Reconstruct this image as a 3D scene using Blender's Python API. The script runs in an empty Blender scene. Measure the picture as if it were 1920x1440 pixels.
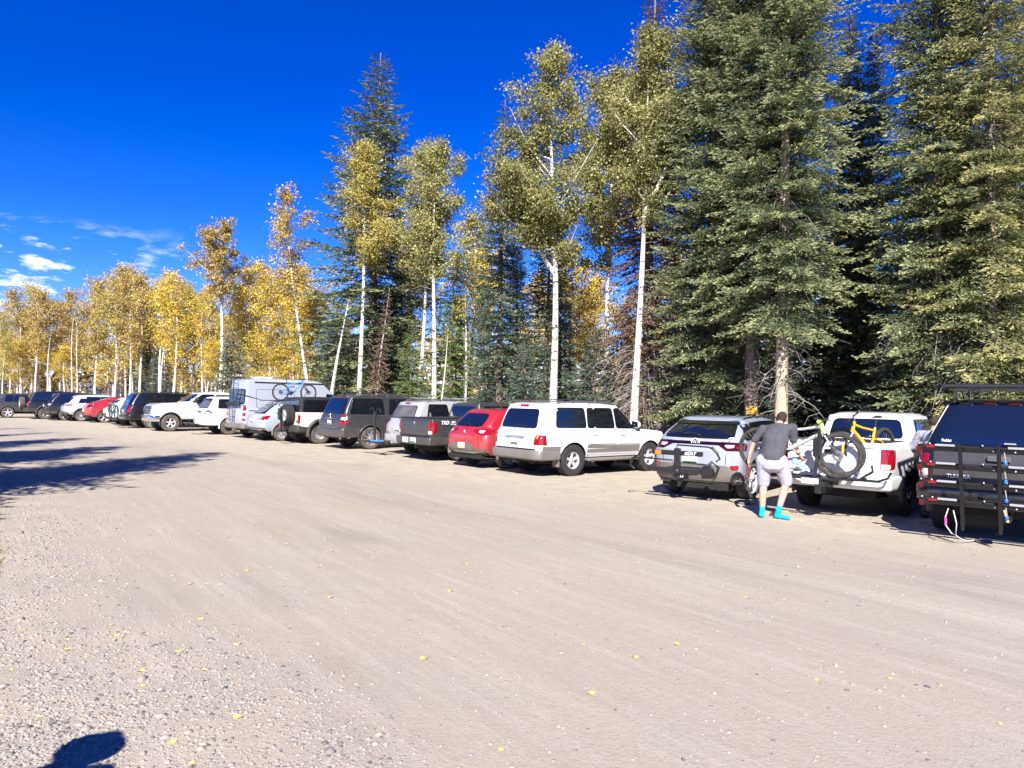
import bpy, bmesh, math, random
import numpy as np
from math import sin, cos, tan, pi, radians as R, atan2, sqrt, hypot
from mathutils import Vector, Matrix, geometry
from mathutils.bvhtree import BVHTree

SC = bpy.context.scene
COL = SC.collection

# ---------------------------------------------------------------- camera
F_PX, HC = 1387.0, 1.9
cd = bpy.data.cameras.new('camera'); cam = bpy.data.objects.new('camera', cd); COL.objects.link(cam)
cd.sensor_width = 36; cd.lens = 36 * F_PX / 1920; cd.clip_end = 3000; cd.clip_start = 0.05
CAM_M = Matrix.Translation((0, 0, HC)) @ Matrix.Rotation(R(90 + 1.2), 4, 'X') @ Matrix.Rotation(R(1.06), 4, 'Z')
cam.matrix_world = CAM_M
SC.camera = cam

# ---------------------------------------------------------------- sky, sun, exposure
SUN_EL = R(38); SUN_DIR = Vector((-0.13, -1, 0)).normalized() * cos(SUN_EL) + Vector((0, 0, sin(SUN_EL)))  # towards the sun
world = bpy.data.worlds.new('World'); SC.world = world; world.use_nodes = True
nt = world.node_tree; N, Lk = nt.nodes, nt.links
bg = N['Background']
sky = N.new('ShaderNodeTexSky'); sky.sky_type = 'NISHITA'; sky.sun_disc = False
sky.sun_elevation = SUN_EL; sky.sun_rotation = R(180 + 7.4); sky.altitude = 2800
sky.air_density = 1.0; sky.dust_density = 0.2; sky.ozone_density = 4.0
hs = N.new('ShaderNodeHueSaturation'); hs.inputs['Saturation'].default_value = 1.30; hs.inputs['Value'].default_value = 1.0
gm = N.new('ShaderNodeGamma'); gm.inputs[1].default_value = 1.12
Lk.new(sky.outputs[0], gm.inputs[0]); Lk.new(gm.outputs[0], hs.inputs['Color'])
tc = N.new('ShaderNodeTexCoord'); mp = N.new('ShaderNodeMapping'); mp.inputs['Scale'].default_value = (3.0, 3.0, 10.0)
ns = N.new('ShaderNodeTexNoise'); ns.inputs['Scale'].default_value = 5.0; ns.inputs['Detail'].default_value = 6; ns.inputs['Roughness'].default_value = .62
Lk.new(tc.outputs['Generated'], mp.inputs[0]); Lk.new(mp.outputs[0], ns.inputs['Vector'])
mr = N.new('ShaderNodeMapRange'); mr.inputs['From Min'].default_value = .52; mr.inputs['From Max'].default_value = .64
Lk.new(ns.outputs['Fac'], mr.inputs['Value'])
sx = N.new('ShaderNodeSeparateXYZ'); Lk.new(tc.outputs['Generated'], sx.inputs[0])
m1 = N.new('ShaderNodeMapRange'); m1.inputs['From Min'].default_value = .20; m1.inputs['From Max'].default_value = .15   # clouds sit low
Lk.new(sx.outputs['Z'], m1.inputs['Value'])
m2 = N.new('ShaderNodeMapRange'); m2.inputs['From Min'].default_value = -.34; m2.inputs['From Max'].default_value = -.50   # and to the west
Lk.new(sx.outputs['X'], m2.inputs['Value'])
mu = N.new('ShaderNodeMath'); mu.operation = 'MULTIPLY'; Lk.new(m1.outputs[0], mu.inputs[0]); Lk.new(m2.outputs[0], mu.inputs[1])
mv = N.new('ShaderNodeMath'); mv.operation = 'MULTIPLY'; Lk.new(mu.outputs[0], mv.inputs[0]); Lk.new(mr.outputs[0], mv.inputs[1])
tn = N.new('ShaderNodeMixRGB'); tn.blend_type = 'MULTIPLY'; tn.inputs[0].default_value = 1; Lk.new(hs.outputs[0], tn.inputs[1])
th = N.new('ShaderNodeMapRange'); th.inputs['From Min'].default_value = .02; th.inputs['From Max'].default_value = .42; tsx = N.new('ShaderNodeSeparateXYZ'); Lk.new(tc.outputs['Generated'], tsx.inputs[0]); Lk.new(tsx.outputs['Z'], th.inputs['Value'])
tm_ = N.new('ShaderNodeMixRGB'); tm_.inputs[1].default_value = (1.25, .92, 1.10, 1); tm_.inputs[2].default_value = (.70, .60, 1.38, 1); Lk.new(th.outputs[0], tm_.inputs[0]); Lk.new(tm_.outputs[0], tn.inputs[2])   # the deep blue of thin mountain air
mx = N.new('ShaderNodeMixRGB'); Lk.new(mv.outputs[0], mx.inputs[0]); Lk.new(tn.outputs[0], mx.inputs[1]); mx.inputs[2].default_value = (10, 10.6, 11.4, 1)
Lk.new(mx.outputs[0], bg.inputs['Color']); bg.inputs['Strength'].default_value = 0.062
sd = bpy.data.lights.new('sun', 'SUN'); sd.energy = 5.0; sd.angle = R(.53); sd.color = (1, .955, .89)
sun = bpy.data.objects.new('sun', sd); COL.objects.link(sun); sun.rotation_euler = SUN_DIR.to_track_quat('Z', 'Y').to_euler()
sun.location = (-4, -20, 25)
SC.view_settings.view_transform = 'Standard'; SC.view_settings.look = 'None'; SC.view_settings.gamma = 1; SC.view_settings.exposure = 1.16
SC.cycles.max_bounces = 6; SC.cycles.diffuse_bounces = 2; SC.cycles.glossy_bounces = 3; SC.cycles.transmission_bounces = 3
SC.cycles.use_adaptive_sampling = True; SC.cycles.adaptive_threshold = 0.02
SC.render.use_persistent_data = False

# ---------------------------------------------------------------- helpers
def ray(px, py):
    d = CAM_M.to_3x3() @ Vector(((px - 960) / F_PX, -(py - 720) / F_PX, -1)); return d
def G(px, py, z=0.0):
    d = ray(px, py); return Vector((0, 0, HC)) + d * ((z - HC) / d.z)
def D(px, py, y):          # the point seen at a pixel of the photograph, y metres in front of the camera
    d = ray(px, py); return Vector((0, 0, HC)) + d * (y / d.y)

def tag(o, label=None, cat=None, group=None, kind=None):
    if label: o['label'] = label
    if cat: o['category'] = cat
    if group: o['group'] = group
    if kind: o['kind'] = kind
    return o
def empty(name, loc=(0, 0, 0), rz=0, parent=None):
    o = bpy.data.objects.new(name, None); COL.objects.link(o); o.location = loc; o.rotation_euler = (0, 0, rz); o.parent = parent
    o.empty_display_size = .2
    return o
def copy_tree(o, parent=None):
    c = o.copy(); COL.objects.link(c); c.parent = parent
    for ch in o.children: copy_tree(ch, c)
    return c

class MB:
    def __init__(s): s.v = []; s.f = []; s.m = []; s.sm = []; s.M = Matrix()
    def add(s, vs, fs, mat=0, smooth=True):
        b = len(s.v)
        s.v += [tuple(s.M @ Vector(v)) for v in vs]
        for f in fs: s.f.append(tuple(b + i for i in f)); s.m.append(mat); s.sm.append(smooth)
    def box(s, lo, hi, mat=0, c=0.0, M=None):
        lo, hi = Vector(lo), Vector(hi)
        if M is not None: old = s.M; s.M = s.M @ M
        if c <= 0:
            vs = [(x, y, z) for x in (lo.x, hi.x) for y in (lo.y, hi.y) for z in (lo.z, hi.z)]
            s.add(vs, [(0, 1, 3, 2), (4, 6, 7, 5), (0, 4, 5, 1), (2, 3, 7, 6), (0, 2, 6, 4), (1, 5, 7, 3)], mat, False)
        else:
            c = min(c, *( (hi - lo) * .49 ))
            vs = []
            ix = {}
            for i in (0, 1):
                for j in (0, 1):
                    for k in (0, 1):
                        p = [hi[a] if (i, j, k)[a] else lo[a] for a in range(3)]
                        sg = [-1 if (i, j, k)[a] else 1 for a in range(3)]
                        for a in range(3):   # vertex lying on the face perpendicular to a
                            q = [p[b] + (0 if b == a else sg[b] * c) for b in range(3)]
                            ix[(i, j, k, a)] = len(vs); vs.append(q)
            fs = []
            for a in range(3):
                b, d = (a + 1) % 3, (a + 2) % 3
                for e in (0, 1):
                    def key(u, w):
                        t = [0, 0, 0]; t[a] = e; t[b] = u; t[d] = w; return (t[0], t[1], t[2], a)
                    q = [ix[key(0, 0)], ix[key(1, 0)], ix[key(1, 1)], ix[key(0, 1)]]
                    fs.append(q if e else q[::-1])
                for u in (0, 1):     # edge chamfers along axis a
                    for w in (0, 1):
                        def k2(e, ax):
                            t = [0, 0, 0]; t[a] = e; t[b] = u; t[d] = w; return (t[0], t[1], t[2], ax)
                        fs.append([ix[k2(0, b)], ix[k2(0, d)], ix[k2(1, d)], ix[k2(1, b)]])
            for i in (0, 1):
                for j in (0, 1):
                    for k in (0, 1): fs.append([ix[(i, j, k, 0)], ix[(i, j, k, 1)], ix[(i, j, k, 2)]])
            s.add(vs, fs, mat, False)
        if M is not None: s.M = old
    def tube(s, pts, r, n=8, mat=0, caps=True, sq=1.0):
        pts = [Vector(p) for p in pts]; k = len(pts)
        rs = r if isinstance(r, (list, tuple)) else [r] * k
        up = None; vs = []
        for i, p in enumerate(pts):
            t = (pts[min(i + 1, k - 1)] - pts[max(i - 1, 0)]).normalized()
            if up is None:
                up = t.orthogonal().normalized() if abs(t.z) > .98 else (Vector((0, 0, 1)) - t * t.z).normalized()
            else:
                up = (up - t * up.dot(t)); up = up.normalized() if up.length > 1e-6 else t.orthogonal().normalized()
            sd_ = t.cross(up)
            for j in range(n):
                a = 2 * pi * j / n; vs.append(p + (up * cos(a) * sq + sd_ * sin(a)) * rs[i])
        fs = [(i * n + j, i * n + (j + 1) % n, (i + 1) * n + (j + 1) % n, (i + 1) * n + j) for i in range(k - 1) for j in range(n)]
        s.add(vs, fs, mat, True)
        if caps:
            s.add(vs[:n], [tuple(range(n))[::-1]], mat, False); s.add(vs[-n:], [tuple(range(n))], mat, False)
    def lathe(s, prof, n=32, mat=0, M=None, smooth=True, mats=None, close=False):   # profile (radius, height) about local z
        if M is not None: old = s.M; s.M = s.M @ M
        k = len(prof); vs = [(r * cos(2 * pi * j / n), r * sin(2 * pi * j / n), h) for r, h in prof for j in range(n)]
        for i in range(k if close else k - 1):
            i2 = (i + 1) % k
            base = len(s.f)
            s.add(vs[i * n:(i + 1) * n] + vs[i2 * n:(i2 + 1) * n], [(j, (j + 1) % n, n + (j + 1) % n, n + j) for j in range(n)], mats[i] if mats else mat, smooth)
        if M is not None: s.M = old
    def sphere(s, c, r, n=10, mat=0):
        c = Vector(c); rr = Vector(r) if isinstance(r, (tuple, list)) else Vector((r, r, r))
        vs = [c + Vector((0, 0, rr.z))]
        m = n // 2
        for i in range(1, m):
            a = pi * i / m
            for j in range(n): b = 2 * pi * j / n; vs.append(c + Vector((sin(a) * cos(b) * rr.x, sin(a) * sin(b) * rr.y, cos(a) * rr.z)))
        vs.append(c - Vector((0, 0, rr.z)))
        fs = [(0, 1 + j, 1 + (j + 1) % n) for j in range(n)]
        for i in range(m - 2):
            for j in range(n): a = 1 + i * n; fs.append((a + j, a + n + j, a + n + (j + 1) % n, a + (j + 1) % n))
        a = 1 + (m - 2) * n; fs += [(a + j, len(vs) - 1, a + (j + 1) % n) for j in range(n)]
        s.add(vs, fs, mat)
    def prism(s, poly, z0, z1, mat=0, M=None):
        if M is not None: old = s.M; s.M = s.M @ M
        n = len(poly); vs = [(x, y, z0) for x, y in poly] + [(x, y, z1) for x, y in poly]
        s.add(vs, [tuple(range(n))[::-1], tuple(range(n, 2 * n))] + [(i, (i + 1) % n, n + (i + 1) % n, n + i) for i in range(n)], mat, False)
        if M is not None: s.M = old
    def mesh(s, name, mats):
        me = bpy.data.meshes.new(name); me.from_pydata(s.v, [], s.f)
        for m in mats: me.materials.append(m)
        me.polygons.foreach_set('material_index', s.m); me.polygons.foreach_set('use_smooth', s.sm); me.update()
        return me
    def build(s, name, mats, parent=None, loc=None):
        if not isinstance(mats, (list, tuple)): mats = [mats]
        o = bpy.data.objects.new(name, s.mesh(name, mats)); COL.objects.link(o); o.parent = parent
        if loc is not None: o.location = loc
        return o

def along(a, b):             # matrix that takes local z onto a->b, origin a
    a, b = Vector(a), Vector(b)
    return Matrix.Translation(a) @ (b - a).to_track_quat('Z', 'Y').to_matrix().to_4x4()

def np_mesh(name, verts, quads, mats, tint=None, midx=None):
    me = bpy.data.meshes.new(name); nv, nq = len(verts), len(quads)
    k = quads.shape[1]
    me.vertices.add(nv); me.vertices.foreach_set('co', verts.astype(np.float32).ravel())
    me.loops.add(nq * k); me.loops.foreach_set('vertex_index', quads.astype(np.int32).ravel())
    me.polygons.add(nq); me.polygons.foreach_set('loop_start', np.arange(0, nq * k, k, dtype=np.int32))
    for m in mats: me.materials.append(m)
    if midx is not None: me.polygons.foreach_set('material_index', midx.astype(np.int32))
    me.update(calc_edges=True)
    if tint is not None:
        at = me.attributes.new('tint', 'FLOAT', 'FACE'); at.data.foreach_set('value', tint.astype(np.float32))
    return me
def link(name, me, parent=None, loc=(0, 0, 0), rz=0, sc=None):
    o = bpy.data.objects.new(name, me); COL.objects.link(o); o.parent = parent; o.location = loc; o.rotation_euler = (0, 0, rz)
    if sc: o.scale = sc
    return o

def text_mesh(body, size, extr=.002, bold=False, shear=0):
    c = bpy.data.curves.new('text', 'FONT'); c.body = body; c.size = size; c.extrude = extr; c.align_x = 'CENTER'; c.align_y = 'CENTER'; c.shear = shear
    c.resolution_u = 3
    if bold: c.offset = size * .025
    o = bpy.data.objects.new('text', c); COL.objects.link(o)
    me = bpy.data.meshes.new_from_object(o.evaluated_get(bpy.context.evaluated_depsgraph_get()))
    bpy.data.objects.remove(o); bpy.data.curves.remove(c)
    return me
def text(name, body, size, M, m, parent, extr=.002, bold=False, shear=0):
    me = text_mesh(body, size, extr, bold, shear); me.transform(M); me.materials.clear(); me.materials.append(m)
    return link(name, me, parent)
REAR = Matrix(((0, 0, -1, 0), (-1, 0, 0, 0), (0, 1, 0, 0), (0, 0, 0, 1)))     # text facing -x, read from behind the car
RSIDE = Matrix(((1, 0, 0, 0), (0, 0, -1, 0), (0, 1, 0, 0), (0, 0, 0, 1)))     # text facing -y

# ---------------------------------------------------------------- materials
MATS = {}
def mat(name, col=(.5, .5, .5), rough=.5, metal=0, coat=0, noise=0, nscale=8, col2=None, bump=0, bscale=60, dust=0, spec=.5, sheen=0, trans=0, emit=None):
    if name in MATS: return MATS[name]
    m = bpy.data.materials.new(name); m.use_nodes = True; MATS[name] = m
    nt = m.node_tree; p = nt.nodes['Principled BSDF']; L = nt.links
    p.inputs['Base Color'].default_value = (*col, 1); p.inputs['Roughness'].default_value = rough; p.inputs['Metallic'].default_value = metal
    p.inputs['Coat Weight'].default_value = coat; p.inputs['Coat Roughness'].default_value = .04; p.inputs['Specular IOR Level'].default_value = spec
    last = None
    if noise or col2 or bump or dust:
        t = nt.nodes.new('ShaderNodeTexCoord')
    if noise or col2:
        n = nt.nodes.new('ShaderNodeTexNoise'); n.inputs['Scale'].default_value = nscale; n.inputs['Detail'].default_value = 5
        L.new(t.outputs['Object'], n.inputs['Vector'])
        c2 = col2 or tuple(max(0, c * (1 - noise)) for c in col)
        mr = nt.nodes.new('ShaderNodeMapRange'); mr.inputs['From Min'].default_value = .35; mr.inputs['From Max'].default_value = .65; L.new(n.outputs['Fac'], mr.inputs['Value'])
        mx = nt.nodes.new('ShaderNodeMixRGB'); mx.inputs[1].default_value = (*col, 1); mx.inputs[2].default_value = (*c2, 1)
        L.new(mr.outputs[0], mx.inputs[0]); last = mx.outputs[0]
    if dust:
        # road dust thrown up on the lower bodywork
        s = nt.nodes.new('ShaderNodeSeparateXYZ'); L.new(t.outputs['Object'], s.inputs[0])
        n2 = nt.nodes.new('ShaderNodeTexNoise'); n2.inputs['Scale'].default_value = 4; n2.inputs['Detail'].default_value = 8; L.new(t.outputs['Object'], n2.inputs['Vector'])
        mr = nt.nodes.new('ShaderNodeMapRange'); mr.inputs['From Min'].default_value = 1.15; mr.inputs['From Max'].default_value = .3; mr.inputs['To Max'].default_value = dust; mr.inputs['To Min'].default_value = dust * .16
        L.new(s.outputs['Z'], mr.inputs['Value'])
        ml = nt.nodes.new('ShaderNodeMath'); ml.operation = 'MULTIPLY'; L.new(mr.outputs[0], ml.inputs[0])
        m3 = nt.nodes.new('ShaderNodeMapRange'); m3.inputs['From Min'].default_value = .3; m3.inputs['From Max'].default_value = .7; m3.inputs['To Min'].default_value = .4; m3.inputs['To Max'].default_value = 1.1
        L.new(n2.outputs['Fac'], m3.inputs['Value']); L.new(m3.outputs[0], ml.inputs[1])
        mx = nt.nodes.new('ShaderNodeMixRGB'); L.new(ml.outputs[0], mx.inputs[0])
        if last: L.new(last, mx.inputs[1])
        else: mx.inputs[1].default_value = (*col, 1)
        mx.inputs[2].default_value = (.36, .30, .24, 1); last = mx.outputs[0]
        ra = nt.nodes.new('ShaderNodeMath'); ra.operation = 'MULTIPLY_ADD'; ra.inputs[1].default_value = .5; ra.inputs[2].default_value = rough; L.new(ml.outputs[0], ra.inputs[0]); L.new(ra.outputs[0], p.inputs['Roughness'])
        if coat:
            cm = nt.nodes.new('ShaderNodeMath'); cm.operation = 'MULTIPLY_ADD'; cm.inputs[1].default_value = -1.2; cm.inputs[2].default_value = coat; cm.use_clamp = True; L.new(ml.outputs[0], cm.inputs[0]); L.new(cm.outputs[0], p.inputs['Coat Weight'])
    if last: L.new(last, p.inputs['Base Color'])
    if bump:
        n = nt.nodes.new('ShaderNodeTexNoise'); n.inputs['Scale'].default_value = bscale; n.inputs['Detail'].default_value = 4; L.new(t.outputs['Object'], n.inputs['Vector'])
        b = nt.nodes.new('ShaderNodeBump'); b.inputs['Strength'].default_value = bump; b.inputs['Distance'].default_value = .02; L.new(n.outputs['Fac'], b.inputs['Height']); L.new(b.outputs[0], p.inputs['Normal'])
    return m
def paint(name, col, metal=0, dust=.3, coat=1.0, rough=.35): return mat(name, col, rough, metal, coat, dust=dust)

GLASS = mat('tinted_glass', (.006, .008, .012), .04, 0, 1.0, spec=1.0)
GLASS_DUST = mat('dusty_glass', (.13, .12, .105), .35, 0, .6, noise=.5, nscale=3)
BLK = mat('black_plastic', (.016, .016, .018), .55, noise=.2, dust=.16)
BLKG = mat('gloss_black', (.008, .008, .01), .12, coat=1)
GRYP = mat('grey_plastic', (.07, .07, .075), .6, noise=.15, dust=.5)
UNDER = mat('underbody', (.012, .011, .01), .9)
RUBBER = mat('rubber', (.03, .028, .026), .85, noise=.3, bump=.3)
RUBBERD = mat('dusty_rubber', (.13, .11, .09), .9, col2=(.055, .05, .045), nscale=9)
ALLOY = mat('alloy', (.66, .66, .68), .38, .45)
CHROME = mat('chrome', (.8, .8, .82), .12, 1)
STEEL = mat('black_steel', (.02, .02, .022), .4, .2, coat=.3)
SILV = mat('silver_metal', (.6, .6, .62), .35, .7)
REDL = mat('red_lens', (.24, .004, .007), .12, coat=1)
WHTL = mat('clear_lens', (.55, .55, .58), .15, coat=1)
ORGL = mat('amber_lens', (.8, .2, .02), .2, coat=1)
PLATE = mat('plate_white', (.7, .72, .7), .4)
PLGRN = mat('plate_green', (.03, .16, .07), .4)
SEAM = mat('seam_black', (.006, .006, .006), .8)
WHITE = mat('white_marking', (.82, .82, .82), .5)
# ---------------------------------------------------------------- ground
def ground_mat():
    m = bpy.data.materials.new('packed_dirt'); m.use_nodes = True; nt = m.node_tree; L = nt.links; p = nt.nodes['Principled BSDF']
    p.inputs['Roughness'].default_value = .95; p.inputs['Specular IOR Level'].default_value = .15
    t = nt.nodes.new('ShaderNodeTexCoord')
    def noise(scale, detail=6, rough=.55, vec=None, dist=0):
        n = nt.nodes.new('ShaderNodeTexNoise'); n.inputs['Scale'].default_value = scale; n.inputs['Detail'].default_value = detail; n.inputs['Roughness'].default_value = rough
        n.inputs['Distortion'].default_value = dist
        L.new(vec or t.outputs['Object'], n.inputs['Vector']); return n.outputs['Fac']
    def rng(v, a, b, c=0, d=1):
        n = nt.nodes.new('ShaderNodeMapRange'); 
        for k, x in zip(('From Min', 'From Max', 'To Min', 'To Max'), (a, b, c, d)): n.inputs[k].default_value = x
        L.new(v, n.inputs['Value']); return n.outputs[0]
    def mixc(f, a, b):
        n = nt.nodes.new('ShaderNodeMixRGB')
        for i, x in ((0, f), (1, a), (2, b)):
            if isinstance(x, tuple): n.inputs[i].default_value = (*x, 1)
            elif isinstance(x, (int, float)): n.inputs[i].default_value = x
            else: L.new(x, n.inputs[i])
        return n.outputs[0]
    def math_(op, a, b):
        n = nt.nodes.new('ShaderNodeMath'); n.operation = op
        for i, x in ((0, a), (1, b)):
            if isinstance(x, (int, float)): n.inputs[i].default_value = x
            else: L.new(x, n.inputs[i])
        return n.outputs[0]
    # coordinate running across the road, which leads off to the north-west
    s = nt.nodes.new('ShaderNodeSeparateXYZ'); L.new(t.outputs['Object'], s.inputs[0])
    across = math_('ADD', math_('MULTIPLY', s.outputs['X'], .80), math_('MULTIPLY', s.outputs['Y'], .60))
    alng = math_('ADD', math_('MULTIPLY', s.outputs['X'], -.60), math_('MULTIPLY', s.outputs['Y'], .80))
    cmb = nt.nodes.new('ShaderNodeCombineXYZ'); L.new(math_('MULTIPLY', across, 1.0), cmb.inputs[0]); L.new(math_('MULTIPLY', alng, .12), cmb.inputs[1])
    streak = noise(1.1, 6, .6, cmb.outputs[0], .3)
    wob = rng(noise(.35, 3), .3, .7, -1.2, 1.2)
    verge = rng(math_('ADD', across, wob), .6, 2.4)            # 0 gravelly verge, 1 packed road
    rowf = math_('ADD', math_('MULTIPLY', s.outputs['X'], .95), s.outputs['Y'])
    strip = rng(math_('ADD', rowf, wob), 13.8, 17.0)           # the paler, sandier parking strip
    road = mixc(rng(streak, .36, .66), (0.295, 0.258, 0.207), (0.409, 0.365, 0.293))
    road = mixc(rng(noise(.22, 4), .4, .65), road, (0.372, 0.320, 0.253))
    vcol = mixc(rng(noise(1.3, 7, .65), .35, .65), (0.434, 0.373, 0.285), (0.321, 0.286, 0.232))
    park = mixc(rng(noise(2.0, 7, .65), .35, .65), (0.472, 0.413, 0.311), (0.373, 0.320, 0.245))
    c = mixc(verge, vcol, road); c = mixc(strip, c, park)
    forest = rng(math_('ADD', rowf, wob), 26, 28.5)
    fcol = mixc(rng(noise(3, 6), .35, .65), (.085, .065, .038), (.22, .17, .08))
    c = mixc(forest, c, fcol)
    c = mixc(math_('MULTIPLY', rng(noise(13, 6, .75), .42, .62), .30), c, (.25, .215, .18))
    cm2 = nt.nodes.new('ShaderNodeCombineXYZ'); L.new(math_('MULTIPLY', across, 4.5), cm2.inputs[0]); L.new(math_('MULTIPLY', alng, .35), cm2.inputs[1])
    c = mixc(math_('MULTIPLY', rng(noise(1.6, 7, .7, cm2.outputs[0], .2), .48, .68), .28), c, (.52, .47, .40))
    fleck = rng(noise(55, 3, .7), .57, .68)                       # dark grit
    c = mixc(math_('MULTIPLY', fleck, .6), c, (.16, .135, .12))
    fl2 = rng(noise(38, 3, .7), .61, .69)
    c = mixc(math_('MULTIPLY', fl2, .2), c, (.66, .60, .54))
    v = nt.nodes.new('ShaderNodeTexVoronoi'); v.inputs['Scale'].default_value = 46; L.new(t.outputs['Object'], v.inputs['Vector'])
    vs = nt.nodes.new('ShaderNodeSeparateXYZ'); 
    try: L.new(v.outputs['Color'], vs.inputs[0])
    except Exception: pass
    stone = math_('MULTIPLY', rng(v.outputs['Distance'], .36, .26), rng(vs.outputs['X'], .35, .5))
    gravelmask = math_('SUBTRACT', 1.0, math_('MULTIPLY', verge, .75))
    scol = mixc(vs.outputs['Y'], (.22, .195, .18), (.52, .46, .41))
    c = mixc(math_('MULTIPLY', math_('MULTIPLY', stone, gravelmask), .8), c, scol)
    L.new(c, p.inputs['Base Color'])
    h = math_('ADD', math_('MULTIPLY', noise(30, 8, .7), .5), math_('MULTIPLY', math_('MULTIPLY', stone, gravelmask), .35))
    h = math_('ADD', h, math_('MULTIPLY', noise(3, 5), .35))
    b = nt.nodes.new('ShaderNodeBump'); b.inputs['Strength'].default_value = .75; b.inputs['Distance'].default_value = .022
    L.new(h, b.inputs['Height']); L.new(b.outputs[0], p.inputs['Normal'])
    return m
GM = ground_mat()
mb = MB(); S = 1500
xs = [-S, -300, -80, -30, 0, 30, 80, 300, S]; ys = [-S, -300, -60, -20, 0, 30, 60, 120, 300, S]
mb.add([(x, y, 0) for y in ys for x in xs], [(j * len(xs) + i, j * len(xs) + i + 1, (j + 1) * len(xs) + i + 1, (j + 1) * len(xs) + i) for j in range(len(ys) - 1) for i in range(len(xs) - 1)])
g = mb.build('ground', GM); tag(g, kind='structure')

# distant blue ridge seen low between the left-hand trunks
rng_ = random.Random(5)
mb = MB(); pts = []
n = 90
for i in range(n + 1):
    a = R(-60 + 100 * i / n); d = 1150; hgt = 28 + 14 * sin(i * .21) + 7 * sin(i * .53 + 1) + rng_.uniform(-2, 2)
    pts.append((sin(a), cos(a), hgt))
vs = []
for k, (dd, f) in enumerate(((900, 0), (980, .45), (1080, .8), (1200, 1.0), (1400, .7), (1460, -.1))):
    for (sx_, sy_, h) in pts: vs.append((sx_ * dd, sy_ * dd, h * f * (1 + .08 * sin(len(vs) * 1.7)) - .5))
fs = [(r * (n + 1) + i, r * (n + 1) + i + 1, (r + 1) * (n + 1) + i + 1, (r + 1) * (n + 1) + i) for r in range(5) for i in range(n)]
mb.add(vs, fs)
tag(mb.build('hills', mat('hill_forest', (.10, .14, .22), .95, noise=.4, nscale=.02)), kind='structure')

# gravel: thousands of small stones, thick on the left verge and sparse on the road
nr = np.random.default_rng(3)
def gravel():
    base = []
    ico = [(0, 0, 1)] + [(cos(a) * .9, sin(a) * .9, .35) for a in np.arange(5) * 2 * pi / 5] + [(cos(a) * .95, sin(a) * .95, -.35) for a in (np.arange(5) + .5) * 2 * pi / 5]
    ico = np.array(ico)
    tri = [(0, 1 + i, 1 + (i + 1) % 5) for i in range(5)] + [(1 + i, 6 + i, 1 + (i + 1) % 5) for i in range(5)] + [(6 + i, 6 + (i + 1) % 5, 1 + (i + 1) % 5) for i in range(5)]
    tri = np.array(tri); V = []; F = []; T = []; k = 0; cnt = 0
    tries = 0
    while cnt < 26000 and tries < 600000:
        tries += 1
        # sample in distance with density falling off
        d = 3.3 * (16 / 3.3) ** nr.random(); x = (nr.random() * 1.5 - .78) * d
        ac = .8 * x + .6 * d + .8 * sin(x * 1.3) * .5
        dens = 1.0 if ac < .5 else (.03 if ac > 1.9 else 1 - (ac - .5) / 1.4 * .97)
        if ac > 11.3: dens = .16
        # clusters
        dens *= .35 + .65 * (sin(x * 2.1 + d * 1.3) * sin(x * .9 - d * 1.7) > -.25)
        if nr.random() > dens: continue
        r = (.004 + .010 * nr.random() ** 3) * (1.0 if nr.random() > .012 else 2.2) * (1 + d * .045)
        sc = np.array([r * nr.uniform(.8, 1.5), r * nr.uniform(.7, 1.1), r * nr.uniform(.35, .7)])
        a = nr.random() * 6.28; c, s_ = cos(a), sin(a)
        v = ico * (1 + nr.normal(0, .10, ico.shape)) * sc; v = np.stack([v[:, 0] * c - v[:, 1] * s_, v[:, 0] * s_ + v[:, 1] * c, v[:, 2]], 1)
        V.append(v + np.array([x, d, sc[2] * .15])); F.append(tri + k); T.append(np.full(15, nr.random())); k += 11; cnt += 1
    return np.concatenate(V), np.concatenate(F), np.concatenate(T)
def tinted(name, cols, rough=.8, trans=0, spec=.3, nz=None):
    m = bpy.data.materials.new(name); m.use_nodes = True; nt = m.node_tree; p = nt.nodes['Principled BSDF']; L = nt.links
    a = nt.nodes.new('ShaderNodeAttribute'); a.attribute_name = 'tint'
    r = nt.nodes.new('ShaderNodeValToRGB'); el = r.color_ramp.elements
    while len(el) < len(cols): el.new(.5)
    for i, c in enumerate(cols): el[i].position = i / (len(cols) - 1); el[i].color = (*c, 1)
    out = r.outputs[0]; L.new(a.outputs['Fac'], r.inputs[0])
    L.new(out, p.inputs['Base Color']); p.inputs['Roughness'].default_value = rough; p.inputs['Specular IOR Level'].default_value = spec
    if trans:
        tr = nt.nodes.new('ShaderNodeBsdfTranslucent'); L.new(out, tr.inputs[0]); mx = nt.nodes.new('ShaderNodeMixShader'); mx.inputs[0].default_value = trans
        L.new(p.outputs[0], mx.inputs[1]); L.new(tr.outputs[0], mx.inputs[2]); L.new(mx.outputs[0], nt.nodes['Material Output'].inputs['Surface'])
    MATS[name] = m; return m
V, F, T = gravel()
o = link('gravel', np_mesh('gravel', V, F, [tinted('gravel_stone', [(.10, .094, .09), (.26, .235, .21), (.33, .29, .24), (.27, .245, .23), (.31, .28, .24)], .85)], T))
tag(o, 'loose grey and tan gravel scattered over the verge and road', 'gravel', kind='stuff')

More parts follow.
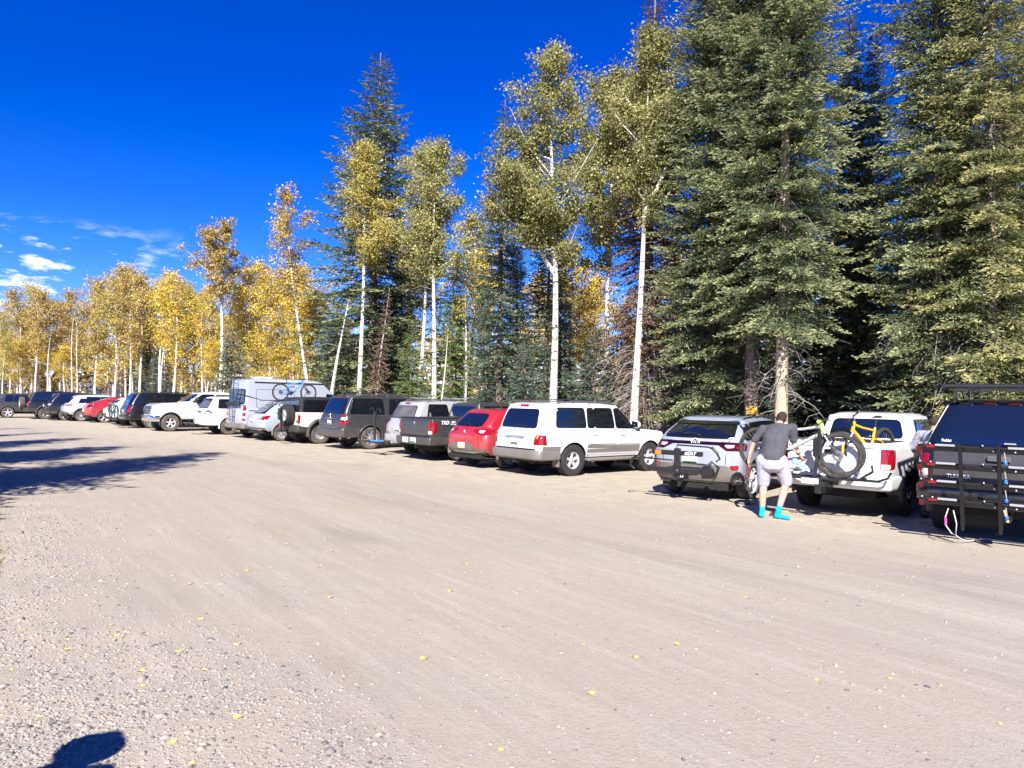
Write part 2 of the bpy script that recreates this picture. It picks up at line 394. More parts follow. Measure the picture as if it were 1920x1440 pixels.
# the few stones big enough to point at
ROCKM = mat('rock_grey', (.30, .27, .25), .85, noise=.5, nscale=40, bump=.5, bscale=90)
ROCKD = mat('rock_dark', (.11, .11, .12), .8, noise=.4, nscale=40, bump=.5, bscale=90)
def rock(px, py, r, m, label, seed):
    rr = random.Random(seed); mb = MB(); c = G(px, py)
    bm = bmesh.new(); bmesh.ops.create_icosphere(bm, subdivisions=2, radius=1)
    f = [Vector((rr.uniform(-1, 1), rr.uniform(-1, 1), rr.uniform(-.2, 1))).normalized() for _ in range(6)]
    vs = []
    for v in bm.verts:
        q = v.co.copy()
        for n_ in f:
            d = q.dot(n_)
            if d > .72: q -= n_ * (d - .72)
        vs.append((q.x * r * 1.3, q.y * r, max(q.z, -.3) * r * .7 + r * .12))
    mb.add(vs, [tuple(v.index for v in fc.verts) for fc in bm.faces], smooth=False); bm.free()
    o = mb.build('rock', m, loc=c); o.rotation_euler[2] = rr.uniform(0, 3)
    tag(o, label, 'rock')
rock(181, 1138, .026, ROCKM, 'pale grey fist sized stone on the gravel verge, largest stone there', 1)
rock(422, 1290, .017, ROCKD, 'small blue grey stone on the bare dirt near two yellow leaves', 2)
rock(356, 1308, .016, ROCKD, 'small black stone at the edge of the gravel patch', 3)
rock(38, 1000, .045, ROCKM, 'pale stone with a dark hollow beside the dry grass at the road edge', 4)
rock(1738, 1288, .018, ROCKD, 'tiny black stone on the road right of a pale yellow leaf', 6)

# fallen aspen leaves
LEAFY = mat('fallen_leaf', (.50, .42, .08), .6, col2=(.60, .54, .24), nscale=30)
def leaf_mesh(seed):
    rr = random.Random(seed); mb = MB(); n = 12; out = []
    for i in range(n):
        a = 2 * pi * i / n; r_ = .030 * (1 + .10 * cos(a)) * (1.15 if i == 0 else 1) * rr.uniform(.93, 1.05)
        out.append((r_ * cos(a), r_ * sin(a), .004 + .008 * sin(a * 2 + seed) * rr.uniform(.4, 1)))
    mb.add([(0, 0, .003)] + out, [(0, 1 + i, 1 + (i + 1) % n) for i in range(n)])
    mb.add([(x, y, z - .0012) for x, y, z in [(0, 0, .003)] + out], [(0, 1 + (i + 1) % n, 1 + i) for i in range(n)])
    mb.tube([(-.028, 0, .005), (-.045, .004, .004), (-.06, .012, .008)], .0012, 4)
    return mb.mesh('leaf', [LEAFY])
LM = [leaf_mesh(i) for i in range(4)]
leafpx = [(375,1160,'upper'),(397,1186,0),(128,1218,0),(45,1181,0),(265,1258,0),(323,1391,1),(75,1346,0),(1108,1300,0),(1190,1232,0),(1668,1272,0),(1873,1357,0),(1535,1276,0),
 (445,1208,0),(335,1221,0),(158,1234,0),(125,1200,0),(218,1192,0),(20,1257,0),(357,1095,0),(873,1058,0),(845,1108,0),(795,1235,0),(1095,1208,0),(1268,1208,0),(149,1098,0),(390,1094,0),(465,1070,0),(600,1062,0),
 (700,1045,0),(520,1000,0),(280,1040,0),(330,935,0),(360,1433,0),(940,1405,0),(210,1172,0),(1400,1120,0),(640,985,0),(265,1287,0),(383,1257,0),(448,1345,0),(560,935,0),(620,1120,0)]
rr = random.Random(2)
spec_l = {0: 'yellow aspen leaf lying highest of the pair beside the gravel patch', 3: 'yellow leaf on the gravel near the left edge, above the large pale stone',
          5: 'large bright yellow leaf on gravel just beyond the dark shadow', 7: 'curled yellow leaf alone on the bare road in the middle foreground',
          9: 'pale yellow leaf alone on bare road below the white pickup', 10: 'long pale folded leaf at the right edge of the road'}
for i, (px, py, _) in enumerate(leafpx):
    o = link('fallen_leaf', LM[i % 4], loc=G(px, py) + Vector((0, 0, .002)), rz=rr.uniform(0, 6.28)); s_ = rr.uniform(.5, .95) * (1.5 if i in (5,) else 1); o.scale = (s_, s_, s_)
    tag(o, spec_l.get(i, 'small yellow aspen leaf fallen on the dirt'), 'leaf', 'small yellow leaves scattered over the dirt')

# dry grass along the left edge, litter at the tree line
def grass(name, pts, h, cols, label, seed, lay=.5, w=.004):
    r_ = np.random.default_rng(seed); n = len(pts); P = np.array(pts)
    a = r_.random(n) * 6.28; hh = h * r_.uniform(.4, 1.2, n); ln = hh * r_.uniform(.2, lay * 2, n)
    dx, dy = np.cos(a), np.sin(a)
    ww = w * r_.uniform(.7, 1.5, n)
    v = np.zeros((n, 4, 3)); v[:, 0] = P; v[:, 0, 0] -= dy * ww; v[:, 0, 1] += dx * ww; v[:, 1] = P; v[:, 1, 0] += dy * ww; v[:, 1, 1] -= dx * ww
    v[:, 2] = P + np.stack([dx * ln * .45 + dy * ww * .8, dy * ln * .45 - dx * ww * .8, hh * .65], 1); v[:, 3] = P + np.stack([dx * ln, dy * ln, hh], 1)
    q = np.arange(n * 4).reshape(n, 4)[:, [0, 1, 3, 2]]
    q = np.arange(n * 4).reshape(n, 4)
    o = link(name, np_mesh(name, v.reshape(-1, 3), q, [tinted(name + '_blade', cols, .7, .25)], r_.random(n)))
    tag(o, label, 'grass', kind='stuff')
r_ = np.random.default_rng(8); pts = []
while len(pts) < 7000:
    y = r_.uniform(6.3, 24); edge = -.692 * y - .15 - .03 * (y - 7) + .42 * sin(y * .9) * .4 + .25
    x = edge - abs(r_.normal(0, .7)) - .12
    pts.append((x, y, 0))
grass('dry_grass', pts, .07, [(.50, .38, .17), (.36, .27, .13), (.16, .20, .06), (.58, .47, .24)], 'dry straw coloured grass along the left edge of the road', 1, .8)
# ---------------------------------------------------------------- trees
def bark_mat(name, base, dark, scar, stretch, sc_, thr=.6):
    m = bpy.data.materials.new(name); m.use_nodes = True; nt = m.node_tree; L = nt.links; p = nt.nodes['Principled BSDF']
    p.inputs['Roughness'].default_value = .85; p.inputs['Specular IOR Level'].default_value = .2
    t = nt.nodes.new('ShaderNodeTexCoord'); mp = nt.nodes.new('ShaderNodeMapping'); mp.inputs['Scale'].default_value = stretch; L.new(t.outputs['Object'], mp.inputs[0])
    n = nt.nodes.new('ShaderNodeTexNoise'); n.inputs['Scale'].default_value = sc_; n.inputs['Detail'].default_value = 5; n.inputs['Roughness'].default_value = .6; L.new(mp.outputs[0], n.inputs['Vector'])
    n2 = nt.nodes.new('ShaderNodeTexNoise'); n2.inputs['Scale'].default_value = 1.1; n2.inputs['Detail'].default_value = 4; L.new(t.outputs['Object'], n2.inputs['Vector'])
    r1 = nt.nodes.new('ShaderNodeMapRange'); r1.inputs['From Min'].default_value = thr; r1.inputs['From Max'].default_value = thr + .05; L.new(n.outputs['Fac'], r1.inputs['Value'])
    r2 = nt.nodes.new('ShaderNodeMapRange'); r2.inputs['From Min'].default_value = .35; r2.inputs['From Max'].default_value = .7; L.new(n2.outputs['Fac'], r2.inputs['Value'])
    a = nt.nodes.new('ShaderNodeMixRGB'); a.inputs[1].default_value = (*base, 1); a.inputs[2].default_value = (*dark, 1); L.new(r2.outputs[0], a.inputs[0])
    b = nt.nodes.new('ShaderNodeMixRGB'); b.inputs[2].default_value = (*scar, 1); L.new(a.outputs[0], b.inputs[1]); L.new(r1.outputs[0], b.inputs[0])
    L.new(b.outputs[0], p.inputs['Base Color'])
    bp = nt.nodes.new('ShaderNodeBump'); bp.inputs['Strength'].default_value = .5; bp.inputs['Distance'].default_value = .03; L.new(n.outputs['Fac'], bp.inputs['Height']); L.new(bp.outputs[0], p.inputs['Normal'])
    MATS[name] = m; return m
ASPB = bark_mat('aspen_bark', (.74, .69, .60), (.56, .50, .42), (.05, .042, .035), (1, 1, 2.6), 3.6, .585)
PINB = bark_mat('fir_bark', (.26, .20, .15), (.15, .115, .09), (.06, .045, .035), (3, 3, .6), 4, .58)
PALB = bark_mat('pale_fir_bark', (.52, .43, .31), (.36, .29, .21), (.14, .10, .07), (3, 3, .8), 4, .60)
DEADW = mat('dead_wood', (.46, .42, .37), .9, noise=.4, nscale=6)
TWIG = mat('aspen_twig', (.33, .29, .23), .85, noise=.3)
LF_GREEN = tinted('aspen_leaf_olive', [(.11, .12, .04), (.21, .215, .07), (.36, .34, .115), (.54, .49, .18)], .45, .30, .4)
LF_MIX = tinted('aspen_leaf_turning', [(.20, .19, .045), (.36, .31, .075), (.54, .46, .12), (.70, .60, .18)], .4, .32, .4)
LF_GOLD = tinted('aspen_leaf_gold', [(.36, .24, .04), (.60, .43, .06), (.76, .57, .09), (.84, .68, .18)], .4, .34, .4)
LF_ORNG = tinted('aspen_leaf_amber', [(.24, .17, .055), (.42, .30, .08), (.58, .43, .13), (.40, .35, .14)], .4, .32, .4)
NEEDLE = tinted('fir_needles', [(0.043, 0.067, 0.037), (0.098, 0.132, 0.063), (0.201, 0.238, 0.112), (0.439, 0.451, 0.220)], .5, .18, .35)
NEEDLEB = tinted('bluish_fir_needles', [(0.032, 0.044, 0.041), (0.071, 0.110, 0.076), (0.140, 0.189, 0.128), (0.293, 0.342, 0.226)], .5, .18, .35)
NEEDLEY = tinted('pale_fir_needles', [(0.085, 0.110, 0.043), (0.195, 0.220, 0.085), (0.366, 0.366, 0.146), (0.537, 0.488, 0.195)], .5, .2, .35)
NEEDLEG = tinted('fresh_fir_needles', [(0.061, 0.104, 0.030), (0.122, 0.195, 0.055), (0.244, 0.317, 0.091), (0.390, 0.427, 0.159)], .5, .2, .35)
NEEDLEX = tinted('dead_needles', [(.085, .045, .032), (.16, .095, .068), (.25, .16, .12), (.20, .15, .115)], .8, .1, .2)

def quads_from(P, U, W):     # rhombus: centre P, half axes U, W (n,3)
    n = len(P); v = np.stack([P - U, P + W, P + U, P - W], 1).reshape(-1, 3)
    return v, np.arange(n * 4).reshape(n, 4)
def rdir(r_, n):
    v = r_.normal(0, 1, (n, 3)); return v / np.linalg.norm(v, axis=1)[:, None]

def trunk_path(H, lean, wander, rr, n=14):
    pts = []; ox = oy = 0; ph = rr.uniform(0, 6.28)
    for i in range(n + 1):
        t = i / n
        pts.append(Vector((lean[0] * t + wander * (sin(t * 5 + ph) - sin(ph)) * t, lean[1] * t + wander * (cos(t * 4 + ph) - cos(ph)) * t, H * t)))
    return pts
def at(pts, t):
    f = min(max(t, 0), .9999) * (len(pts) - 1); i = int(f); return pts[i].lerp(pts[i + 1], f - i)

def make_aspen(seed, H, r0, cb, Rc, nleaf, leafm, lean=(0, 0), wander=.15, leaf=.042, nlimb=26, twist=None, fork=None, shape=1.0, low=0, clump=.24, tintc=.5, skew=(0, 0)):
    rr = random.Random(seed); r_ = np.random.default_rng(seed)
    mb = MB(); P = trunk_path(H, lean, wander, rr)
    n = len(P); rad = [r0 * (1.25 if i == 0 else (1 - .95 * (i / (n - 1)) ** .9)) * (1 + .04 * rr.uniform(-1, 1)) for i in range(n)]
    mb.tube(P, rad, 10)
    axes = [(P, cb, 1.0)]
    if fork:
        t0, dx, dy, up = fork; b = at(P, t0)
        Q = [b + Vector((dx * s ** .8, dy * s ** .8, (H * (1 - t0) * up) * s)) for s in [i / 7 for i in range(8)]]
        mb.tube(Q, [r0 * .55 * (1 - .75 * i / 7) for i in range(8)], 8); axes.append((Q, .25, .7))
    cl = []
    for path, c0, k in axes:
        L_ = int(nlimb * k)
        for i in range(L_):
            u = (i + rr.random()) / L_; t = c0 + (1 - c0) * u * .97
            prof = (max(0, sin(pi * min(1, (u * .93 + .07) ** .72))) ** .7) if shape else 1
            R_ = Rc * k * (prof * .95 + .12) * rr.uniform(.38, 1.3)
            b = at(path, t); a = rr.uniform(0, 2 * pi); el = R(rr.uniform(12, 48) + 20 * u)
            d = Vector((cos(a) * cos(el), sin(a) * cos(el), sin(el))); L2 = min(R_ / max(.45, cos(el)), R_ * 1.25, max(.4, (1.04 - t) * path[-1].z * 1.1 + .5))
            e = b + d * L2 + Vector((skew[0] * u, skew[1] * u, 0)) * Rc; m_ = b.lerp(e, .5) + Vector((rr.uniform(-.1, .1), rr.uniform(-.1, .1), -.08 * L2))
            rb = max(.012, r0 * .28 * (1 - u * .6))
            pts = [b, m_, e]
            mb.tube(pts, [rb, rb * .6, .006], 5, 1 if rb < .03 else 0, False)
            nc = max(3, int(4 + L2 * 3.2))
            for j in range(nc):
                s = rr.uniform(.04, 1.0) ** .75
                q = (b.lerp(m_, s * 2) if s < .5 else m_.lerp(e, s * 2 - 1)) + Vector((rr.gauss(0, .2), rr.gauss(0, .2), rr.gauss(0, .16))) * (L2 * .45 + .2)
                if rr.random() < .5: 
                    o_ = b.lerp(e, s * .8); mb.tube([o_, o_.lerp(q, .6) + Vector((0, 0, -.03)), q], [.008, .006, .003], 3, 1, False)
                cl.append((q.x, q.y, q.z))
    for i in range(low):     # thin dead side branches under the crown
        t = rr.uniform(.25, cb); b = at(P, t); a = rr.uniform(0, 6.28); L2 = rr.uniform(.3, 1.0)
        mb.tube([b, b + Vector((cos(a) * L2 * .6, sin(a) * L2 * .6, .12)), b + Vector((cos(a) * L2, sin(a) * L2, -.05))], [.014, .009, .003], 4, 1, False)
    cl = np.array(cl); w = r_.uniform(.3, 1.6, len(cl)); w /= w.sum()
    idx = r_.choice(len(cl), nleaf, p=w); sig = clump * r_.uniform(.5, 1.3, len(cl))
    C = cl[idx] + r_.normal(0, 1, (nleaf, 3)) * sig[idx][:, None] * np.array([1, 1, .75])
    U = rdir(r_, nleaf) * (leaf * r_.uniform(.75, 1.25, nleaf))[:, None]; T = rdir(r_, nleaf)
    W = np.cross(U, T); W /= np.linalg.norm(W, axis=1)[:, None] + 1e-9; W *= np.linalg.norm(U, axis=1)[:, None] * .85
    v, q = quads_from(C, U, W)
    ct = r_.random(len(cl)); tint = np.clip(.55 * ct[idx] + .45 * r_.random(nleaf) + (tintc - .5), 0, 1)
    return mb.mesh('trunk', [ASPB, TWIG]), np_mesh('crown', v, q, [leafm], tint)

def make_fir(seed, H, r0, Rb, cb=.08, needles=NEEDLE, bark=PINB, dens=1.0, spray=.15, lean=(0, 0), whorl=.26, droop=.0, top=.16, dead=0, deadlen=1.2, sparse=0, brown=0, tips=0, shape=.8, deadneedle=False, az=None):
    rr = random.Random(seed); r_ = np.random.default_rng(seed)
    mb = MB(); P = trunk_path(H, lean, .06, rr, 16); n = len(P)
    mb.tube(P, [r0 * (1.2 if i == 0 else 1 - .93 * (i / (n - 1)) ** .9) for i in range(n)], 12)
    C = []; Dr = []; Nn = []; Tn = []; Ln = []
    z = cb * H
    while z < H * .985:
        t = z / H; u = min(.999, max(0, (t - cb) / (1 - cb)))
        Rl = Rb * ((1 - u) ** shape * (1 - .35 * math.exp(-u * 9)) + .045)
        nb = rr.choice((5, 6, 7)) if u < .85 else 4
        if rr.random() < sparse: nb -= 3
        a0 = rr.uniform(0, 6.28)
        for k in range(max(nb, 1)):
            a = a0 + k * 2 * pi / nb + rr.uniform(-.35, .35)
            L_ = Rl * rr.uniform(.62, 1.12)
            if az is not None: L_ *= max(.25, 1 + az[1] * cos(a - az[0]))
            if L_ < .08: continue
            e0 = R(28) * (u ** 1.3) + R(-3 + rr.uniform(-18, 16)) - R(16) * (1 - u) * (1 + droop)
            b = at(P, t + rr.uniform(-.006, .006)); h = Vector((cos(a), sin(a), 0)); sd_ = Vector((-sin(a), cos(a), 0))
            m = 5; pts = []
            for i in range(m + 1):
                s = i / m; pts.append(b + h * (L_ * s * cos(e0)) + Vector((0, 0, L_ * (sin(e0) * s - .10 * droop * s + .16 * s * s))))
            mb.tube(pts, [max(.006, .018 * (1 - i / m) * (.4 + L_ * .4)) for i in range(m + 1)], 4, 1, False)
            ct = rr.random()
            nt_ = max(3, int(L_ / .085 * dens))
            for i in range(nt_):
                s = .10 + .90 * (i + rr.random()) / nt_
                q = at(pts, s); side = 1 if i % 2 else -1
                tl = min(.62, (.36 * L_ * (1.08 - s) + .11)) * rr.uniform(.7, 1.15)
                fwd = h * .62 + sd_ * (.78 * side) + Vector((0, 0, rr.uniform(-.30, .12) - .18 * droop))
                if i == nt_ - 1 or s > .95: fwd = h + Vector((0, 0, .1))
                fwd.normalize()
                ns_ = max(1, int(tl / (spray * .62)))
                for j in range(ns_):
                    w = (j + .6) / ns_
                    c = q + fwd * (tl * w) + Vector((rr.gauss(0, .018), rr.gauss(0, .018), rr.gauss(0, .022) - .10 * tl * w * w))
                    C.append(c); ang = rr.gauss(0, .5)
                    dd = (fwd + sd_ * ang + Vector((0, 0, rr.gauss(.10, .38)))).normalized(); Dr.append(dd)
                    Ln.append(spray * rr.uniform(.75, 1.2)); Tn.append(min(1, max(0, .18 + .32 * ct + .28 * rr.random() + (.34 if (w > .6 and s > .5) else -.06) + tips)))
                    Nn.append(1 if (t > 1 - brown * rr.uniform(.7, 1.2)) else 0)
        z += whorl * rr.uniform(.75, 1.25) * (.65 + .5 * (1 - u))
    for i in range(dead):
        zz = rr.uniform(.05, .05 + cb * 1.7) * H; a = rr.uniform(0, 6.28); L2 = deadlen * rr.uniform(.4, 1.2); b = at(P, zz / H)
        h = Vector((cos(a), sin(a), 0)); sw = Vector((-sin(a), cos(a), 0)) * rr.uniform(-.4, .4)
        pts = [b, b + h * L2 * .35 + Vector((0, 0, -.05)) + sw * .1, b + h * L2 * .75 + Vector((0, 0, -.25 * L2)) + sw * .5, b + h * L2 + Vector((0, 0, -.62 * L2)) + sw]
        mb.tube(pts, [.011, .008, .005, .002], 4, 2, False)
        for j in range(4):
            q = at(pts, rr.uniform(.3, 1)); mb.tube([q, q + Vector((rr.gauss(0, .14), rr.gauss(0, .14), -.08)), q + Vector((rr.gauss(0, .26), rr.gauss(0, .26), -.28))], [.004, .003, .0015], 3, 2, False)
    C = np.array([tuple(c) for c in C]); Dr = np.array([tuple(c) for c in Dr]); Ln = np.array(Ln); Tn = np.array(Tn); Nn = np.array(Nn); k = len(C)
    A = r_.normal(0, 1, (k, 3)); A[:, 2] *= .6; W1 = np.cross(Dr, A); W1 /= np.linalg.norm(W1, axis=1)[:, None]; W2 = np.cross(Dr, W1)
    U = Dr * Ln[:, None] * .55
    v1, q1 = quads_from(C, U, W1 * (Ln * .165)[:, None]); v2, q2 = quads_from(C, U, W2 * (Ln * .15)[:, None])
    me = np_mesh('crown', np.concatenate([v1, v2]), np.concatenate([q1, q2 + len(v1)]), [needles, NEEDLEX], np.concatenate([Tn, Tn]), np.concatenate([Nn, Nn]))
    return mb.mesh('trunk', [bark, PINB, DEADW]), me

TREES = []
def plant(name, label, cat, px, y, meshes, top=None, H=None, rz=0, group=None, wid=1.0, z=0.0):
    """stand a tree y metres out under pixel column px (at its foot); scale it so that its top reaches pixel row top"""
    ym = float(np.interp(px, [-60, 84, 318, 497, 692, 862, 1068, 1250, 1402, 1550, 1760, 1990], [66, 60, 47, 41, 36.5, 30, 25.3, 22.5, 20.6, 19.6, 18.4, 18.0]))   # never among the parked cars
    y0 = float(np.interp(px, [-60, 84, 318, 497, 692, 862, 1068, 1250, 1402, 1550, 1760, 1990], [56, 56, 40, 36, 28.5, 28, 22.5, 20, 17.5, 17.2, 16.4, 16]))
    y1 = max(y, ym + (y - y0)) if y - y0 < 12 else max(y, ym + 11); s = y1 / y; y = y1
    b = D(px, 760, y)
    if top is not None:
        h = D(px, top, y).z; s = h / H
    o = empty(name, (b.x, b.y, z), rz); tag(o, label, cat, group)
    for nm, me in zip(('trunk', 'crown'), meshes):
        c = link(nm, me, o); c.scale = (s * wid, s * wid, s)
    TREES.append((b.x, b.y)); return o

# ---- the aspens and firs one can tell apart, from the right
BIG = {}
def zt(px, py, y): return D(px, py, y).z
# right-hand group of tall firs
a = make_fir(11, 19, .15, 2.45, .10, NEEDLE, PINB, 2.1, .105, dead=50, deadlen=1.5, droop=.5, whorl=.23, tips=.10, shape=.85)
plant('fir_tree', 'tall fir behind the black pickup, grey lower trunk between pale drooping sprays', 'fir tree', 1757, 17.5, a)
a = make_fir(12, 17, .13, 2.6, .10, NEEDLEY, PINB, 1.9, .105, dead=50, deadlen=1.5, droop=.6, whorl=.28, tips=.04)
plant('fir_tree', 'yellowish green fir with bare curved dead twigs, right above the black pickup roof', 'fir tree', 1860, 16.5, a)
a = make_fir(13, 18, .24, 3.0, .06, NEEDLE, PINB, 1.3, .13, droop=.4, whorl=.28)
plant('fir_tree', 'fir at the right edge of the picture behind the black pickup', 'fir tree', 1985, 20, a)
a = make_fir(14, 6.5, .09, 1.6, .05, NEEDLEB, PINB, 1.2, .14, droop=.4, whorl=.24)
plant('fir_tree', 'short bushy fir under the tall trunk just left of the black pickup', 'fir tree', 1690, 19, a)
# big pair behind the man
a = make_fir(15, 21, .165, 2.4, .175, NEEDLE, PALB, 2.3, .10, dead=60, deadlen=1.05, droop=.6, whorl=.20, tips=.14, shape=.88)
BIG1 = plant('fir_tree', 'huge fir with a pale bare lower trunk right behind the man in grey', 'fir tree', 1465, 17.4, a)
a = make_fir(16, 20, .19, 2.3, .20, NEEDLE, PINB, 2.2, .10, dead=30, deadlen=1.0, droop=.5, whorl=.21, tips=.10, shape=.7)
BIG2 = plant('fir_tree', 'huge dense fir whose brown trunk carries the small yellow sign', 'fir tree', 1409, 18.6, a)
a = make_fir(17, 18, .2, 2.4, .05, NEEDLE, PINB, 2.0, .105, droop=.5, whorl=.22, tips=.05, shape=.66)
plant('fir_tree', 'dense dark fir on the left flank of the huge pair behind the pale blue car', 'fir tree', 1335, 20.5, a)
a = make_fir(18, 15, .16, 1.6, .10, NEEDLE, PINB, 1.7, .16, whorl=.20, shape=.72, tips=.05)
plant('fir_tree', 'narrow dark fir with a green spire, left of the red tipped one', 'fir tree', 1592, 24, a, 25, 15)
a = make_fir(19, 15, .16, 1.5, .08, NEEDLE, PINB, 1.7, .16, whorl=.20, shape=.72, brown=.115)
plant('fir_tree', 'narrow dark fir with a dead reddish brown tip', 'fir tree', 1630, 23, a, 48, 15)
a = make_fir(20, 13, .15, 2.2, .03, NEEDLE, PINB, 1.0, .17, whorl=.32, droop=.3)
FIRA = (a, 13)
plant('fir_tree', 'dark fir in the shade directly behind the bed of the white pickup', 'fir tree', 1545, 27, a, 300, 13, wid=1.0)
# aspen with the forked top and its neighbours
a = make_aspen(31, 15.2, 0.164, .55, 1.75, 52000, LF_GREEN, (.55, .2), .10, .038, 34, fork=(.58, 2.3, -.3, 1.0), low=6, tintc=.52, clump=.21)
plant('aspen_tree', 'tall aspen with stout white trunk and forked leafy top, behind the white wagon bonnet', 'aspen tree', 1186, 22.5, a, 62, 15.2)
a = make_aspen(32, 13.6, 0.16, .47, 1.75, 52000, LF_GREEN, (.05, .1), .24, .038, 36, fork=(.44, -1.5, .3, .42), low=5, tintc=.5, clump=.21)
plant('aspen_tree', 'aspen with crooked white trunk and broad olive crown, rising over the white wagon roof', 'aspen tree', 1036, 24, a, 98, 13.6)
a = make_aspen(33, 13, 0.117, .48, 2.0, 44000, LF_GREEN, (-.2, .2), .2, .040, 34, fork=(.45, .5, .3, 1.0), low=8, tintc=.55, clump=.21)
plant('aspen_tree', 'aspen with thin twin stems between the two white trunked ones', 'aspen tree', 1142, 27, a, 138, 13)
a = make_aspen(34, 11.5, 0.094, .62, 1.0, 2600, LF_MIX, (.7, .2), .2, .045, 20, low=14, clump=.21)
plant('aspen_tree', 'thin half bare aspen leaning right beside the huge firs', 'aspen tree', 1242, 26, a, 255, 11.5)
a = make_fir(35, 17, .2, 1.95, .10, NEEDLEX, PINB, 1.1, .15, dead=150, deadlen=1.9, droop=1.6, whorl=.30, sparse=.25, brown=0)
plant('dead_fir', 'dying fir with rusty drooping needles and bare twigs behind the forked aspen', 'fir tree', 1214, 24.5, a, -90, 17, wid=1.15)
a = make_fir(36, 7.5, .12, 1.7, .12, NEEDLEX, DEADW, .7, .14, dead=80, deadlen=1.7, droop=2.2, whorl=.32, sparse=.5)
plant('dead_fir', 'short dead fir with hanging grey twigs left of the stout aspen trunk', 'fir tree', 1150, 26, a, 520, 7.5)
# firs left of the crooked aspen
a = make_fir(41, 14.5, .19, 1.9, .05, NEEDLEB, PINB, 1.15, .16, whorl=.27, droop=.25, shape=.72)
plant('fir_tree', 'tall slim fir with a needle thin spire above the red car', 'fir tree', 936, 27, a, 185, 14.5)
FIRB = (a, 14.5)
a = make_fir(42, 10.5, .18, 2.1, .03, NEEDLEB, PINB, 1.2, .16, whorl=.27, droop=.35, shape=.62)
plant('fir_tree', 'broad dark fir behind the crooked aspen trunk', 'fir tree', 1022, 26.5, a, 395, 10.5)
FIRC = (a, 10.5)
a = make_fir(43, 3.6, .07, 1.25, .03, NEEDLEB, PINB, 1.3, .12, whorl=.17, droop=.4)
SMALLF = (a, 3.6)
plant('fir_tree', 'small bushy fir below the spire fir, left of the crooked aspen', 'fir tree', 985, 24, a, 640, 3.6)
plant('fir_tree', 'little fir in the gap right of the crooked aspen trunk', 'fir tree', 1110, 25, a, 610, 3.6, rz=2)
# aspen pair over the silver wagon
a = make_aspen(51, 11.8, 0.121, .52, 1.25, 24000, LF_GREEN, (.1, .1), .16, .036, 26, low=6, tintc=.60, clump=.20)
plant('aspen_tree', 'right hand aspen of the pair above the silver wagon, trunk to the ground', 'aspen tree', 813, 30.5, a, 258, 11.8)
a = make_aspen(52, 11.6, 0.109, .50, 1.2, 18000, LF_GREEN, (.3, .1), .2, .036, 26, low=6, tintc=.66, clump=.20)
plant('aspen_tree', 'left hand aspen of the pair above the silver wagon', 'aspen tree', 783, 32, a, 275, 11.6)
a = make_fir(53, 8, .12, 1.7, .03, NEEDLEG, PINB, 1.1, .15, whorl=.25, droop=.4)
FRESH = (a, 8)
plant('fir_tree', 'fresh green fir behind the aspen pair, right side', 'fir tree', 842, 32.5, a, 468, 8)
plant('fir_tree', 'low fresh green fir directly above the silver wagon roof', 'fir tree', 770, 29, a, 600, 8, rz=1.2, wid=1.25)
a = make_aspen(54, 5, 0.066, .9, .3, 60, LF_MIX, (.45, 0), .05, .04, 6, low=4)
plant('dead_tree', 'thin pale leaning snag crossing the right aspen of the pair', 'dead tree', 820, 29.6, a, 615, 5)
a = make_aspen(55, 9, 0.078, .66, .8, 1600, LF_MIX, (.05, 0), .1, .045, 14, low=6)
plant('aspen_tree', 'slim aspen standing between the spire fir and the aspen pair', 'aspen tree', 872, 33, a, 480, 9)
# big spruce with the aspen in front
a = make_fir(61, 17, .19, 3.5, .07, NEEDLE, PINB, 1.05, .18, whorl=.33, droop=.35, shape=.74, dead=30, deadlen=1.6, tips=.05)
plant('fir_tree', 'tallest free standing conifer, pointed tip in the blue sky', 'fir tree', 695, 32.5, a, 96, 17, wid=1.28)
BIGF = (a, 17)
a = make_aspen(62, 11.5, 0.125, .58, 1.0, 17000, LF_MIX, (.1, 0), .08, .036, 26, low=10, tintc=.46, clump=.20)
plant('aspen_tree', 'straight aspen with yellow green crown in front of the tallest conifer', 'aspen tree', 672, 29.5, a, 278, 11.5)
a = make_aspen(63, 5.5, 0.125, .92, .25, 30, LF_MIX, (.75, 0), .05, .04, 5, low=10)
plant('dead_tree', 'leaning brown dead trunk left of the straight aspen', 'dead tree', 612, 30.5, a, 560, 5.5)
a = make_fir(64, 6.2, .08, .62, .12, NEEDLEX, DEADW, 1.6, .15, lean=(.5, 0), whorl=.22, droop=2.4, dead=40, deadlen=.9)
plant('dead_fir', 'small leaning fir with rusty red dead needles beside the straight aspen', 'fir tree', 700, 28.7, a, 540, 6.2)
plant('fir_tree', 'dark fir filling the shade right of the tallest conifer', 'fir tree', 742, 34.5, FIRC[0], 500, 10.5, rz=2.2, wid=1.0)
plant('fir_tree', 'dark low fir on the left skirt of the tallest conifer', 'fir tree', 628, 34, FIRC[0], 560, 10.5, rz=4.2, wid=1.25)
# leaning ones over the van
a = make_aspen(71, 12, 0.109, .50, 1.15, 5200, LF_ORNG, (-1.7, 0), .15, .05, 26, low=12, clump=.2)
plant('aspen_tree', 'thin crowned aspen leaning left over the tall grey van', 'aspen tree', 588, 37, a, 348, 12)
a = make_aspen(72, 11, 0.148, .62, 1.35, 8000, LF_ORNG, (.35, 0), .22, .055, 24, low=8, clump=.2, tintc=.45)
plant('aspen_tree', 'lone tall aspen with bent white trunk rising above the golden grove', 'aspen tree', 410, 44, a, 425, 11)
plant('fir_tree', 'small dark fir at the foot of the lone tall aspen', 'fir tree', 431, 42, SMALLF[0], 612, 3.6, rz=1, wid=.9)

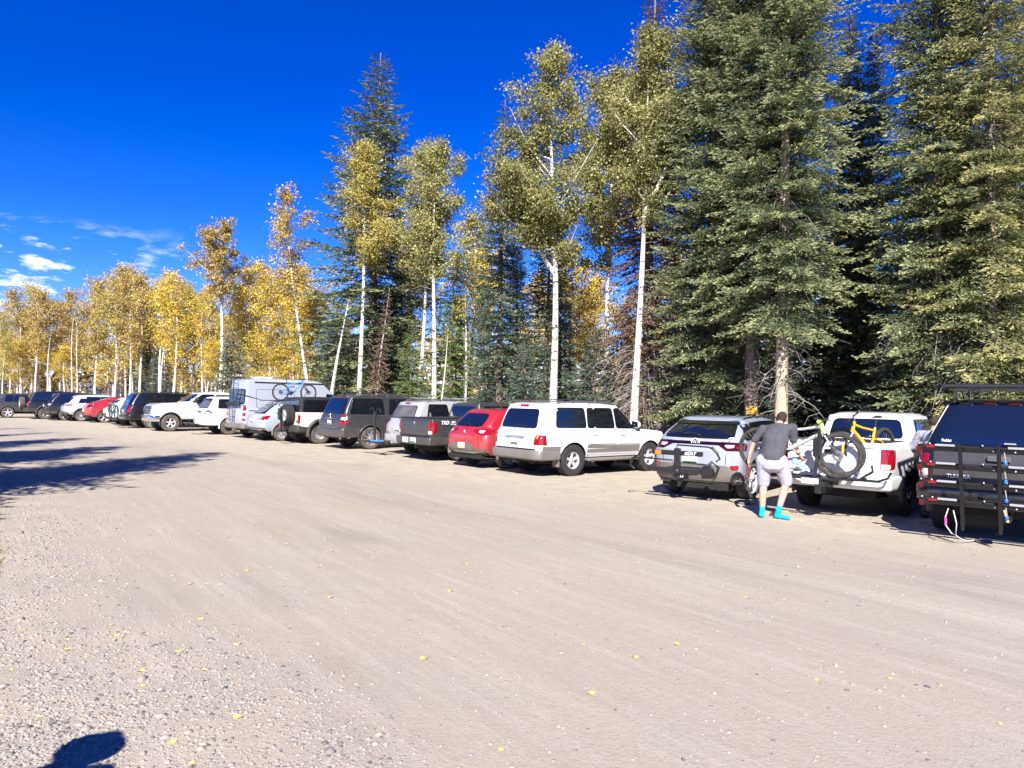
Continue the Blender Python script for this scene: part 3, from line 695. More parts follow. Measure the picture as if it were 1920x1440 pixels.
# ---- the golden grove: kinds of aspen shared by many trees
KA = []
for i, (H, cb, Rc, n, lf, tc_) in enumerate(((10, .42, 1.9, 6300, LF_ORNG, .5), (10, .50, 1.7, 5600, LF_GOLD, .5), (10, .36, 2.0, 6400, LF_MIX, .55), (10, .55, 1.5, 4200, LF_ORNG, .6),
                                             (10, .34, 2.1, 6800, LF_GOLD, .45), (10, .46, 1.6, 5400, LF_MIX, .42))):
    KA.append((make_aspen(80 + i, H, 0.117, cb, Rc, n, lf, (random.Random(i).uniform(-.5, .5), .2), .25, .055, 22, low=6, clump=.25, tintc=tc_), H))
grove = [(18,70,590,0),(38,66,548,0),(56,76,540,2),(66,64,548,0),(96,70,560,3),(112,78,575,0),(128,82,600,1),(143,70,548,0),(178,62,530,0),(187,74,540,3),(212,63,522,2),(228,68,512,0),
 (243,60,503,0),(250,64,515,3),(262,61,520,0),(285,66,540,2),(300,58,525,1),(323,55,515,4),(345,62,540,2),(362,66,545,5),(378,57,540,4),(398,60,570,2),(455,52,505,4),(478,56,520,2),(500,50,500,4),(520,54,515,1),
 (548,47,500,4),(562,50,520,1),(575,45,540,2),(440,58,540,2),(5,60,600,2),(-20,68,560,0),(-45,62,560,3),(150,90,600,5),(50,92,610,5),(90,95,620,5),(340,80,600,5),(240,85,600,1),(420,75,590,1),(600,52,560,4),
 (560,62,560,5),(640,56,600,4),(740,48,420,4),(760,46,470,1),(880,44,400,5),(900,42,470,1),(1075,40,500,4),(1095,44,540,4),(1120,48,520,1),(1170,42,560,4),(1230,45,540,2),(1270,40,460,4),(1300,46,520,1),(1060,36,450,5),(1900,34,360,4),(1840,42,430,4),(1620,48,420,1),(860,40,560,1),(1000,45,520,4),
 (70,68,640,1),(30,64,640,4),(125,66,650,1),(205,66,640,4),(270,64,650,1),(335,60,650,4),(385,55,640,1),(470,50,610,2),(515,49,630,4),(555,47,640,4)]
rr = random.Random(77)
kl = ['amber leafed aspen with bare white trunk in the distant grove', 'golden aspen in the grove behind the parked cars', 'yellow green aspen in the grove behind the parked cars',
      'sparse amber topped aspen in the distant grove', 'broad bright gold aspen behind the tree line', 'yellow green aspen deep in the grove']
for (px, y, top, k) in grove:
    me, H = KA[k]
    plant('aspen_tree', kl[k], 'aspen tree', px, y, me, top, H, rz=rr.uniform(0, 6.28), group='aspens like it among the far trees', wid=rr.uniform(.85, 1.1) * (1.0 if top < 620 else 1.35))
# slim bare trunks between them
TR = make_aspen(90, 9, 0.101, .93, .4, 60, LF_MIX, (.1, .1), .2, .05, 8, low=10)
for i in range(62):
    px = rr.uniform(-60, 600) if i < 46 else rr.uniform(600, 1300)
    y = rr.uniform(56, 85) if i < 46 else rr.uniform(36, 52)
    plant('aspen_tree', 'bare slender white aspen trunk deep in the grove', 'aspen tree', px, y, TR, rr.uniform(560, 640), 9, rz=rr.uniform(0, 6.28), group='bare white trunks deep in the grove', wid=rr.uniform(.7, 1.5))
# dark firs in the second row
second = [(270,62,625),(295,60,640),(245,70,640),(5,74,690),(318,64,650),(1310,26,420),(1385,25,150),(1500,27,330),(1600,30,430),(1700,27,470),(1735,24,330),(1760,26,60),(1830,22,80),(1905,25,90),(1960,19,60),(1560,33,400),
          (1660,33,480),(1450,30,200),(1790,34,200),(1880,33,150),(1350,32,260),(905,33,520),(965,32,420),(1060,33,600),(1100,34,640),(860,38,600),(730,40,560),(650,40,600),(700,38,470),(1260,34,620),(1180,34,600),(1210,30,650),(590,44,650),(612,37,600)]
for i, (px, y, top) in enumerate(second):
    me, H = [FIRA, FIRB, FIRC][i % 3] if y < 60 else FIRC
    plant('fir_tree', 'dark fir standing in the second row of the forest' if y < 60 else 'dark fir among the white trunks of the far grove', 'fir tree', px, y, me, top, H, rz=rr.uniform(0, 6.28), group='dark firs behind the front row', wid=rr.uniform(.9, 1.2) if px < 1280 else 1.0)
# the forest goes on: a far mass behind everything
def far_forest():
    r_ = np.random.default_rng(9); n = 60000
    a = r_.uniform(R(-44), R(44), n); d = r_.uniform(95, 125, n); 
    hh = 7.0 + 1.6 * np.sin(a * 37) + 1.2 * np.sin(a * 83 + 1) + .8 * np.sin(a * 171)
    hh = np.where(a > R(-12), hh + 4, hh)
    z = np.abs(r_.random(n)) ** .8 * hh
    keep = r_.random(n) < np.where(z > hh * .45, .9, .55); C = np.stack([np.sin(a) * d, np.cos(a) * d, z], 1)[keep]; n = len(C)
    U = rdir(r_, n) * .26; W = np.cross(U, rdir(r_, n)); v, q = quads_from(C, U, W)
    return np_mesh('forest', v, q, [LF_ORNG], r_.random(n))
tag(link('forest', far_forest()), 'far amber woodland seen low between the trunks', 'forest', kind='stuff')

# undergrowth along the tree line
r_ = np.random.default_rng(21); pts = []
while len(pts) < 34000:
    y = 14 + 66 * r_.random() ** 1.5; ac = 26.2 + 12 * r_.random() ** 1.4
    x = (ac - y) / .95
    if abs(x) > y * .8 or sin(x * 1.9 + y) * sin(y * 2.3 - x) < -.35: continue
    pts.append((x, y, 0))
grass('undergrowth', pts, .55, [(.10, .12, .04), (.30, .24, .09), (.40, .30, .10), (.16, .18, .06), (.22, .13, .06)], 'low yellow and green undergrowth along the foot of the trees', 4, .5, .018)

# trees behind and left of the camera that throw the long shadows over the road
a = make_fir(98, 14, .2, 3.0, .05, NEEDLE, PINB, 1.2, .24, whorl=.32, droop=.3, shape=.85)
def shadow_tree(px, py, H, label, wid=1.0, lat=1.0):
    t = G(px, py); k = H / tan(SUN_EL); h = Vector((SUN_DIR.x, SUN_DIR.y)).normalized()
    o = empty('fir_tree', (t.x + h.x * k, t.y + h.y * k, 0)); tag(o, label, 'fir tree', 'firs left of the road that shade it')
    for nm, me in zip(('trunk', 'crown'), a): c = link(nm, me, o); c.scale = (H / 14 * wid, H / 14 * wid, H / 14)
shadow_tree(405, 849, 13.5, 'fir beside the camera whose long shadow reaches farthest over the road', 1.5)
shadow_tree(215, 838, 13.0, 'fir beside the camera throwing the second long shadow', 1.9)
shadow_tree(150, 822, 14.0, 'fir left of the road throwing a thin shadow tip', 1.5)
shadow_tree(100, 811, 14.0, 'fir left of the road throwing the farther thin shadow tips', .7)
shadow_tree(60, 802, 14.0, 'fir left of the road throwing the farthest shadow tip', .6)
shadow_tree(60, 880, 11.5, 'lower fir whose shadow darkens the left edge of the road', 1.5)
# ---------------------------------------------------------------- vehicles
def lerp(a, b, t): return a + (b - a) * t
def zat(zp, x):
    if not isinstance(zp, (list, tuple)): return zp
    if x <= zp[0][0]: return zp[0][1]
    for (a, za), (b, zb) in zip(zp, zp[1:]):
        if x <= b: 
            t = (x - a) / (b - a); return za + (zb - za) * t
    return zp[-1][1]
NE, NC, NS = 6, 8, 30
def ring(zp, xr, xf, w, rc=(.18, .30), fc=(.35, .6), tp=.02):
    """half outline seen from above, from the middle of the tail round the right side to the middle of the nose; then mirrored"""
    (ra, rb), (fa, fb) = rc, fc; rb = min(rb, w * .95); fb = min(fb, w * .95)
    h = []
    for i in range(NE): h.append((xr, (w - rb) * i / NE))
    for i in range(NC):
        a = pi / 2 * i / NC; h.append((xr + ra * (1 - cos(a)), w - rb + rb * sin(a)))
    for i in range(NS + 1):
        x = lerp(xr + ra, xf - fa, i / NS); h.append((x, w))
    for i in range(1, NC + 1):
        a = pi / 2 * i / NC; h.append((xf - fa * (1 - sin(a)), w - fb * (1 - cos(a))) if False else (xf - fa + fa * sin(a), w - fb + fb * cos(a)))
    for i in range(1, NE + 1): h.append((xf, (w - fb) * (1 - i / NE)))
    out = []
    for (x, y) in h:
        t = (x - xr) / max(.01, xf - xr); k = 1 - tp * (2 * t - 1) ** 4
        out.append((x, -y * k, zat(zp, x)))
    return out
def loft(rings, cap_bot=True, cap_top=True):
    n = len(rings[0]); vs = []; fs = []
    idx = []
    for r in rings:
        a = []
        for i, p in enumerate(r): a.append(len(vs)); vs.append(p)
        b = [a[0]]
        for i in range(1, n - 1): b.append(len(vs)); x, y, z = r[i]; vs.append((x, -y, z))
        b.append(a[-1]); idx.append((a, b))
    for (a0, b0), (a1, b1) in zip(idx, idx[1:]):
        for i in range(n - 1):
            fs.append((a0[i], a0[i + 1], a1[i + 1], a1[i])); fs.append((b0[i + 1], b0[i], b1[i], b1[i + 1]))
    def cap(ab, flip):
        a, b = ab
        for i in range(n - 1):
            f = [a[i], a[i + 1], b[i + 1], b[i]]; f = [v for k, v in enumerate(f) if v not in f[:k]]
            if len(f) > 2: fs.append(tuple(f[::-1] if flip else f))
    if cap_bot: cap(idx[0], False)
    if cap_top: cap(idx[-1], True)
    return vs, fs

def carve(name, vs, fs, cutters):
    """mesh minus the wheel wells and the load bed"""
    me = bpy.data.meshes.new(name); me.from_pydata(vs, [], fs)
    bm = bmesh.new(); bm.from_mesh(me); bmesh.ops.recalc_face_normals(bm, faces=bm.faces); bm.to_mesh(me); bm.free()
    o = bpy.data.objects.new(name, me); COL.objects.link(o)
    if not cutters.v: return o
    cm = cutters.mesh('cut', []); bm = bmesh.new(); bm.from_mesh(cm); bmesh.ops.recalc_face_normals(bm, faces=bm.faces); bm.to_mesh(cm); bm.free()
    c = bpy.data.objects.new('cut', cm); COL.objects.link(c)
    md = o.modifiers.new('b', 'BOOLEAN'); md.object = c; md.operation = 'DIFFERENCE'; md.solver = 'EXACT'
    bpy.context.view_layer.update()
    new = bpy.data.meshes.new_from_object(o.evaluated_get(bpy.context.evaluated_depsgraph_get()))
    o.modifiers.clear(); o.data = new; bpy.data.objects.remove(c); return o

def inside(p, poly):
    c = False; n = len(poly)
    for i in range(n):
        (x1, y1), (x2, y2) = poly[i], poly[i - 1]
        if (y1 > p[1]) != (y2 > p[1]) and p[0] < (x2 - x1) * (p[1] - y1) / (y2 - y1) + x1: c = not c
    return c
def rpoly(pts, r, n=4):
    out = []; k = len(pts)
    rs = r if isinstance(r, (list, tuple)) else [r] * k
    for i in range(k):
        p = Vector(pts[i]); a = Vector(pts[i - 1]) - p; b = Vector(pts[(i + 1) % k]) - p
        rr_ = min(rs[i], a.length * .45, b.length * .45)
        if rr_ < .003: out.append(tuple(p)); continue
        p0 = p + a.normalized() * rr_; p1 = p + b.normalized() * rr_
        for j in range(n + 1):
            t = j / n; out.append(tuple(p0 * (1 - t) ** 2 + p * 2 * t * (1 - t) + p1 * t * t))
    return out
AX = {'R': (Vector((0, 1, 0)), lambda u, v: Vector((u, -6, v))), 'L': (Vector((0, -1, 0)), lambda u, v: Vector((u, 6, v))),
      'B': (Vector((1, 0, 0)), lambda u, v: Vector((-6, u, v))), 'F': (Vector((-1, 0, 0)), lambda u, v: Vector((14, u, v))),
      'T': (Vector((0, 0, -1)), lambda u, v: Vector((u, v, 8)))}
def panel(mb, bvh, poly, side, off=.006, mat=0, step=.09, skirt=.02, maxd=None):
    """a plate that lies on the bodywork: the 2D outline is laid on the surface and stands proud of it"""
    k = len(poly); B = []
    for i in range(k):
        a, b = Vector(poly[i]), Vector(poly[(i + 1) % k]); m = max(1, int((b - a).length / step))
        for j in range(m): B.append(a.lerp(b, j / m))
    nb = len(B); us = [p.x for p in B]; vv = [p.y for p in B]; I = []
    u = min(us) + step * .5
    while u < max(us):
        v = min(vv) + step * .5
        while v < max(vv):
            if inside((u, v), [(q.x, q.y) for q in B]) and min((Vector((u, v)) - q).length_squared for q in B) > (step * .35) ** 2: I.append(Vector((u, v)))
            v += step
        u += step
    res = geometry.delaunay_2d_cdt(B + I, [(i, (i + 1) % nb) for i in range(nb)], [], 1, 1e-6)
    P2, F = res[0], res[2]
    d, org = AX[side]; top = []
    for p in P2:
        h = bvh.ray_cast(org(p.x, p.y), d)[0]; top.append(h)
    good = [h for h in top if h is not None]
    if not good: return
    ax = 0 if side in 'BF' else (1 if side in 'RL' else 2)
    med = sorted(h[ax] for h in good)[len(good) // 2]
    for i, p in enumerate(P2):
        if top[i] is None:
            q = org(p.x, p.y); q[ax] = med; top[i] = bvh.find_nearest(q)[0]
        elif maxd and abs(top[i][ax] - med) > maxd:
            # off the surface's edge: keep it in the median plane
            q = org(p.x, p.y); q[ax] = med + maxd * (1 if top[i][ax] > med else -1); top[i] = q
    T_ = [t - d * off for t in top]
    flip = side in ('R', 'F') 
    mb.add(T_, [tuple(f) for f in F], mat, True)
    ec = {}
    for f in F:
        for a, b in zip(f, list(f[1:]) + [f[0]]): ec[(min(a, b), max(a, b))] = ec.get((min(a, b), max(a, b)), 0) + 1
    ed = [e for e, c in ec.items() if c == 1]
    vs = []; fs = []
    for a, b in ed:
        q = len(vs); vs += [T_[a], T_[b], T_[b] + d * (off + skirt), T_[a] + d * (off + skirt)]; fs.append((q, q + 1, q + 2, q + 3))
    mb.add(vs, fs, mat, False)
def mir(side): return {'R': 'L', 'L': 'R'}.get(side, side)
def mirp(poly, side): return poly if side in 'RL' else [(-u, v) for u, v in poly][::-1]

WHEELS = {}
def wheel_meshes(r, tw, rim, style, tyre_m, rim_m, tread):
    key = (r, tw, rim, style, tyre_m.name, rim_m.name, tread)
    if key in WHEELS: return WHEELS[key]
    t = MB(); h = tw / 2; n = 48
    MY = Matrix.Rotation(R(90), 4, 'X')      # lathe axis -> along -y (outer face towards -y)
    prof = [(rim * 1.0, h * .80), (rim * 1.04, h * .92), (rim + (r - rim) * .45, h * 1.02), (rim + (r - rim) * .8, h * .99), (r * .975, h * .88), (r * .995, h * .62), (r, h * .2), (r, -h * .2), (r * .995, -h * .62), (r * .975, -h * .88),
            (rim + (r - rim) * .8, -h * .99), (rim + (r - rim) * .45, -h * 1.02), (rim * 1.04, -h * .92), (rim, -h * .8)]
    t.lathe(prof, n, 0, MY)
    if tread:
        m = 44 if r < .41 else 40
        for i in range(m):       # tread blocks and shoulder lugs
            a = 2 * pi * i / m
            for s_ in (-1, 1):
                M = MY @ Matrix.Rotation(a + (.5 * 2 * pi / m if s_ > 0 else 0), 4, 'Z')
                t.box((r * .955, -.011 * r / .38, s_ * h * .97 if s_ < 0 else h * .58), (r + .008, .011 * r / .38, h * .97 if s_ > 0 else -h * .58), 0, .003, M=M)
                t.box((r * .98, -.012, s_ * h * .30 - h * .2), (r + .008, .008, s_ * h * .30 + h * .2), 0, M=M)
    else:
        for hh in (-.45, 0, .45): t.lathe([(r * 1.001, hh * h - .006), (r * .985, hh * h), (r * 1.001, hh * h + .006)], n, 1, MY)
    tm = t.mesh('tyre', [tyre_m, SEAM])
    w = MB()
    w.lathe([(rim * 1.015, h * .84), (rim * 1.0, h * .87), (rim * .96, h * .84), (rim * .93, h * .6), (rim * .90, -h * .75), (rim * .99, -h * .80)], 40, 0, MY)
    w.lathe([(.0, -h * .1), (rim * .9, -h * .1)], 24, 1, MY)        # dark brake backing
    w.lathe([(rim * .68, h * -.05), (rim * .70, h * .02), (rim * .3, h * .05)], 28, 2, MY)    # brake disc
    z1 = h * .66
    def spoke(a, w0, w1, r0, r1, za, zb, mat=0, th=.02):
        M = MY @ Matrix.Rotation(a, 4, 'Z')
        vs = [(r0, -w0, za), (r0, w0, za), (r1, w1, zb), (r1, -w1, zb)]; vs += [(x, y * 1.25, z - th - .015) for x, y, z in vs]
        w.M = M; w.add(vs, [(0, 1, 2, 3), (7, 6, 5, 4), (0, 4, 5, 1), (1, 5, 6, 2), (2, 6, 7, 3), (3, 7, 4, 0)], mat, False); w.M = Matrix()
    hub = rim * .22
    if style == 'five':
        for i in range(5):
            a = 2 * pi * i / 5 + pi / 2; spoke(a, rim * .17, rim * .13, hub, rim * .6, z1 * .9, z1 * .97); spoke(a, rim * .13, rim * .19, rim * .6, rim * .95, z1 * .97, z1 * 1.12)
    elif style == 'six':
        for i in range(6): spoke(2 * pi * i / 6 + pi / 2, rim * .15, rim * .14, hub, rim * .95, z1 * .85, z1 * 1.12)
    elif style == 'split':
        for i in range(6):
            for s_ in (-.14, .14): spoke(2 * pi * i / 6 + s_ + pi / 6, rim * .055, rim * .065, hub, rim * .95, z1 * .9, z1 * 1.1)
    elif style == 'multi':
        for i in range(9):
            for s_ in (-.12, .12): spoke(2 * pi * i / 9 + s_, rim * .045, rim * .06, hub, rim * .95, z1 * .9, z1 * 1.1)
    elif style == 'aero':
        for i in range(5):
            a = 2 * pi * i / 5 + .3
            spoke(a, rim * .06, rim * .05, hub, rim * .95, z1 * .9, z1 * 1.1); spoke(a + .30, rim * .05, rim * .17, rim * .35, rim * .95, z1 * .8, z1 * 1.08)
            spoke(a - .22, rim * .10, rim * .10, hub, rim * .93, z1 * .6, z1 * .8, 1)
    elif style == 'mesh':
        for i in range(8):
            a = 2 * pi * i / 8; spoke(a, rim * .06, rim * .03, hub, rim * .7, z1 * .9, z1)
            for s_ in (-.2, .2): spoke(a + s_, rim * .03, rim * .06, rim * .55, rim * .95, z1 * .95, z1 * 1.1)
    w.lathe([(0, z1 * 1.02), (hub * .6, z1 * 1.02), (hub * .8, z1 * .98), (hub * 1.15, z1 * .8), (hub * 1.2, z1 * .3)], 20, 0, MY)
    w.lathe([(0, z1 * 1.06), (hub * .5, z1 * 1.06), (hub * .52, z1 * 1.0)], 16, 3, MY)
    for i in range(5):
        a = 2 * pi * i / 5; w.lathe([(0, z1 * 1.0), (.009, z1 * 1.0), (.01, z1 * .9)], 6, 1, MY @ Matrix.Translation((hub * .85 * cos(a), hub * .85 * sin(a), 0)))
    wm = w.mesh('rim', [rim_m, SEAM, STEEL, SILV])
    WHEELS[key] = (tm, wm); return tm, wm

DEF = dict(L=4.6, W=1.88, H=1.7, ro=.95, wb=2.7, zs=.40, r=.36, tw=.235, rim=.235, style='split', zb=(1.08, 1.02), zh=.90, xc=3.40, xw=2.70, xgb=.14, xg=.55, tum=.19, rc=(.20, .42), fc=(.38, .62),
           paint=None, glass=GLASS, tyre=RUBBERD, rimm=ALLOY, tread=False, nose=.0, zmid=None, pickup=None, top=None, arch=1.16, roofr=.09, tail=.0, tailz=.72)
def car(name, label, cat, contact, heading, which='RR', group=None, **kw):
    s = dict(DEF); s.update(kw); L, W, H = s['L'], s['W'], s['H']; hw = W / 2; zs = s['zs']; zr, zc = s['zb']
    xc, xw, xgb, xg = s['xc'], s['xw'], s['xgb'], s['xg']; zh = s['zh']; rc, fc = s['rc'], s['fc']; roof = hw - s['tum']
    xr_ax, xf_ax = s['ro'], s['ro'] + s['wb']; ar = s['r'] * s['arch']; r = s['r']
    belt = [(0, zr), (xc - .25, zc), (xc + .15, zc - .015), (L - .35, zh + .03), (L, zh - .06)]
    low = [(x, z - .07) for x, z in belt]
    mid = lerp(zs, zr, s['tailz'])
    P_ = s['pickup']
    rings = [ring(zs, .30, L - .30, hw - .16, rc, fc, .01), ring(zs + .01, .16, L - .16, hw - .08, rc, fc, .01), ring(zs + .09, .05, L - .05, hw - .03, rc, fc), ring(zs + .20, .0 + s['tail'], L - .005, hw - .01, rc, fc),
             ring(lerp(zs, zr, .52), .0 + s['tail'], L, hw, rc, fc), ring([(x, lerp(zs, z, tz)) for x, z in belt] if (tz := s['tailz']) else 0, .01 + s['tail'], L - .015, hw - .004, rc, fc),
             ring(low, lerp(.02, xgb, .75) if not P_ else .015, L - .04, hw - .018, rc, fc), ring(belt, xgb if not P_ else .02, L - .08, hw - .035, rc, fc)]
    zt_ = [(x, z + .022) for x, z in belt]
    if P_:
        cabx = P_['cab']; rings.append(ring(zt_, .05, L - .22, hw - .065, rc, fc))
        rings.append(ring([(x, z + .024 + (.02 if x < xc else 0)) for x, z in belt], cabx, xc + .06, hw - .08, (.06, .14), (.42, .55)))
        x0b, x0t = cabx, cabx + P_.get('lean', .12); crb = (.07, .16)
    else:
        rings.append(ring(zt_, xgb + .01, L - .22, hw - .06, rc, fc)); rings.append(ring([(x, z + .04) for x, z in belt], xgb + .015, lerp(xc, L, .55), hw - .085, (rc[0] * .8, rc[1]), (.5, .62)))
        rings.append(ring([(x, z + .055) for x, z in belt], xgb + .02, xc + .05, hw - .09, (rc[0] * .8, rc[1]), (.42, .55)))
        x0b, x0t = xgb + .02, xg; crb = (rc[0] * .8, rc[1])
    for t in (.12, .4, .68, .9, 1.0):
        zz = [(x, lerp(z + .055, H - s['roofr'] * .8, t)) for x, z in belt[:3]]
        e = t ** 1.25
        rings.append(ring(zz, lerp(x0b, x0t, e), lerp(xc, xw, t ** 1.08), lerp(hw - .09, roof, t ** 1.15), crb, (lerp(.42, .20, t), lerp(.55, .5, t)), .03))
    for dx, dw, z in ((.05, .035, H - s['roofr'] * .45), (.14, .10, H - s['roofr'] * .14), (.32, .26, H - .004), (.6, .5, H)):
        rings.append(ring([(x0t, z - .03), (lerp(x0t, xw, .35), z), (lerp(x0t, xw, .75), z - .006), (xw, z - .045)], x0t + dx * .8, xw - dx, roof - dw, (.12, .2), (.2, .4), .05))
    vs, fs = loft(rings)
    cut = MB(); ywell = hw - s['tw'] - .16
    for x in (xr_ax, xf_ax):
        for sg in (-1, 1):
            M = along((x, sg * ywell, r), (x, sg * (hw + .4), r)); cut.lathe([(0, 0), (ar, 0), (ar, hw + .4 - ywell), (0, hw + .4 - ywell)], 40, 0, M, False)
            cut.box((x - ar, min(sg * ywell, sg * (hw + .4)), -.3), (x + ar, max(sg * ywell, sg * (hw + .4)), r * .6)) if False else None
    if P_: cut.box((.07, -(hw - .17), .78), (P_['cab'] - .05, hw - .17, 3))
    root = empty(name, (0, 0, 0)); tag(root, label, cat, group)
    bo = carve('body', vs, fs, cut); bo.parent = root; me = bo.data
    me.materials.clear(); me.materials.append(s['paint']); me.materials.append(SEAM); me.materials.append(s['top'] or s['paint']); me.materials.append(BLK)
    bo.data.name = 'body'; ztop = max(zr, zc) + .03
    for p in me.polygons:
        c = p.center; k = 0
        for x in (xr_ax, xf_ax):
            dd = hypot(c.x - x, c.z - r)
            if dd < ar * 1.004 and abs(c.y) < hw + .05 and (dd < ar * .97 or abs(p.normal.y) < .2) and abs(c.y) > ywell - .02 and c.z < r + ar * 1.01: 
                if abs(p.normal.y) < .3 or abs(abs(c.y) - ywell) < .03: k = 1
        if s['top'] and c.z > zat([(x, z + .03) for x, z in belt], c.x) and c.x < xc + .2: k = 2
        if p.normal.z < -.7 and c.z < zs + .12: k = 1
        if P_ and .07 < c.x < P_['cab'] and abs(c.y) < hw - .15 and c.z < zr - .02 and c.z > .7: k = 3
        p.material_index = k
    me.polygons.foreach_set('use_smooth', [True] * len(me.polygons)); me.update(); me.set_sharp_from_angle(angle=R(32))
    bvh = BVHTree.FromPolygons([v.co.copy() for v in me.vertices], [tuple(p.vertices) for p in me.polygons])
    S = dict(s=s, root=root, bvh=bvh, belt=belt, hw=hw, ar=ar, roof=roof, xr=xr_ax, xf=xf_ax)
    # undercarriage
    mb = MB(); mb.box((.5, -hw + .38, r * .75), (L - .5, hw - .38, zs + .05), 0, .03)
    for x in (xr_ax, xf_ax): mb.tube([(x, -hw + .2, r), (x, hw - .2, r)], .055, 8)
    mb.sphere((xr_ax, .0, r), (.14, .13, .13), 10)
    mb.box((.12, -hw * .75, zs - .10), (.35, hw * .75, zs + .04), 0, .02)
    mb.tube([(.10, -hw * .55, zs - .07), (.45, -hw * .55, zs - .05)], .035, 10)
    mb.build('underbody', [UNDER], root)
    tm, wm = wheel_meshes(r, s['tw'], s['rim'], s['style'], s['tyre'], s['rimm'], s['tread'])
    for x in (xr_ax, xf_ax):
        for sg in (-1, 1):
            w = empty('wheel', (x, sg * (hw - s['tw'] / 2 - .025), r), 0 if sg < 0 else pi, root)
            link('tyre', tm, w); link('rim', wm, w)
    # place it on its measured wheel
    lx = xr_ax if which[1] == 'R' else xf_ax; ly = (-1 if which[0] == 'R' else 1) * (hw - s['tw'] / 2 - .025)
    a = R(90 - heading); root.rotation_euler[2] = a
    root.location = (contact.x - (lx * cos(a) - ly * sin(a)), contact.y - (lx * sin(a) + ly * cos(a)), 0)
    return S

def add(S, name, polys, m, off=.006, parent=None, step=.09, both=True, skirt=.02, maxd=None, label=None, one_each=False):
    """polys: list of (side, outline); both: the mirror side too"""
    mats = m if isinstance(m, (list, tuple)) else [m]; objs = []
    sets = [[(sd, p) for sd, p in polys]]
    if both: sets.append([(mir(sd), mirp(p, sd)) for sd, p in polys])
    if both and not one_each:
        sets = sets
    for st in sets:
        mb = MB()
        for it in st: panel(mb, S['bvh'], it[1], it[0], off, 0, step, skirt, maxd)
        if mb.v: objs.append(mb.build(name, mats, parent or S['root']))
    return objs
def glass_side(S, panes, off=.008, frame=True, m=None, fm=None, grow=.03, rad=.05):
    """panes: (x bottom rear, x bottom front, x top front, x top rear[, z bottom, z top]) side windows with black surrounds"""
    s = S['s']; H = s['H']
    for p in panes:
        xb0, xb1, xt1, xt0 = p[:4]; z0 = (lambda x: (p[4] if len(p) > 4 else zat(S['belt'], x) + .075)); z1 = p[5] if len(p) > 5 else H - .155
        z1f = p[6] if len(p) > 6 else z1
        poly = [(xb0, z0(xb0)), (xb1, z0(xb1)), (xt1, z1f), (xt0, z1)]
        if abs(xt1 - xt0) < .03: poly = poly[:3]
        if frame:
            c = Vector((sum(q[0] for q in poly) / len(poly), sum(q[1] for q in poly) / len(poly)))
            gp = []
            for q in poly: v = Vector(q) - c; gp.append(tuple(c + Vector((v.x + math.copysign(grow, v.x), v.y + math.copysign(grow, v.y)))))
            add(S, 'window_frame', [('R', rpoly(gp, rad + grow))], fm or BLKG, .011, step=.07)
        for o in add(S, 'side_window', [('R', rpoly(poly, rad))], m or s['glass'], .017, step=.07): pass
def rear_glass(S, wb, wt, z0, z1, m=None, frame=BLKG, rad=.07, grow=.03, name='rear_window', side='B', maxd=None):
    poly = [(-wb, z0), (wb, z0), (wt, z1), (-wt, z1)]
    if frame: add(S, 'window_frame', [(side, rpoly([(-wb - grow, z0 - grow), (wb + grow, z0 - grow), (wt + grow, z1 + grow), (-wt - grow, z1 + grow)], rad + grow))], frame, .012, both=False, step=.05, maxd=maxd)
    return add(S, name, [(side, rpoly(poly, rad))], m or S['s']['glass'], .018, both=False, step=.05, maxd=maxd)[0]
def windscreen(S, m=None):
    s = S['s']; hw = S['hw']; zc = s['zb'][1]; H = s['H']
    add(S, 'windscreen', [('F', rpoly([(-hw + .2, zc + .09), (hw - .2, zc + .09), (S['roof'] - .1, H - .12), (-S['roof'] + .1, H - .12)], .08))], m or s['glass'], .008, both=False, step=.12)
def door(S, poly, handle=None, rad=.05, seam=.012, m=None, hm=None, off=.005):
    sg = [Vector(p) for p in poly]; c = sum(sg, Vector((0, 0))) / len(sg)
    gp = [tuple(Vector(p) + Vector((math.copysign(seam, p[0] - c.x), math.copysign(seam, p[1] - c.y)))) for p in poly]
    add(S, 'door_seam', [('R', rpoly(gp, rad + seam))], SEAM, .002, step=.14)
    ds = add(S, 'door', [('R', rpoly(poly, rad))], m or S['s']['paint'], off, step=.14)
    if handle:
        for d, sd in zip(ds, (-1, 1)):
            x, z = handle; h = S['bvh'].ray_cast(Vector((x, sd * 6, z)), Vector((0, -sd, 0)))[0]; y = h.y if h else sd * S['hw']
            mb = MB(); mb.box((x - .10, min(y, y + sd * .035), z - .014), (x + .10, max(y, y + sd * .035), z + .014), 0, .01); mb.build('door_handle', [hm or S['s']['paint']], d)
def bumper(S, z0, z1, out=.05, wout=.012, m=None, xend=None, name='bumper', front=False, rc=None):
    s = S['s']; xe = xend if xend is not None else S['xr'] - S['ar'] - .01; hw = S['hw']; rc = rc or (s['rc'][0], s['rc'][1]); L = s['L']
    rs = []
    for z, i in ((z0, .05), (z0 + .03, .01), (z0 + .06, 0), (z1 - .04, 0), (z1 - .012, .012), (z1, .05)):
        if not front: rs.append(ring(z, -out + i + s['tail'], xe, hw + wout - i * .6, rc, (.01, .02), 0))
        else: rs.append(ring(z, L - (S['s']['L'] - S['xf'] - S['ar'] - .01), L + out - i, hw + wout - i * .6, (.01, .02), s['fc'], 0))
    mb = MB(); vs, fs = loft(rs); mb.add(vs, fs, 0, True); o = mb.build(name, [m or s['paint']], S['root']); o.data.set_sharp_from_angle(angle=R(35)); return o
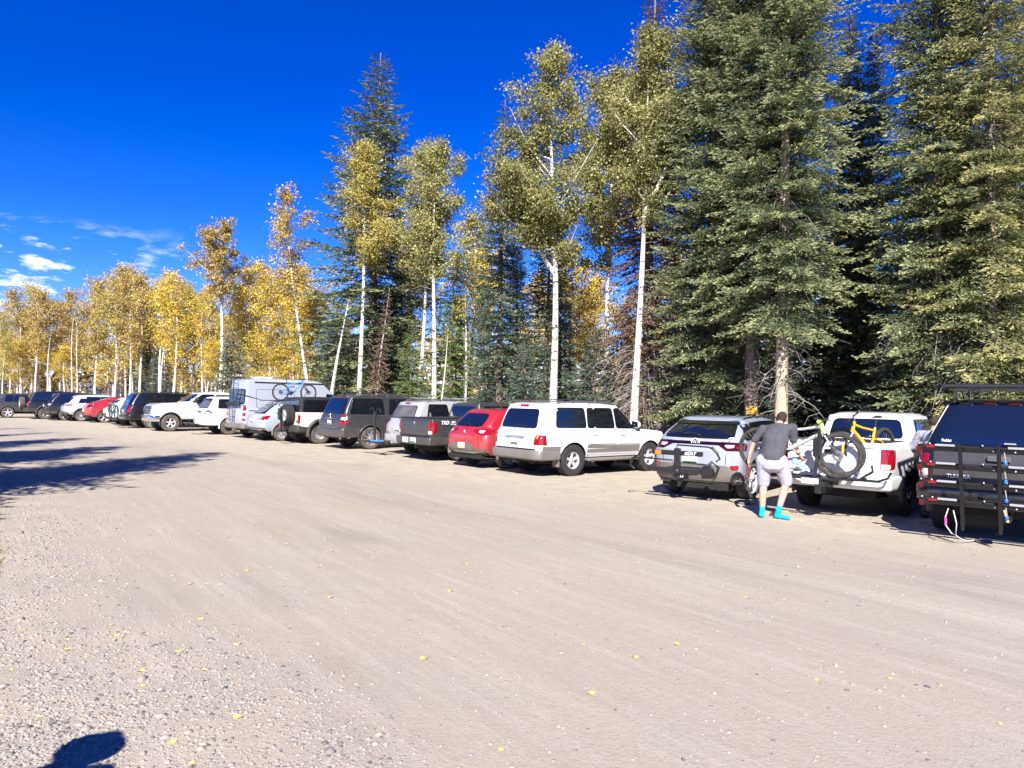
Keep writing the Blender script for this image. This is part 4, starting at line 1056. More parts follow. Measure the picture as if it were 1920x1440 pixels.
def arch_trim(S, w=.06, out=.018, m=BLK, name='fender_flare', a0=-12, a1=192, axles=(0, 1)):
    for ax in axles:
        x = (S['xr'], S['xf'])[ax]; r = S['s']['r']; ar = S['ar']
        for sd in (-1, 1):
            mb = MB(); rows = []; n = 30
            for i in range(n + 1):
                a = R(lerp(a0, a1, i / n)); row = []
                base = None
                for k, (rr_, oo) in enumerate(((ar - .012, -.05), (ar - .012, out), (ar + w * .5, out * 1.1), (ar + w, out * .4), (ar + w, -.02))):
                    px, pz = x + rr_ * cos(a), r + rr_ * sin(a)
                    q = x + (ar + w * .55) * cos(a), r + (ar + w * .55) * sin(a)
                    if base is None:
                        h = S['bvh'].ray_cast(Vector((q[0], sd * 6, max(q[1], S['s']['zs'] + .1))), Vector((0, -sd, 0)))[0]
                        base = h.y if h and abs(h.y) > S['hw'] - .2 else sd * (S['hw'] - .01)
                    row.append((px, base + sd * oo, pz))
                rows.append(row)
            V = [p for row in rows for p in row]; k = 5
            mb.add(V, [(i * k + j, i * k + j + 1, (i + 1) * k + j + 1, (i + 1) * k + j) for i in range(n) for j in range(k - 1)])
            mb.build(name, [m], S['root'])
def sill(S, z0, z1, m=BLK, off=.016, name='side_cladding'):
    x0 = S['xr'] + S['ar'] + .0; x1 = S['xf'] - S['ar'] - .0
    add(S, name, [('R', [(x0, z0), (x1, z0), (x1, z1), (x0, z1)])], m, off, step=.2)
def plate(S, y, z, m=PLATE, band=PLGRN, w=.155, h=.078, x=None):
    hx = S['bvh'].ray_cast(Vector((-6, y, z)), Vector((1, 0, 0)))[0]; x = (hx.x if hx else 0) if x is None else x
    mb = MB(); mb.box((x - .022, y - w, z - h), (x - .006, y + w, z + h), 0, .004); mb.box((x - .0245, y - w * .93, z - h * .9), (x - .0215, y + w * .93, z - h * .35), 1)
    mb.build('licence_plate', [m, band], S['root'])
def mirrors(S, x, z, m=None, big=1.0, arm=.0):
    for sd in (-1, 1):
        h = S['bvh'].ray_cast(Vector((x, sd * 6, z)), Vector((0, -sd, 0)))[0]; y = abs(h.y) if h else S['hw'] - .1
        mb = MB(); k = big
        mb.box((x - .05, sd * y - .02, z - .02), (x + .03, sd * y + .02, z + .02), 0) if False else None
        mb.tube([(x, sd * (y - .02), z - .03), (x, sd * (y + .09 + arm), z)], .022 * k, 6, 1)
        c = (x - .01, sd * (y + .14 * k + arm), z + .03 * k); mb.sphere(c, (.07 * k, .11 * k, .085 * k), 12, 0)
        mb.box((c[0] - .068 * k, c[1] - .085 * k, c[2] - .06 * k), (c[0] - .04 * k, c[1] + .085 * k, c[2] + .06 * k), 2, .01)
        mb.build('side_mirror', [m or S['s']['paint'], BLK, GLASS], S['root'])
def roof_rails(S, x0, x1, m=SILV, z=None, bars=(), rise=.06, inset=.06, rad=.016, bm=None):
    H = S['s']['H']
    for sd in (-1, 1):
        mb = MB(); y = sd * (S['roof'] - inset)
        def zz(x):
            h = S['bvh'].ray_cast(Vector((x, y, 6)), Vector((0, 0, -1)))[0]; return h.z if h else H
        n = 7; pts = [(x0, y, zz(x0) - .01)] + [(lerp(x0 + .1, x1 - .1, i / n), y, zz(lerp(x0, x1, i / n)) + rise) for i in range(n + 1)] + [(x1, y, zz(x1) - .02)]
        mb.tube(pts, rad, 8)
        for t in (.25, .5, .75): x = lerp(x0, x1, t); mb.box((x - .03, y - .012, zz(x) - .01), (x + .03, y + .012, zz(x) + rise), 0, .004)
        mb.build('roof_rail', [m], S['root'])
    for x in bars:
        mb = MB(); z_ = S['bvh'].ray_cast(Vector((x, 0, 6)), Vector((0, 0, -1)))[0].z + rise + .02; mb.box((x - .03, -S['roof'] - .0, z_ - .012), (x + .03, S['roof'], z_ + .014), 0, .01); mb.build('roof_bar', [bm or BLK], S['root'])
def wiper(S, y0, y1, z):
    mb = MB(); pts = []
    for i in range(6):
        y = lerp(y0, y1, i / 5); zz = z + .05 * sin(pi * i / 5) * .6 + .03 * i / 5; h = S['bvh'].ray_cast(Vector((-6, y, zz)), Vector((1, 0, 0)))[0]; pts.append((h.x - .03, y, zz))
    mb.tube(pts, .009, 5); mb.sphere(pts[0], .022, 8); mb.build('rear_wiper', [BLK], S['root'])
def lamp_pair(S, polys, m=REDL, inner=None, off=.012, name='tail_light', bez=True):
    """polys [(side, outline)], inner [(side, outline, material)]"""
    if bez:
        pass
    for sgn, ps in ((0, polys), (1, [(mir(a), mirp(b, a)) for a, b in polys])):
        mb = MB()
        for sd, p in ps: panel(mb, S['bvh'], p, sd, off, 0, .05)
        mats = [m]
        for it in inner or []:
            sd, p, mm = it
            if sgn: sd, p = mir(sd), mirp(p, it[0])
            if mm not in mats: mats.append(mm)
            panel(mb, S['bvh'], p, sd, off + .006, mats.index(mm), .05)
        if mb.v: mb.build(name, mats, S['root'])
def flaps(S, m=BLK, h=.22):
    for sd in (-1, 1):
        mb = MB(); x = S['xr'] - S['s']['r'] * 1.07; y = sd * (S['hw'] - .16); z0 = S['s']['zs'] - .22
        mb.box((x - .06, y - .13, z0), (x - .04, y + .13, z0 + h + .15), 0, .008, M=Matrix.Identity(4)); mb.build('mud_flap', [m], S['root'])
def bx(S, name, lo, hi, m, c=.01, parent=None):
    mb = MB(); mb.box(lo, hi, 0, c); return mb.build(name, m if isinstance(m, (list, tuple)) else [m], parent or S['root'])
# ---------------------------------------------------------------- the row of parked vehicles, from the right
PW = paint('paint_white', (.70, .70, .69), dust=.14)
PBLK = paint('paint_black', (.005, .005, .007), dust=.035)
PGRY = paint('paint_dark_grey', (.030, .031, .034), 0, dust=.14, coat=.55)
PGRY2 = paint('paint_graphite', (.026, .026, .027), 0, dust=.22, coat=.5)
PSIL = paint('paint_silver', (.36, .365, .375), .1, dust=.5)
PRED = paint('paint_red', (.34, .006, .018), 0, dust=.25)
PBLU = paint('paint_moonstone', (.285, .315, .385), 0, dust=.3)
PTAN = paint('paint_champagne', (.36, .33, .29), .3, dust=.4)
PICE = paint('paint_ice_blue', (.32, .39, .46), 0, dust=.35)
CARS = 'vehicles parked side by side along the tree line'

# 1 dark pickup with topper and crew of rack bars
c1 = car('pickup_truck', 'black pickup with topper and roof rack at the right edge, bike rack on its tail', 'pickup', G(1775, 990), 40, 'LR', CARS,
         L=5.8, W=2.03, H=2.05, ro=1.25, wb=3.7, zs=.66, r=.435, tw=.31, rim=.24, style='six', zb=(1.34, 1.32), zh=1.28, xc=4.35, xw=3.75, xgb=.10, xg=.32, tum=.30, paint=PBLK, tyre=RUBBER, rimm=STEEL, tread=True, rc=(.10, .22))
rg = rear_glass(c1, .88, .62, 1.38, 1.93, rad=.10)
text('lettering', 'TUNDRA', .055, Matrix.Translation((-.03 + .17, .60, 1.42)) @ REAR, WHITE, rg, bold=True, shear=.2) if False else None
lamp_pair(c1, [('B', rpoly([(-1.0, .88), (-.86, .88), (-.86, 1.24), (-1.0, 1.24)], .03)), ('R', rpoly([(0.03, .88), (.14, .90), (.11, 1.22), (0.03, 1.24)], .03))], REDL, [('B', [(-.995, .88), (-.87, .88), (-.87, 1.04), (-.995, 1.04)], WHTL)])
lamp_pair(c1, [('B', rpoly([(-.30, 1.965), (0, 1.965), (0, 1.995), (-.30, 1.995)], .01))], REDL, off=.02, name='brake_light')
bumper(c1, .55, .80, .10, .0, PBLK)
add(c1, 'tailgate', [('B', rpoly([(-.80, .86), (.80, .86), (.80, 1.31), (-.80, 1.31)], .04))], PGRY2, .012, both=False)
bx(c1, 'tailgate_handle', (-.035, -.14, 1.16), (-.01, .14, 1.24), GRYP)
bx(c1, 'badge', (-.02 + .06, -.07 - .12, 1.40), (.075, .07 - .12, 1.425), SILV, .005)
glass_side(c1, [(.35, 1.75, 1.75, .55), (1.95, 2.85, 2.85, 1.98), (2.93, 4.0, 3.62, 2.96)])
door(c1, [(1.93, .80), (2.86, .80), (2.86, 1.32), (1.93, 1.32)], (2.05, 1.22)); door(c1, [(2.9, .80), (3.95, .80), (3.95, 1.30), (2.9, 1.30)], (3.05, 1.2))
windscreen(c1); mirrors(c1, 3.85, 1.42, PBLK, 1.3, .08); arch_trim(c1, .07, .05, BLK); flaps(c1)
plate(c1, -.52, .70)
# rack platform on the roof
rt = c1['root']
mb = MB(); z = 2.19
mb.box((.10, -.72, z), (3.1, -.68, z + .05), 0, .01); mb.box((.10, .68, z), (3.1, .72, z + .05), 0, .01)
for i in range(13): x = .12 + i * .245; mb.box((x, -.69, z + .02), (x + .09, .69, z + .038), 0)
mb.box((.07, -.72, z), (.11, .72, z + .05), 0, .01)
for x in (.4, 1.5, 2.6):
    mb.box((x, -.60, 2.0), (x + .05, -.56, z), 0); mb.box((x, .56, 2.0), (x + .05, .60, z), 0)
for y in (-.5, -.2, .1, .4): mb.box((.09, y, z - .06), (.14, y + .14, z - .005), 0, .005)
mb.build('roof_rack', [STEEL], rt)
# white pin line up the edge of the topper
o = add(c1, 'weather_strip', [('B', [(-.93, 1.37), (-.915, 1.37), (-.655, 1.95), (-.67, 1.95)])], WHITE, .02, both=True)

# 2 white pickup
c2 = car('pickup_truck', 'white pickup with open bed, a bicycle over its tailgate and another on its hitch', 'pickup', G(1690, 965), 42, 'RR', CARS,
         L=5.39, W=1.90, H=1.79, ro=1.15, wb=3.23, zs=.60, r=.385, tw=.26, rim=.215, style='six', zb=(1.26, 1.20), zh=1.12, xc=3.95, xw=3.35, tum=.22, paint=PW, rimm=STEEL, tyre=RUBBER, pickup=dict(cab=1.78, lean=.10), rc=(.07, .14), tread=True)
lamp_pair(c2, [('B', rpoly([(-.945, .85), (-.77, .85), (-.77, 1.19), (-.945, 1.19)], .03)), ('R', rpoly([(.02, .85), (.17, .88), (.24, 1.17), (.02, 1.19)], .03))], REDL, [('B', [(-.94, .855), (-.78, .855), (-.78, .94), (-.94, .94)], WHTL)])
bumper(c2, .50, .73, .10, .0, PW)
add(c2, 'tailgate', [('B', rpoly([(-.745, .77), (.745, .77), (.745, 1.255), (-.745, 1.255)], .03))], PW, .012, both=False)
add(c2, 'tailgate_trim', [('B', rpoly([(-.745, 1.20), (.745, 1.20), (.745, 1.262), (-.745, 1.262)], .02))], PW, .03, both=False)
bx(c2, 'tailgate_handle', (-.035, -.13, 1.07), (-.008, .13, 1.15), BLK)
# cab rear window
mb = MB(); poly = rpoly([(-.66, 1.30), (.66, 1.30), (.58, 1.62), (-.58, 1.62)], .06)
rear_glass(c2, .64, .56, 1.34, 1.63, frame=BLKG)
glass_side(c2, [(1.98, 2.72, 2.70, 2.12), (2.80, 3.62, 3.25, 2.80)], rad=.04)
door(c2, [(1.95, .76), (2.74, .76), (2.74, 1.24), (1.95, 1.24)], (2.05, 1.13)); door(c2, [(2.78, .76), (3.68, .76), (3.68, 1.21), (2.78, 1.22)], (2.90, 1.12))
windscreen(c2); mirrors(c2, 3.5, 1.30, PW, 1.15, .03); arch_trim(c2, .07, .04, BLK); flaps(c2); plate(c2, .0, .62, x=-.11)
add(c2, 'sticker', [('B', [(-.44, 1.345), (-.30, 1.345), (-.30, 1.40), (-.44, 1.40)])], WHITE, .014, both=False)
sill(c2, .62, .74)

# 3 pale blue electric suv
c3 = car('suv', 'pale lavender blue electric suv with a round badge and bike rack, left of the man', 'car', G(1402, 935), 37, 'RR', CARS,
         L=4.58, W=1.85, H=1.64, ro=.93, wb=2.77, zs=.30, r=.365, tw=.235, rim=.262, style='aero', zb=(1.20, 1.06), zh=.88, xc=3.75, xw=2.85, xgb=.20, xg=.78, tum=.22, paint=PBLU, rc=(.30, .62), fc=(.5, .75), tail=.0, tailz=.74, roofr=.11)
add(c3, 'rear_cladding', [('B', rpoly([(-.90, .30), (.90, .30), (.90, .58), (.66, .70), (-.66, .70), (-.90, .58)], .05)), ], GRYP, .016, both=False)
add(c3, 'side_cladding', [('R', [(.10, .31), (.56, .31), (.53, .50), (.10, .55)])], GRYP, .014)
sill(c3, .30, .46, GRYP); arch_trim(c3, .05, .012, GRYP)
rear_glass(c3, .70, .58, 1.25, 1.47, rad=.05, grow=.045, maxd=.5)
add(c3, 'spoiler', [('B', rpoly([(-.68, 1.48), (.68, 1.48), (.62, 1.545), (-.62, 1.545)], .03))], BLKG, .045, both=False, maxd=.4, skirt=.05)
add(c3, 'light_bar', [('B', rpoly([(-.62, 1.085), (.62, 1.085), (.62, 1.145), (-.62, 1.145)], .02))], REDL if False else mat('dark_red_bar', (.014, .003, .005), .1, coat=1), .014, both=False)
lamp_pair(c3, [('B', rpoly([(-.90, 1.0), (-.66, .98), (-.48, 1.08), (-.50, 1.15), (-.90, 1.14)], .02)), ('R', rpoly([(.10, .98), (.44, .99), (.52, 1.07), (.46, 1.125), (.10, 1.13)], .02))], mat('dark_red_lens', (.045, .004, .006), .1, coat=1),
          [('B', rpoly([(-.76, 1.045), (-.66, 1.035), (-.60, 1.07), (-.60, 1.095), (-.76, 1.095)], .01), WHTL), ('R', rpoly([(.16, 1.02), (.36, 1.03), (.42, 1.06), (.36, 1.08), (.16, 1.07)], .01), REDL)])
lamp_pair(c3, [('B', rpoly([(-.86, .63), (-.76, .61), (-.72, .70), (-.86, .71)], .02))], REDL, off=.022, name='rear_reflector')
add(c3, 'liftgate_seam', [('B', [(-.655, .72), (-.645, .72), (-.645, 1.18), (-.655, 1.18)])], SEAM, .004)
glass_side(c3, [(.56, .94, .98, .76, 1.23, 1.42, 1.46), (.98, 1.72, 1.78, 1.14, 1.20, 1.47, 1.50), (1.80, 2.70, 2.62, 1.84, 1.16, 1.50, 1.50), (2.74, 3.25, 2.84, 2.66, 1.12, 1.49, 1.44)], frame=True, rad=.03, grow=.05)
door(c3, [(1.30, .48), (1.95, .48), (1.80, 1.13), (1.02, 1.13), (1.12, .74)], (1.2, 1.02)); door(c3, [(1.98, .48), (3.05, .48), (3.1, 1.05), (1.84, 1.12)], (2.05, 1.01))
windscreen(c3); mirrors(c3, 3.0, 1.18, PBLU, 1.0); roof_rails(c3, 1.0, 2.7, BLKG, rise=.03, rad=.014); plate(c3, .05, .78)
# round badge with V over W
h = c3['bvh'].ray_cast(Vector((-6, 0, 1.115)), Vector((1, 0, 0)))[0]; bxp = h.x
mb = MB(); M = along((bxp, 0, 1.115), (bxp - 1, 0, 1.115)); mb.lathe([(0, .015), (.072, .015), (.075, .025), (.085, .028), (.09, .02), (.09, 0)], 32, 0, M, mats=[1, 0, 0, 0, 0])
def stroke(a, b, w=.008):
    a, b = Vector(a), Vector(b); mb.tube([(bxp - .022, -a.x, .0 + 1.115 + a.y), (bxp - .022, -b.x, 1.115 + b.y)], w, 4, 0)
for a, b in (((-.028, .062), (-.004, .012)), ((-.004, .012), (.004, .012)), ((.004, .012), (.028, .062)), ((-.055, .045), (-.028, -.045)), ((-.028, -.045), (-.004, .0)), ((-.004, 0), (.004, 0)), ((.004, 0), (.028, -.045)), ((.028, -.045), (.055, .045))): stroke(a, b, .0055)
mb.build('badge', [WHITE, BLKG], c3['root'])
wiper(c3, -.05, .30, 1.26)

# 4 white wagon with grey lower trim
GRT = mat('grey_trim', (.155, .148, .138), .5, .2, dust=.3)
c4 = car('suv', 'large white wagon with grey lower trim and silver alloys, right of the red suv', 'car', G(1068, 892), 52, 'RR', CARS,
         L=4.89, W=1.94, H=1.86, ro=1.15, wb=2.85, zs=.46, r=.395, tw=.27, rim=.215, style='five', zb=(1.17, 1.12), zh=1.05, xc=3.72, xw=2.98, xgb=.10, xg=.34, tum=.19, paint=PW, tyre=RUBBER, tread=True, rc=(.14, .34))
rear_glass(c4, .70, .60, 1.22, 1.66, rad=.09, grow=.02)
bumper(c4, .42, .66, .07, .015, GRT); add(c4, 'bumper_top', [('B', rpoly([(-.78, .665), (.78, .665), (.78, .70), (-.78, .70)], .01))], SEAM, .004, both=False)
sill(c4, .58, .67, GRT, .02, 'side_trim')
add(c4, 'side_trim', [('R', [(.12, .66), (.69, .66), (.70, .76), (.12, .76)])], GRT, .010)
add(c4, 'side_trim', [('R', [(1.61, .70), (3.55, .66), (3.55, .755), (1.62, .79)])], GRT, .022)
bx(c4, 'side_step', (1.62, -1.01, .36), (3.52, -.80, .44), GRT, .02); bx(c4, 'side_step', (1.62, .80, .36), (3.52, 1.01, .44), GRT, .02)
add(c4, 'rocker', [('R', [(1.62, .42), (3.55, .42), (3.56, .655), (1.62, .69)])], PW, .012)
lamp_pair(c4, [('B', rpoly([(-.955, .80), (-.735, .80), (-.775, 1.12), (-.93, 1.12)], [.02, .04, .06, .03])), ('R', rpoly([(.05, .80), (.25, .80), (.20, 1.12), (.05, 1.12)], .03))], REDL,
          [('B', rpoly([(-.94, 1.04), (-.76, 1.04), (-.79, 1.105), (-.92, 1.105)], .02), WHTL), ('R', rpoly([(.06, 1.04), (.20, 1.04), (.18, 1.105), (.06, 1.105)], .02), WHTL), ('B', rpoly([(-.86, .95), (-.80, .95), (-.80, 1.02), (-.86, 1.02)], .01), ORGL)])
lamp_pair(c4, [('B', rpoly([(-.86, .50), (-.70, .50), (-.70, .56), (-.86, .56)], .02))], REDL, off=.085, name='reflector')
lamp_pair(c4, [('B', rpoly([(-.16, 1.745), (0, 1.745), (0, 1.785), (-.16, 1.785)], .01))], REDL, off=.03, name='brake_light')
add(c4, 'garnish', [('B', rpoly([(-.36, .955), (.36, .955), (.42, 1.01), (-.42, 1.01)], .02))], SILV, .03, both=False)
t_ = c4['bvh'].ray_cast(Vector((-6, 0, 1.06)), Vector((1, 0, 0)))[0].x
text('lettering', 'LAND CRUISER', .075, Matrix.Translation((t_ - .012, .02, 1.06)) @ REAR, SILV, c4['root'])
plate(c4, 0, .86); wiper(c4, .15, -.38, 1.21)
glass_side(c4, [(.62, 1.63, 1.60, .70), (1.70, 1.93, 1.93, 1.72), (1.965, 2.66, 2.60, 1.965), (2.74, 3.68, 3.04, 2.70)], rad=.07, grow=.02)
glass_side(c4, [], rad=.05)
door(c4, [(1.72, .80), (2.69, .80), (2.69, 1.13), (1.64, 1.15), (1.60, .98)], (1.88, 1.04)); door(c4, [(2.73, .80), (3.62, .78), (3.66, 1.10), (2.73, 1.13)], (2.90, 1.02))
windscreen(c4); mirrors(c4, 3.45, 1.25, PW, 1.25); roof_rails(c4, .75, 3.0, GRYP, rise=.05, bars=(1.0, 2.5)); flaps(c4, GRYP)
mb = MB(); mb.tube([(-.05, -.05, .36), (.3, -.05, .36)], .03, 8); mb.build('tow_hitch', [STEEL], c4['root'])
# scuffed sticker on the bumper corner
bx(c4, 'bonnet_mascot', (4.3, -.62, 1.10), (4.36, -.58, 1.15), GRYP, .01)

# 5 red hatchback suv
c5 = car('suv', 'bright red small suv between the dark pickup and the white wagon', 'car', G(950, 878), 50, 'RR', CARS,
         L=4.48, W=1.855, H=1.64, ro=.98, wb=2.64, zs=.36, r=.355, tw=.235, rim=.235, style='multi', zb=(1.12, 1.02), zh=.92, xc=3.55, xw=2.75, xgb=.20, xg=.62, tum=.22, paint=PRED, rc=(.26, .55))
rear_glass(c5, .60, .52, 1.17, 1.47, rad=.12, grow=.03)
add(c5, 'rear_cladding', [('B', rpoly([(-.90, .34), (.90, .34), (.90, .55), (.55, .55), (.42, .68), (-.42, .68), (-.55, .55), (-.90, .55)], .04))], GRYP, .02, both=False)
sill(c5, .36, .48, GRYP); arch_trim(c5, .03, .01, GRYP)
lamp_pair(c5, [('B', rpoly([(-.90, .92), (-.72, .93), (-.36, 1.02), (-.36, 1.07), (-.66, 1.10), (-.90, 1.10)], .02)), ('R', rpoly([(.10, .92), (.30, .95), (.46, 1.08), (.10, 1.10)], .02))], REDL, [('B', rpoly([(-.76, .97), (-.60, 1.0), (-.60, 1.05), (-.76, 1.05)], .01), WHTL)])
plate(c5, 0, .62, PLATE, mat('plate_yellow', (.7, .6, .1), .4)); wiper(c5, -.10, .25, 1.19)
mb = MB(); h = c5['bvh'].ray_cast(Vector((-6, 0, .98)), Vector((1, 0, 0)))[0]; mb.lathe([(0, .012), (.05, .012), (.06, 0)], 24, 0, along((h.x, 0, .98), (h.x - 1, 0, .98)) @ Matrix.Diagonal((.6, 1.1, 1, 1))); mb.build('badge', [SILV], c5['root'])
glass_side(c5, [(.75, 1.15, 1.22, .95, 1.20, 1.45), (1.22, 2.05, 2.0, 1.28), (2.12, 3.2, 2.72, 2.08)], rad=.04); windscreen(c5); mirrors(c5, 3.1, 1.12)
door(c5, [(1.35, .52), (2.06, .52), (2.06, 1.08), (1.10, 1.08), (1.15, .8)], (1.3, .98)); door(c5, [(2.10, .52), (3.1, .52), (3.15, 1.02), (2.10, 1.07)], (2.2, .97))
mb = MB(); mb.tube([(1.0, 0, 1.62), (.9, 0, 1.80)], .005, 4); mb.build('aerial', [BLK], c5['root'])
add(c5, 'liftgate_seam', [('B', [(-.70, .60), (-.69, .60), (-.62, 1.14), (-.63, 1.14)])], SEAM, .004)

# 6 dark grey pickup
c6 = car('pickup_truck', 'dark grey pickup with white lettering on the bed side, left of the red suv', 'pickup', G(862, 864), 50, 'RR', CARS,
         L=5.39, W=1.90, H=1.80, ro=1.15, wb=3.23, zs=.60, r=.39, tw=.27, rim=.22, style='split', zb=(1.26, 1.20), zh=1.12, xc=3.95, xw=3.35, tum=.22, paint=PGRY, tyre=RUBBERD, pickup=dict(cab=1.78, lean=.10), rc=(.07, .14), tread=True)
lamp_pair(c6, [('B', rpoly([(-.945, .82), (-.77, .82), (-.77, 1.20), (-.945, 1.20)], .03)), ('R', rpoly([(.02, .85), (.17, .88), (.22, 1.17), (.02, 1.19)], .03))], REDL, [('B', [(-.94, .825), (-.78, .825), (-.78, .92), (-.94, .92)], WHTL)])
bumper(c6, .50, .73, .10, .0, PGRY2)
add(c6, 'tailgate', [('B', rpoly([(-.745, .77), (.745, .77), (.745, 1.27), (-.745, 1.27)], .03))], PGRY2, .012, both=False)
add(c6, 'bed_cover', [('T', rpoly([(.04, -.80), (1.75, -.80), (1.75, .80), (.04, .80)], .03))], BLK, .02, both=False, maxd=.01)
mb = MB(); mb.box((.04, -.82, 1.285), (1.76, .82, 1.305), 0, .01); mb.build('bed_cover', [BLK], c6['root'])
mb = MB(); mb.lathe([(.035, .0), (.05, .01), (.06, 0)], 24, 0, along((.0, .02, 1.12), (-1, .02, 1.12)) @ Matrix.Diagonal((.75, 1.2, 1, 1))); mb.build('badge', [CHROME], c6['root'])
rear_glass(c6, .64, .56, 1.34, 1.63)
glass_side(c6, [(1.98, 2.72, 2.70, 2.12), (2.80, 3.62, 3.25, 2.80)], rad=.04); door(c6, [(1.95, .76), (2.74, .76), (2.74, 1.24), (1.95, 1.24)], (2.05, 1.13)); door(c6, [(2.78, .76), (3.68, .76), (3.68, 1.21), (2.78, 1.22)], (2.90, 1.12))
windscreen(c6); mirrors(c6, 3.5, 1.30, PGRY, 1.15, .03); arch_trim(c6, .075, .045, GRYP); flaps(c6, BLK); plate(c6, -.12, .62, x=-.11); plate(c6, .30, .62, x=-.11, band=WHITE)
ys = -.955
text('lettering', 'TRD', .15, Matrix.Translation((.46, ys - .006, 1.165)) @ RSIDE, WHITE, c6['root'], bold=True, shear=.15)
text('lettering', '4X4', .085, Matrix.Translation((.76, ys - .006, 1.185)) @ RSIDE, WHITE, c6['root'], bold=True, shear=.15)
text('lettering', 'OFF ROAD', .05, Matrix.Translation((.78, ys - .006, 1.12)) @ RSIDE, WHITE, c6['root'], bold=True, shear=.15)

# 7 silver wagon
c7 = car('suv', 'dusty silver wagon with roof rails, half hidden by the dark grey pickup', 'car', G(822, 853.5), 50, 'RR', CARS,
         L=4.8, W=1.91, H=1.82, ro=1.12, wb=2.79, zs=.45, r=.385, tw=.26, rim=.22, style='six', zb=(1.18, 1.10), zh=1.05, xc=3.6, xw=2.95, xgb=.14, xg=.44, tum=.21, paint=PSIL)
rear_glass(c7, .70, .60, 1.24, 1.62, m=GLASS_DUST, rad=.06, grow=.02)
lamp_pair(c7, [('B', rpoly([(-.94, .92), (-.76, .92), (-.78, 1.16), (-.92, 1.16)], .03)), ('R', rpoly([(.05, .92), (.22, .95), (.16, 1.16), (.05, 1.16)], .03))], REDL)
lamp_pair(c7, [('B', rpoly([(-.14, 1.70), (0, 1.70), (0, 1.735), (-.14, 1.735)], .01))], REDL, off=.03, name='brake_light')
bumper(c7, .42, .68, .06, .01, PSIL); glass_side(c7, [(.62, 1.50, 1.42, .74), (1.74, 1.93, 1.98, 1.88), (1.97, 2.68, 2.62, 2.02), (2.76, 3.6, 3.0, 2.74)], rad=.05)
add(c7, 'quarter_stripe', [('R', [(1.55, 1.20), (1.70, 1.20), (1.83, 1.66), (1.55, 1.66)])], PSIL, .012)
windscreen(c7); mirrors(c7, 3.4, 1.24); roof_rails(c7, .7, 2.9, GRYP, bars=(.95, 2.3), bm=SILV); sill(c7, .46, .58, PSIL); plate(c7, 0, .86); wiper(c7, .10, -.35, 1.22)
bx(c7, 'tow_hitch', (-.25, -.05, .38), (.25, .05, .46), SILV)

# 8 dark grey long suv
c8 = car('suv', 'long dark grey suv with chrome alloys, right of the off roader', 'car', G(692, 842), 50, 'RR', CARS,
         L=5.25, W=2.0, H=1.96, ro=1.17, wb=3.02, zs=.48, r=.405, tw=.275, rim=.262, style='multi', zb=(1.24, 1.17), zh=1.12, xc=3.95, xw=3.3, xgb=.10, xg=.40, tum=.19, paint=PGRY, rimm=SILV, rc=(.14, .3))
rear_glass(c8, .80, .66, 1.30, 1.80, rad=.09, grow=.03)
lamp_pair(c8, [('B', rpoly([(-.985, .90), (-.78, .90), (-.78, 1.27), (-.975, 1.27)], .03)), ('R', rpoly([(.04, .90), (.22, .92), (.17, 1.27), (.04, 1.27)], .03))], REDL, [('B', rpoly([(-.97, 1.07), (-.79, 1.07), (-.79, 1.16), (-.97, 1.16)], .01), WHTL), ('R', [(.05, 1.07), (.20, 1.07), (.19, 1.16), (.05, 1.16)], WHTL)])
lamp_pair(c8, [('B', rpoly([(-.20, 1.865), (0, 1.865), (0, 1.90), (-.20, 1.90)], .01))], REDL, off=.03, name='brake_light')
bumper(c8, .44, .76, .07, .01, PGRY2); bx(c8, 'chrome_strip', (-.085, -.8, .765), (-.03, .8, .785), CHROME, .004)
add(c8, 'plate_recess', [('B', rpoly([(-.30, .92), (.30, .92), (.30, 1.10), (-.30, 1.10)], .03))], BLK, .006, both=False); bx(c8, 'garnish', (-.03, -.30, 1.09), (.02, .30, 1.12), CHROME, .004)
plate(c8, 0, .96, x=.0); wiper(c8, .1, .55, 1.30)
mb = MB(); mb.lathe([(0, .02), (.045, .016), (.06, 0)], 24, 0, along((.03, .0, 1.19), (-1, .0, 1.19)) @ Matrix.Diagonal((.5, 1.3, 1, 1))); mb.build('badge', [CHROME], c8['root'])
glass_side(c8, [(.35, 1.72, 1.66, .52), (1.95, 2.12, 2.12, 2.0), (2.16, 2.90, 2.86, 2.16), (2.98, 3.85, 3.35, 2.96)], rad=.06); windscreen(c8); mirrors(c8, 3.7, 1.34, PGRY, 1.3)
door(c8, [(1.90, .66), (2.93, .66), (2.93, 1.22), (1.84, 1.24), (1.78, .95)], (2.02, 1.10), hm=CHROME); door(c8, [(2.97, .66), (3.9, .66), (3.9, 1.17), (2.97, 1.2)], (3.1, 1.08), hm=CHROME)
arch_trim(c8, .05, .012, PGRY); roof_rails(c8, .6, 3.3, GRYP, bars=(.9, 2.6)); sill(c8, .48, .62, PGRY2)
mb = MB(); mb.tube([(.1, -.62, .40), (.5, -.62, .42)], .035, 10); mb.build('exhaust', [CHROME], c8['root'])

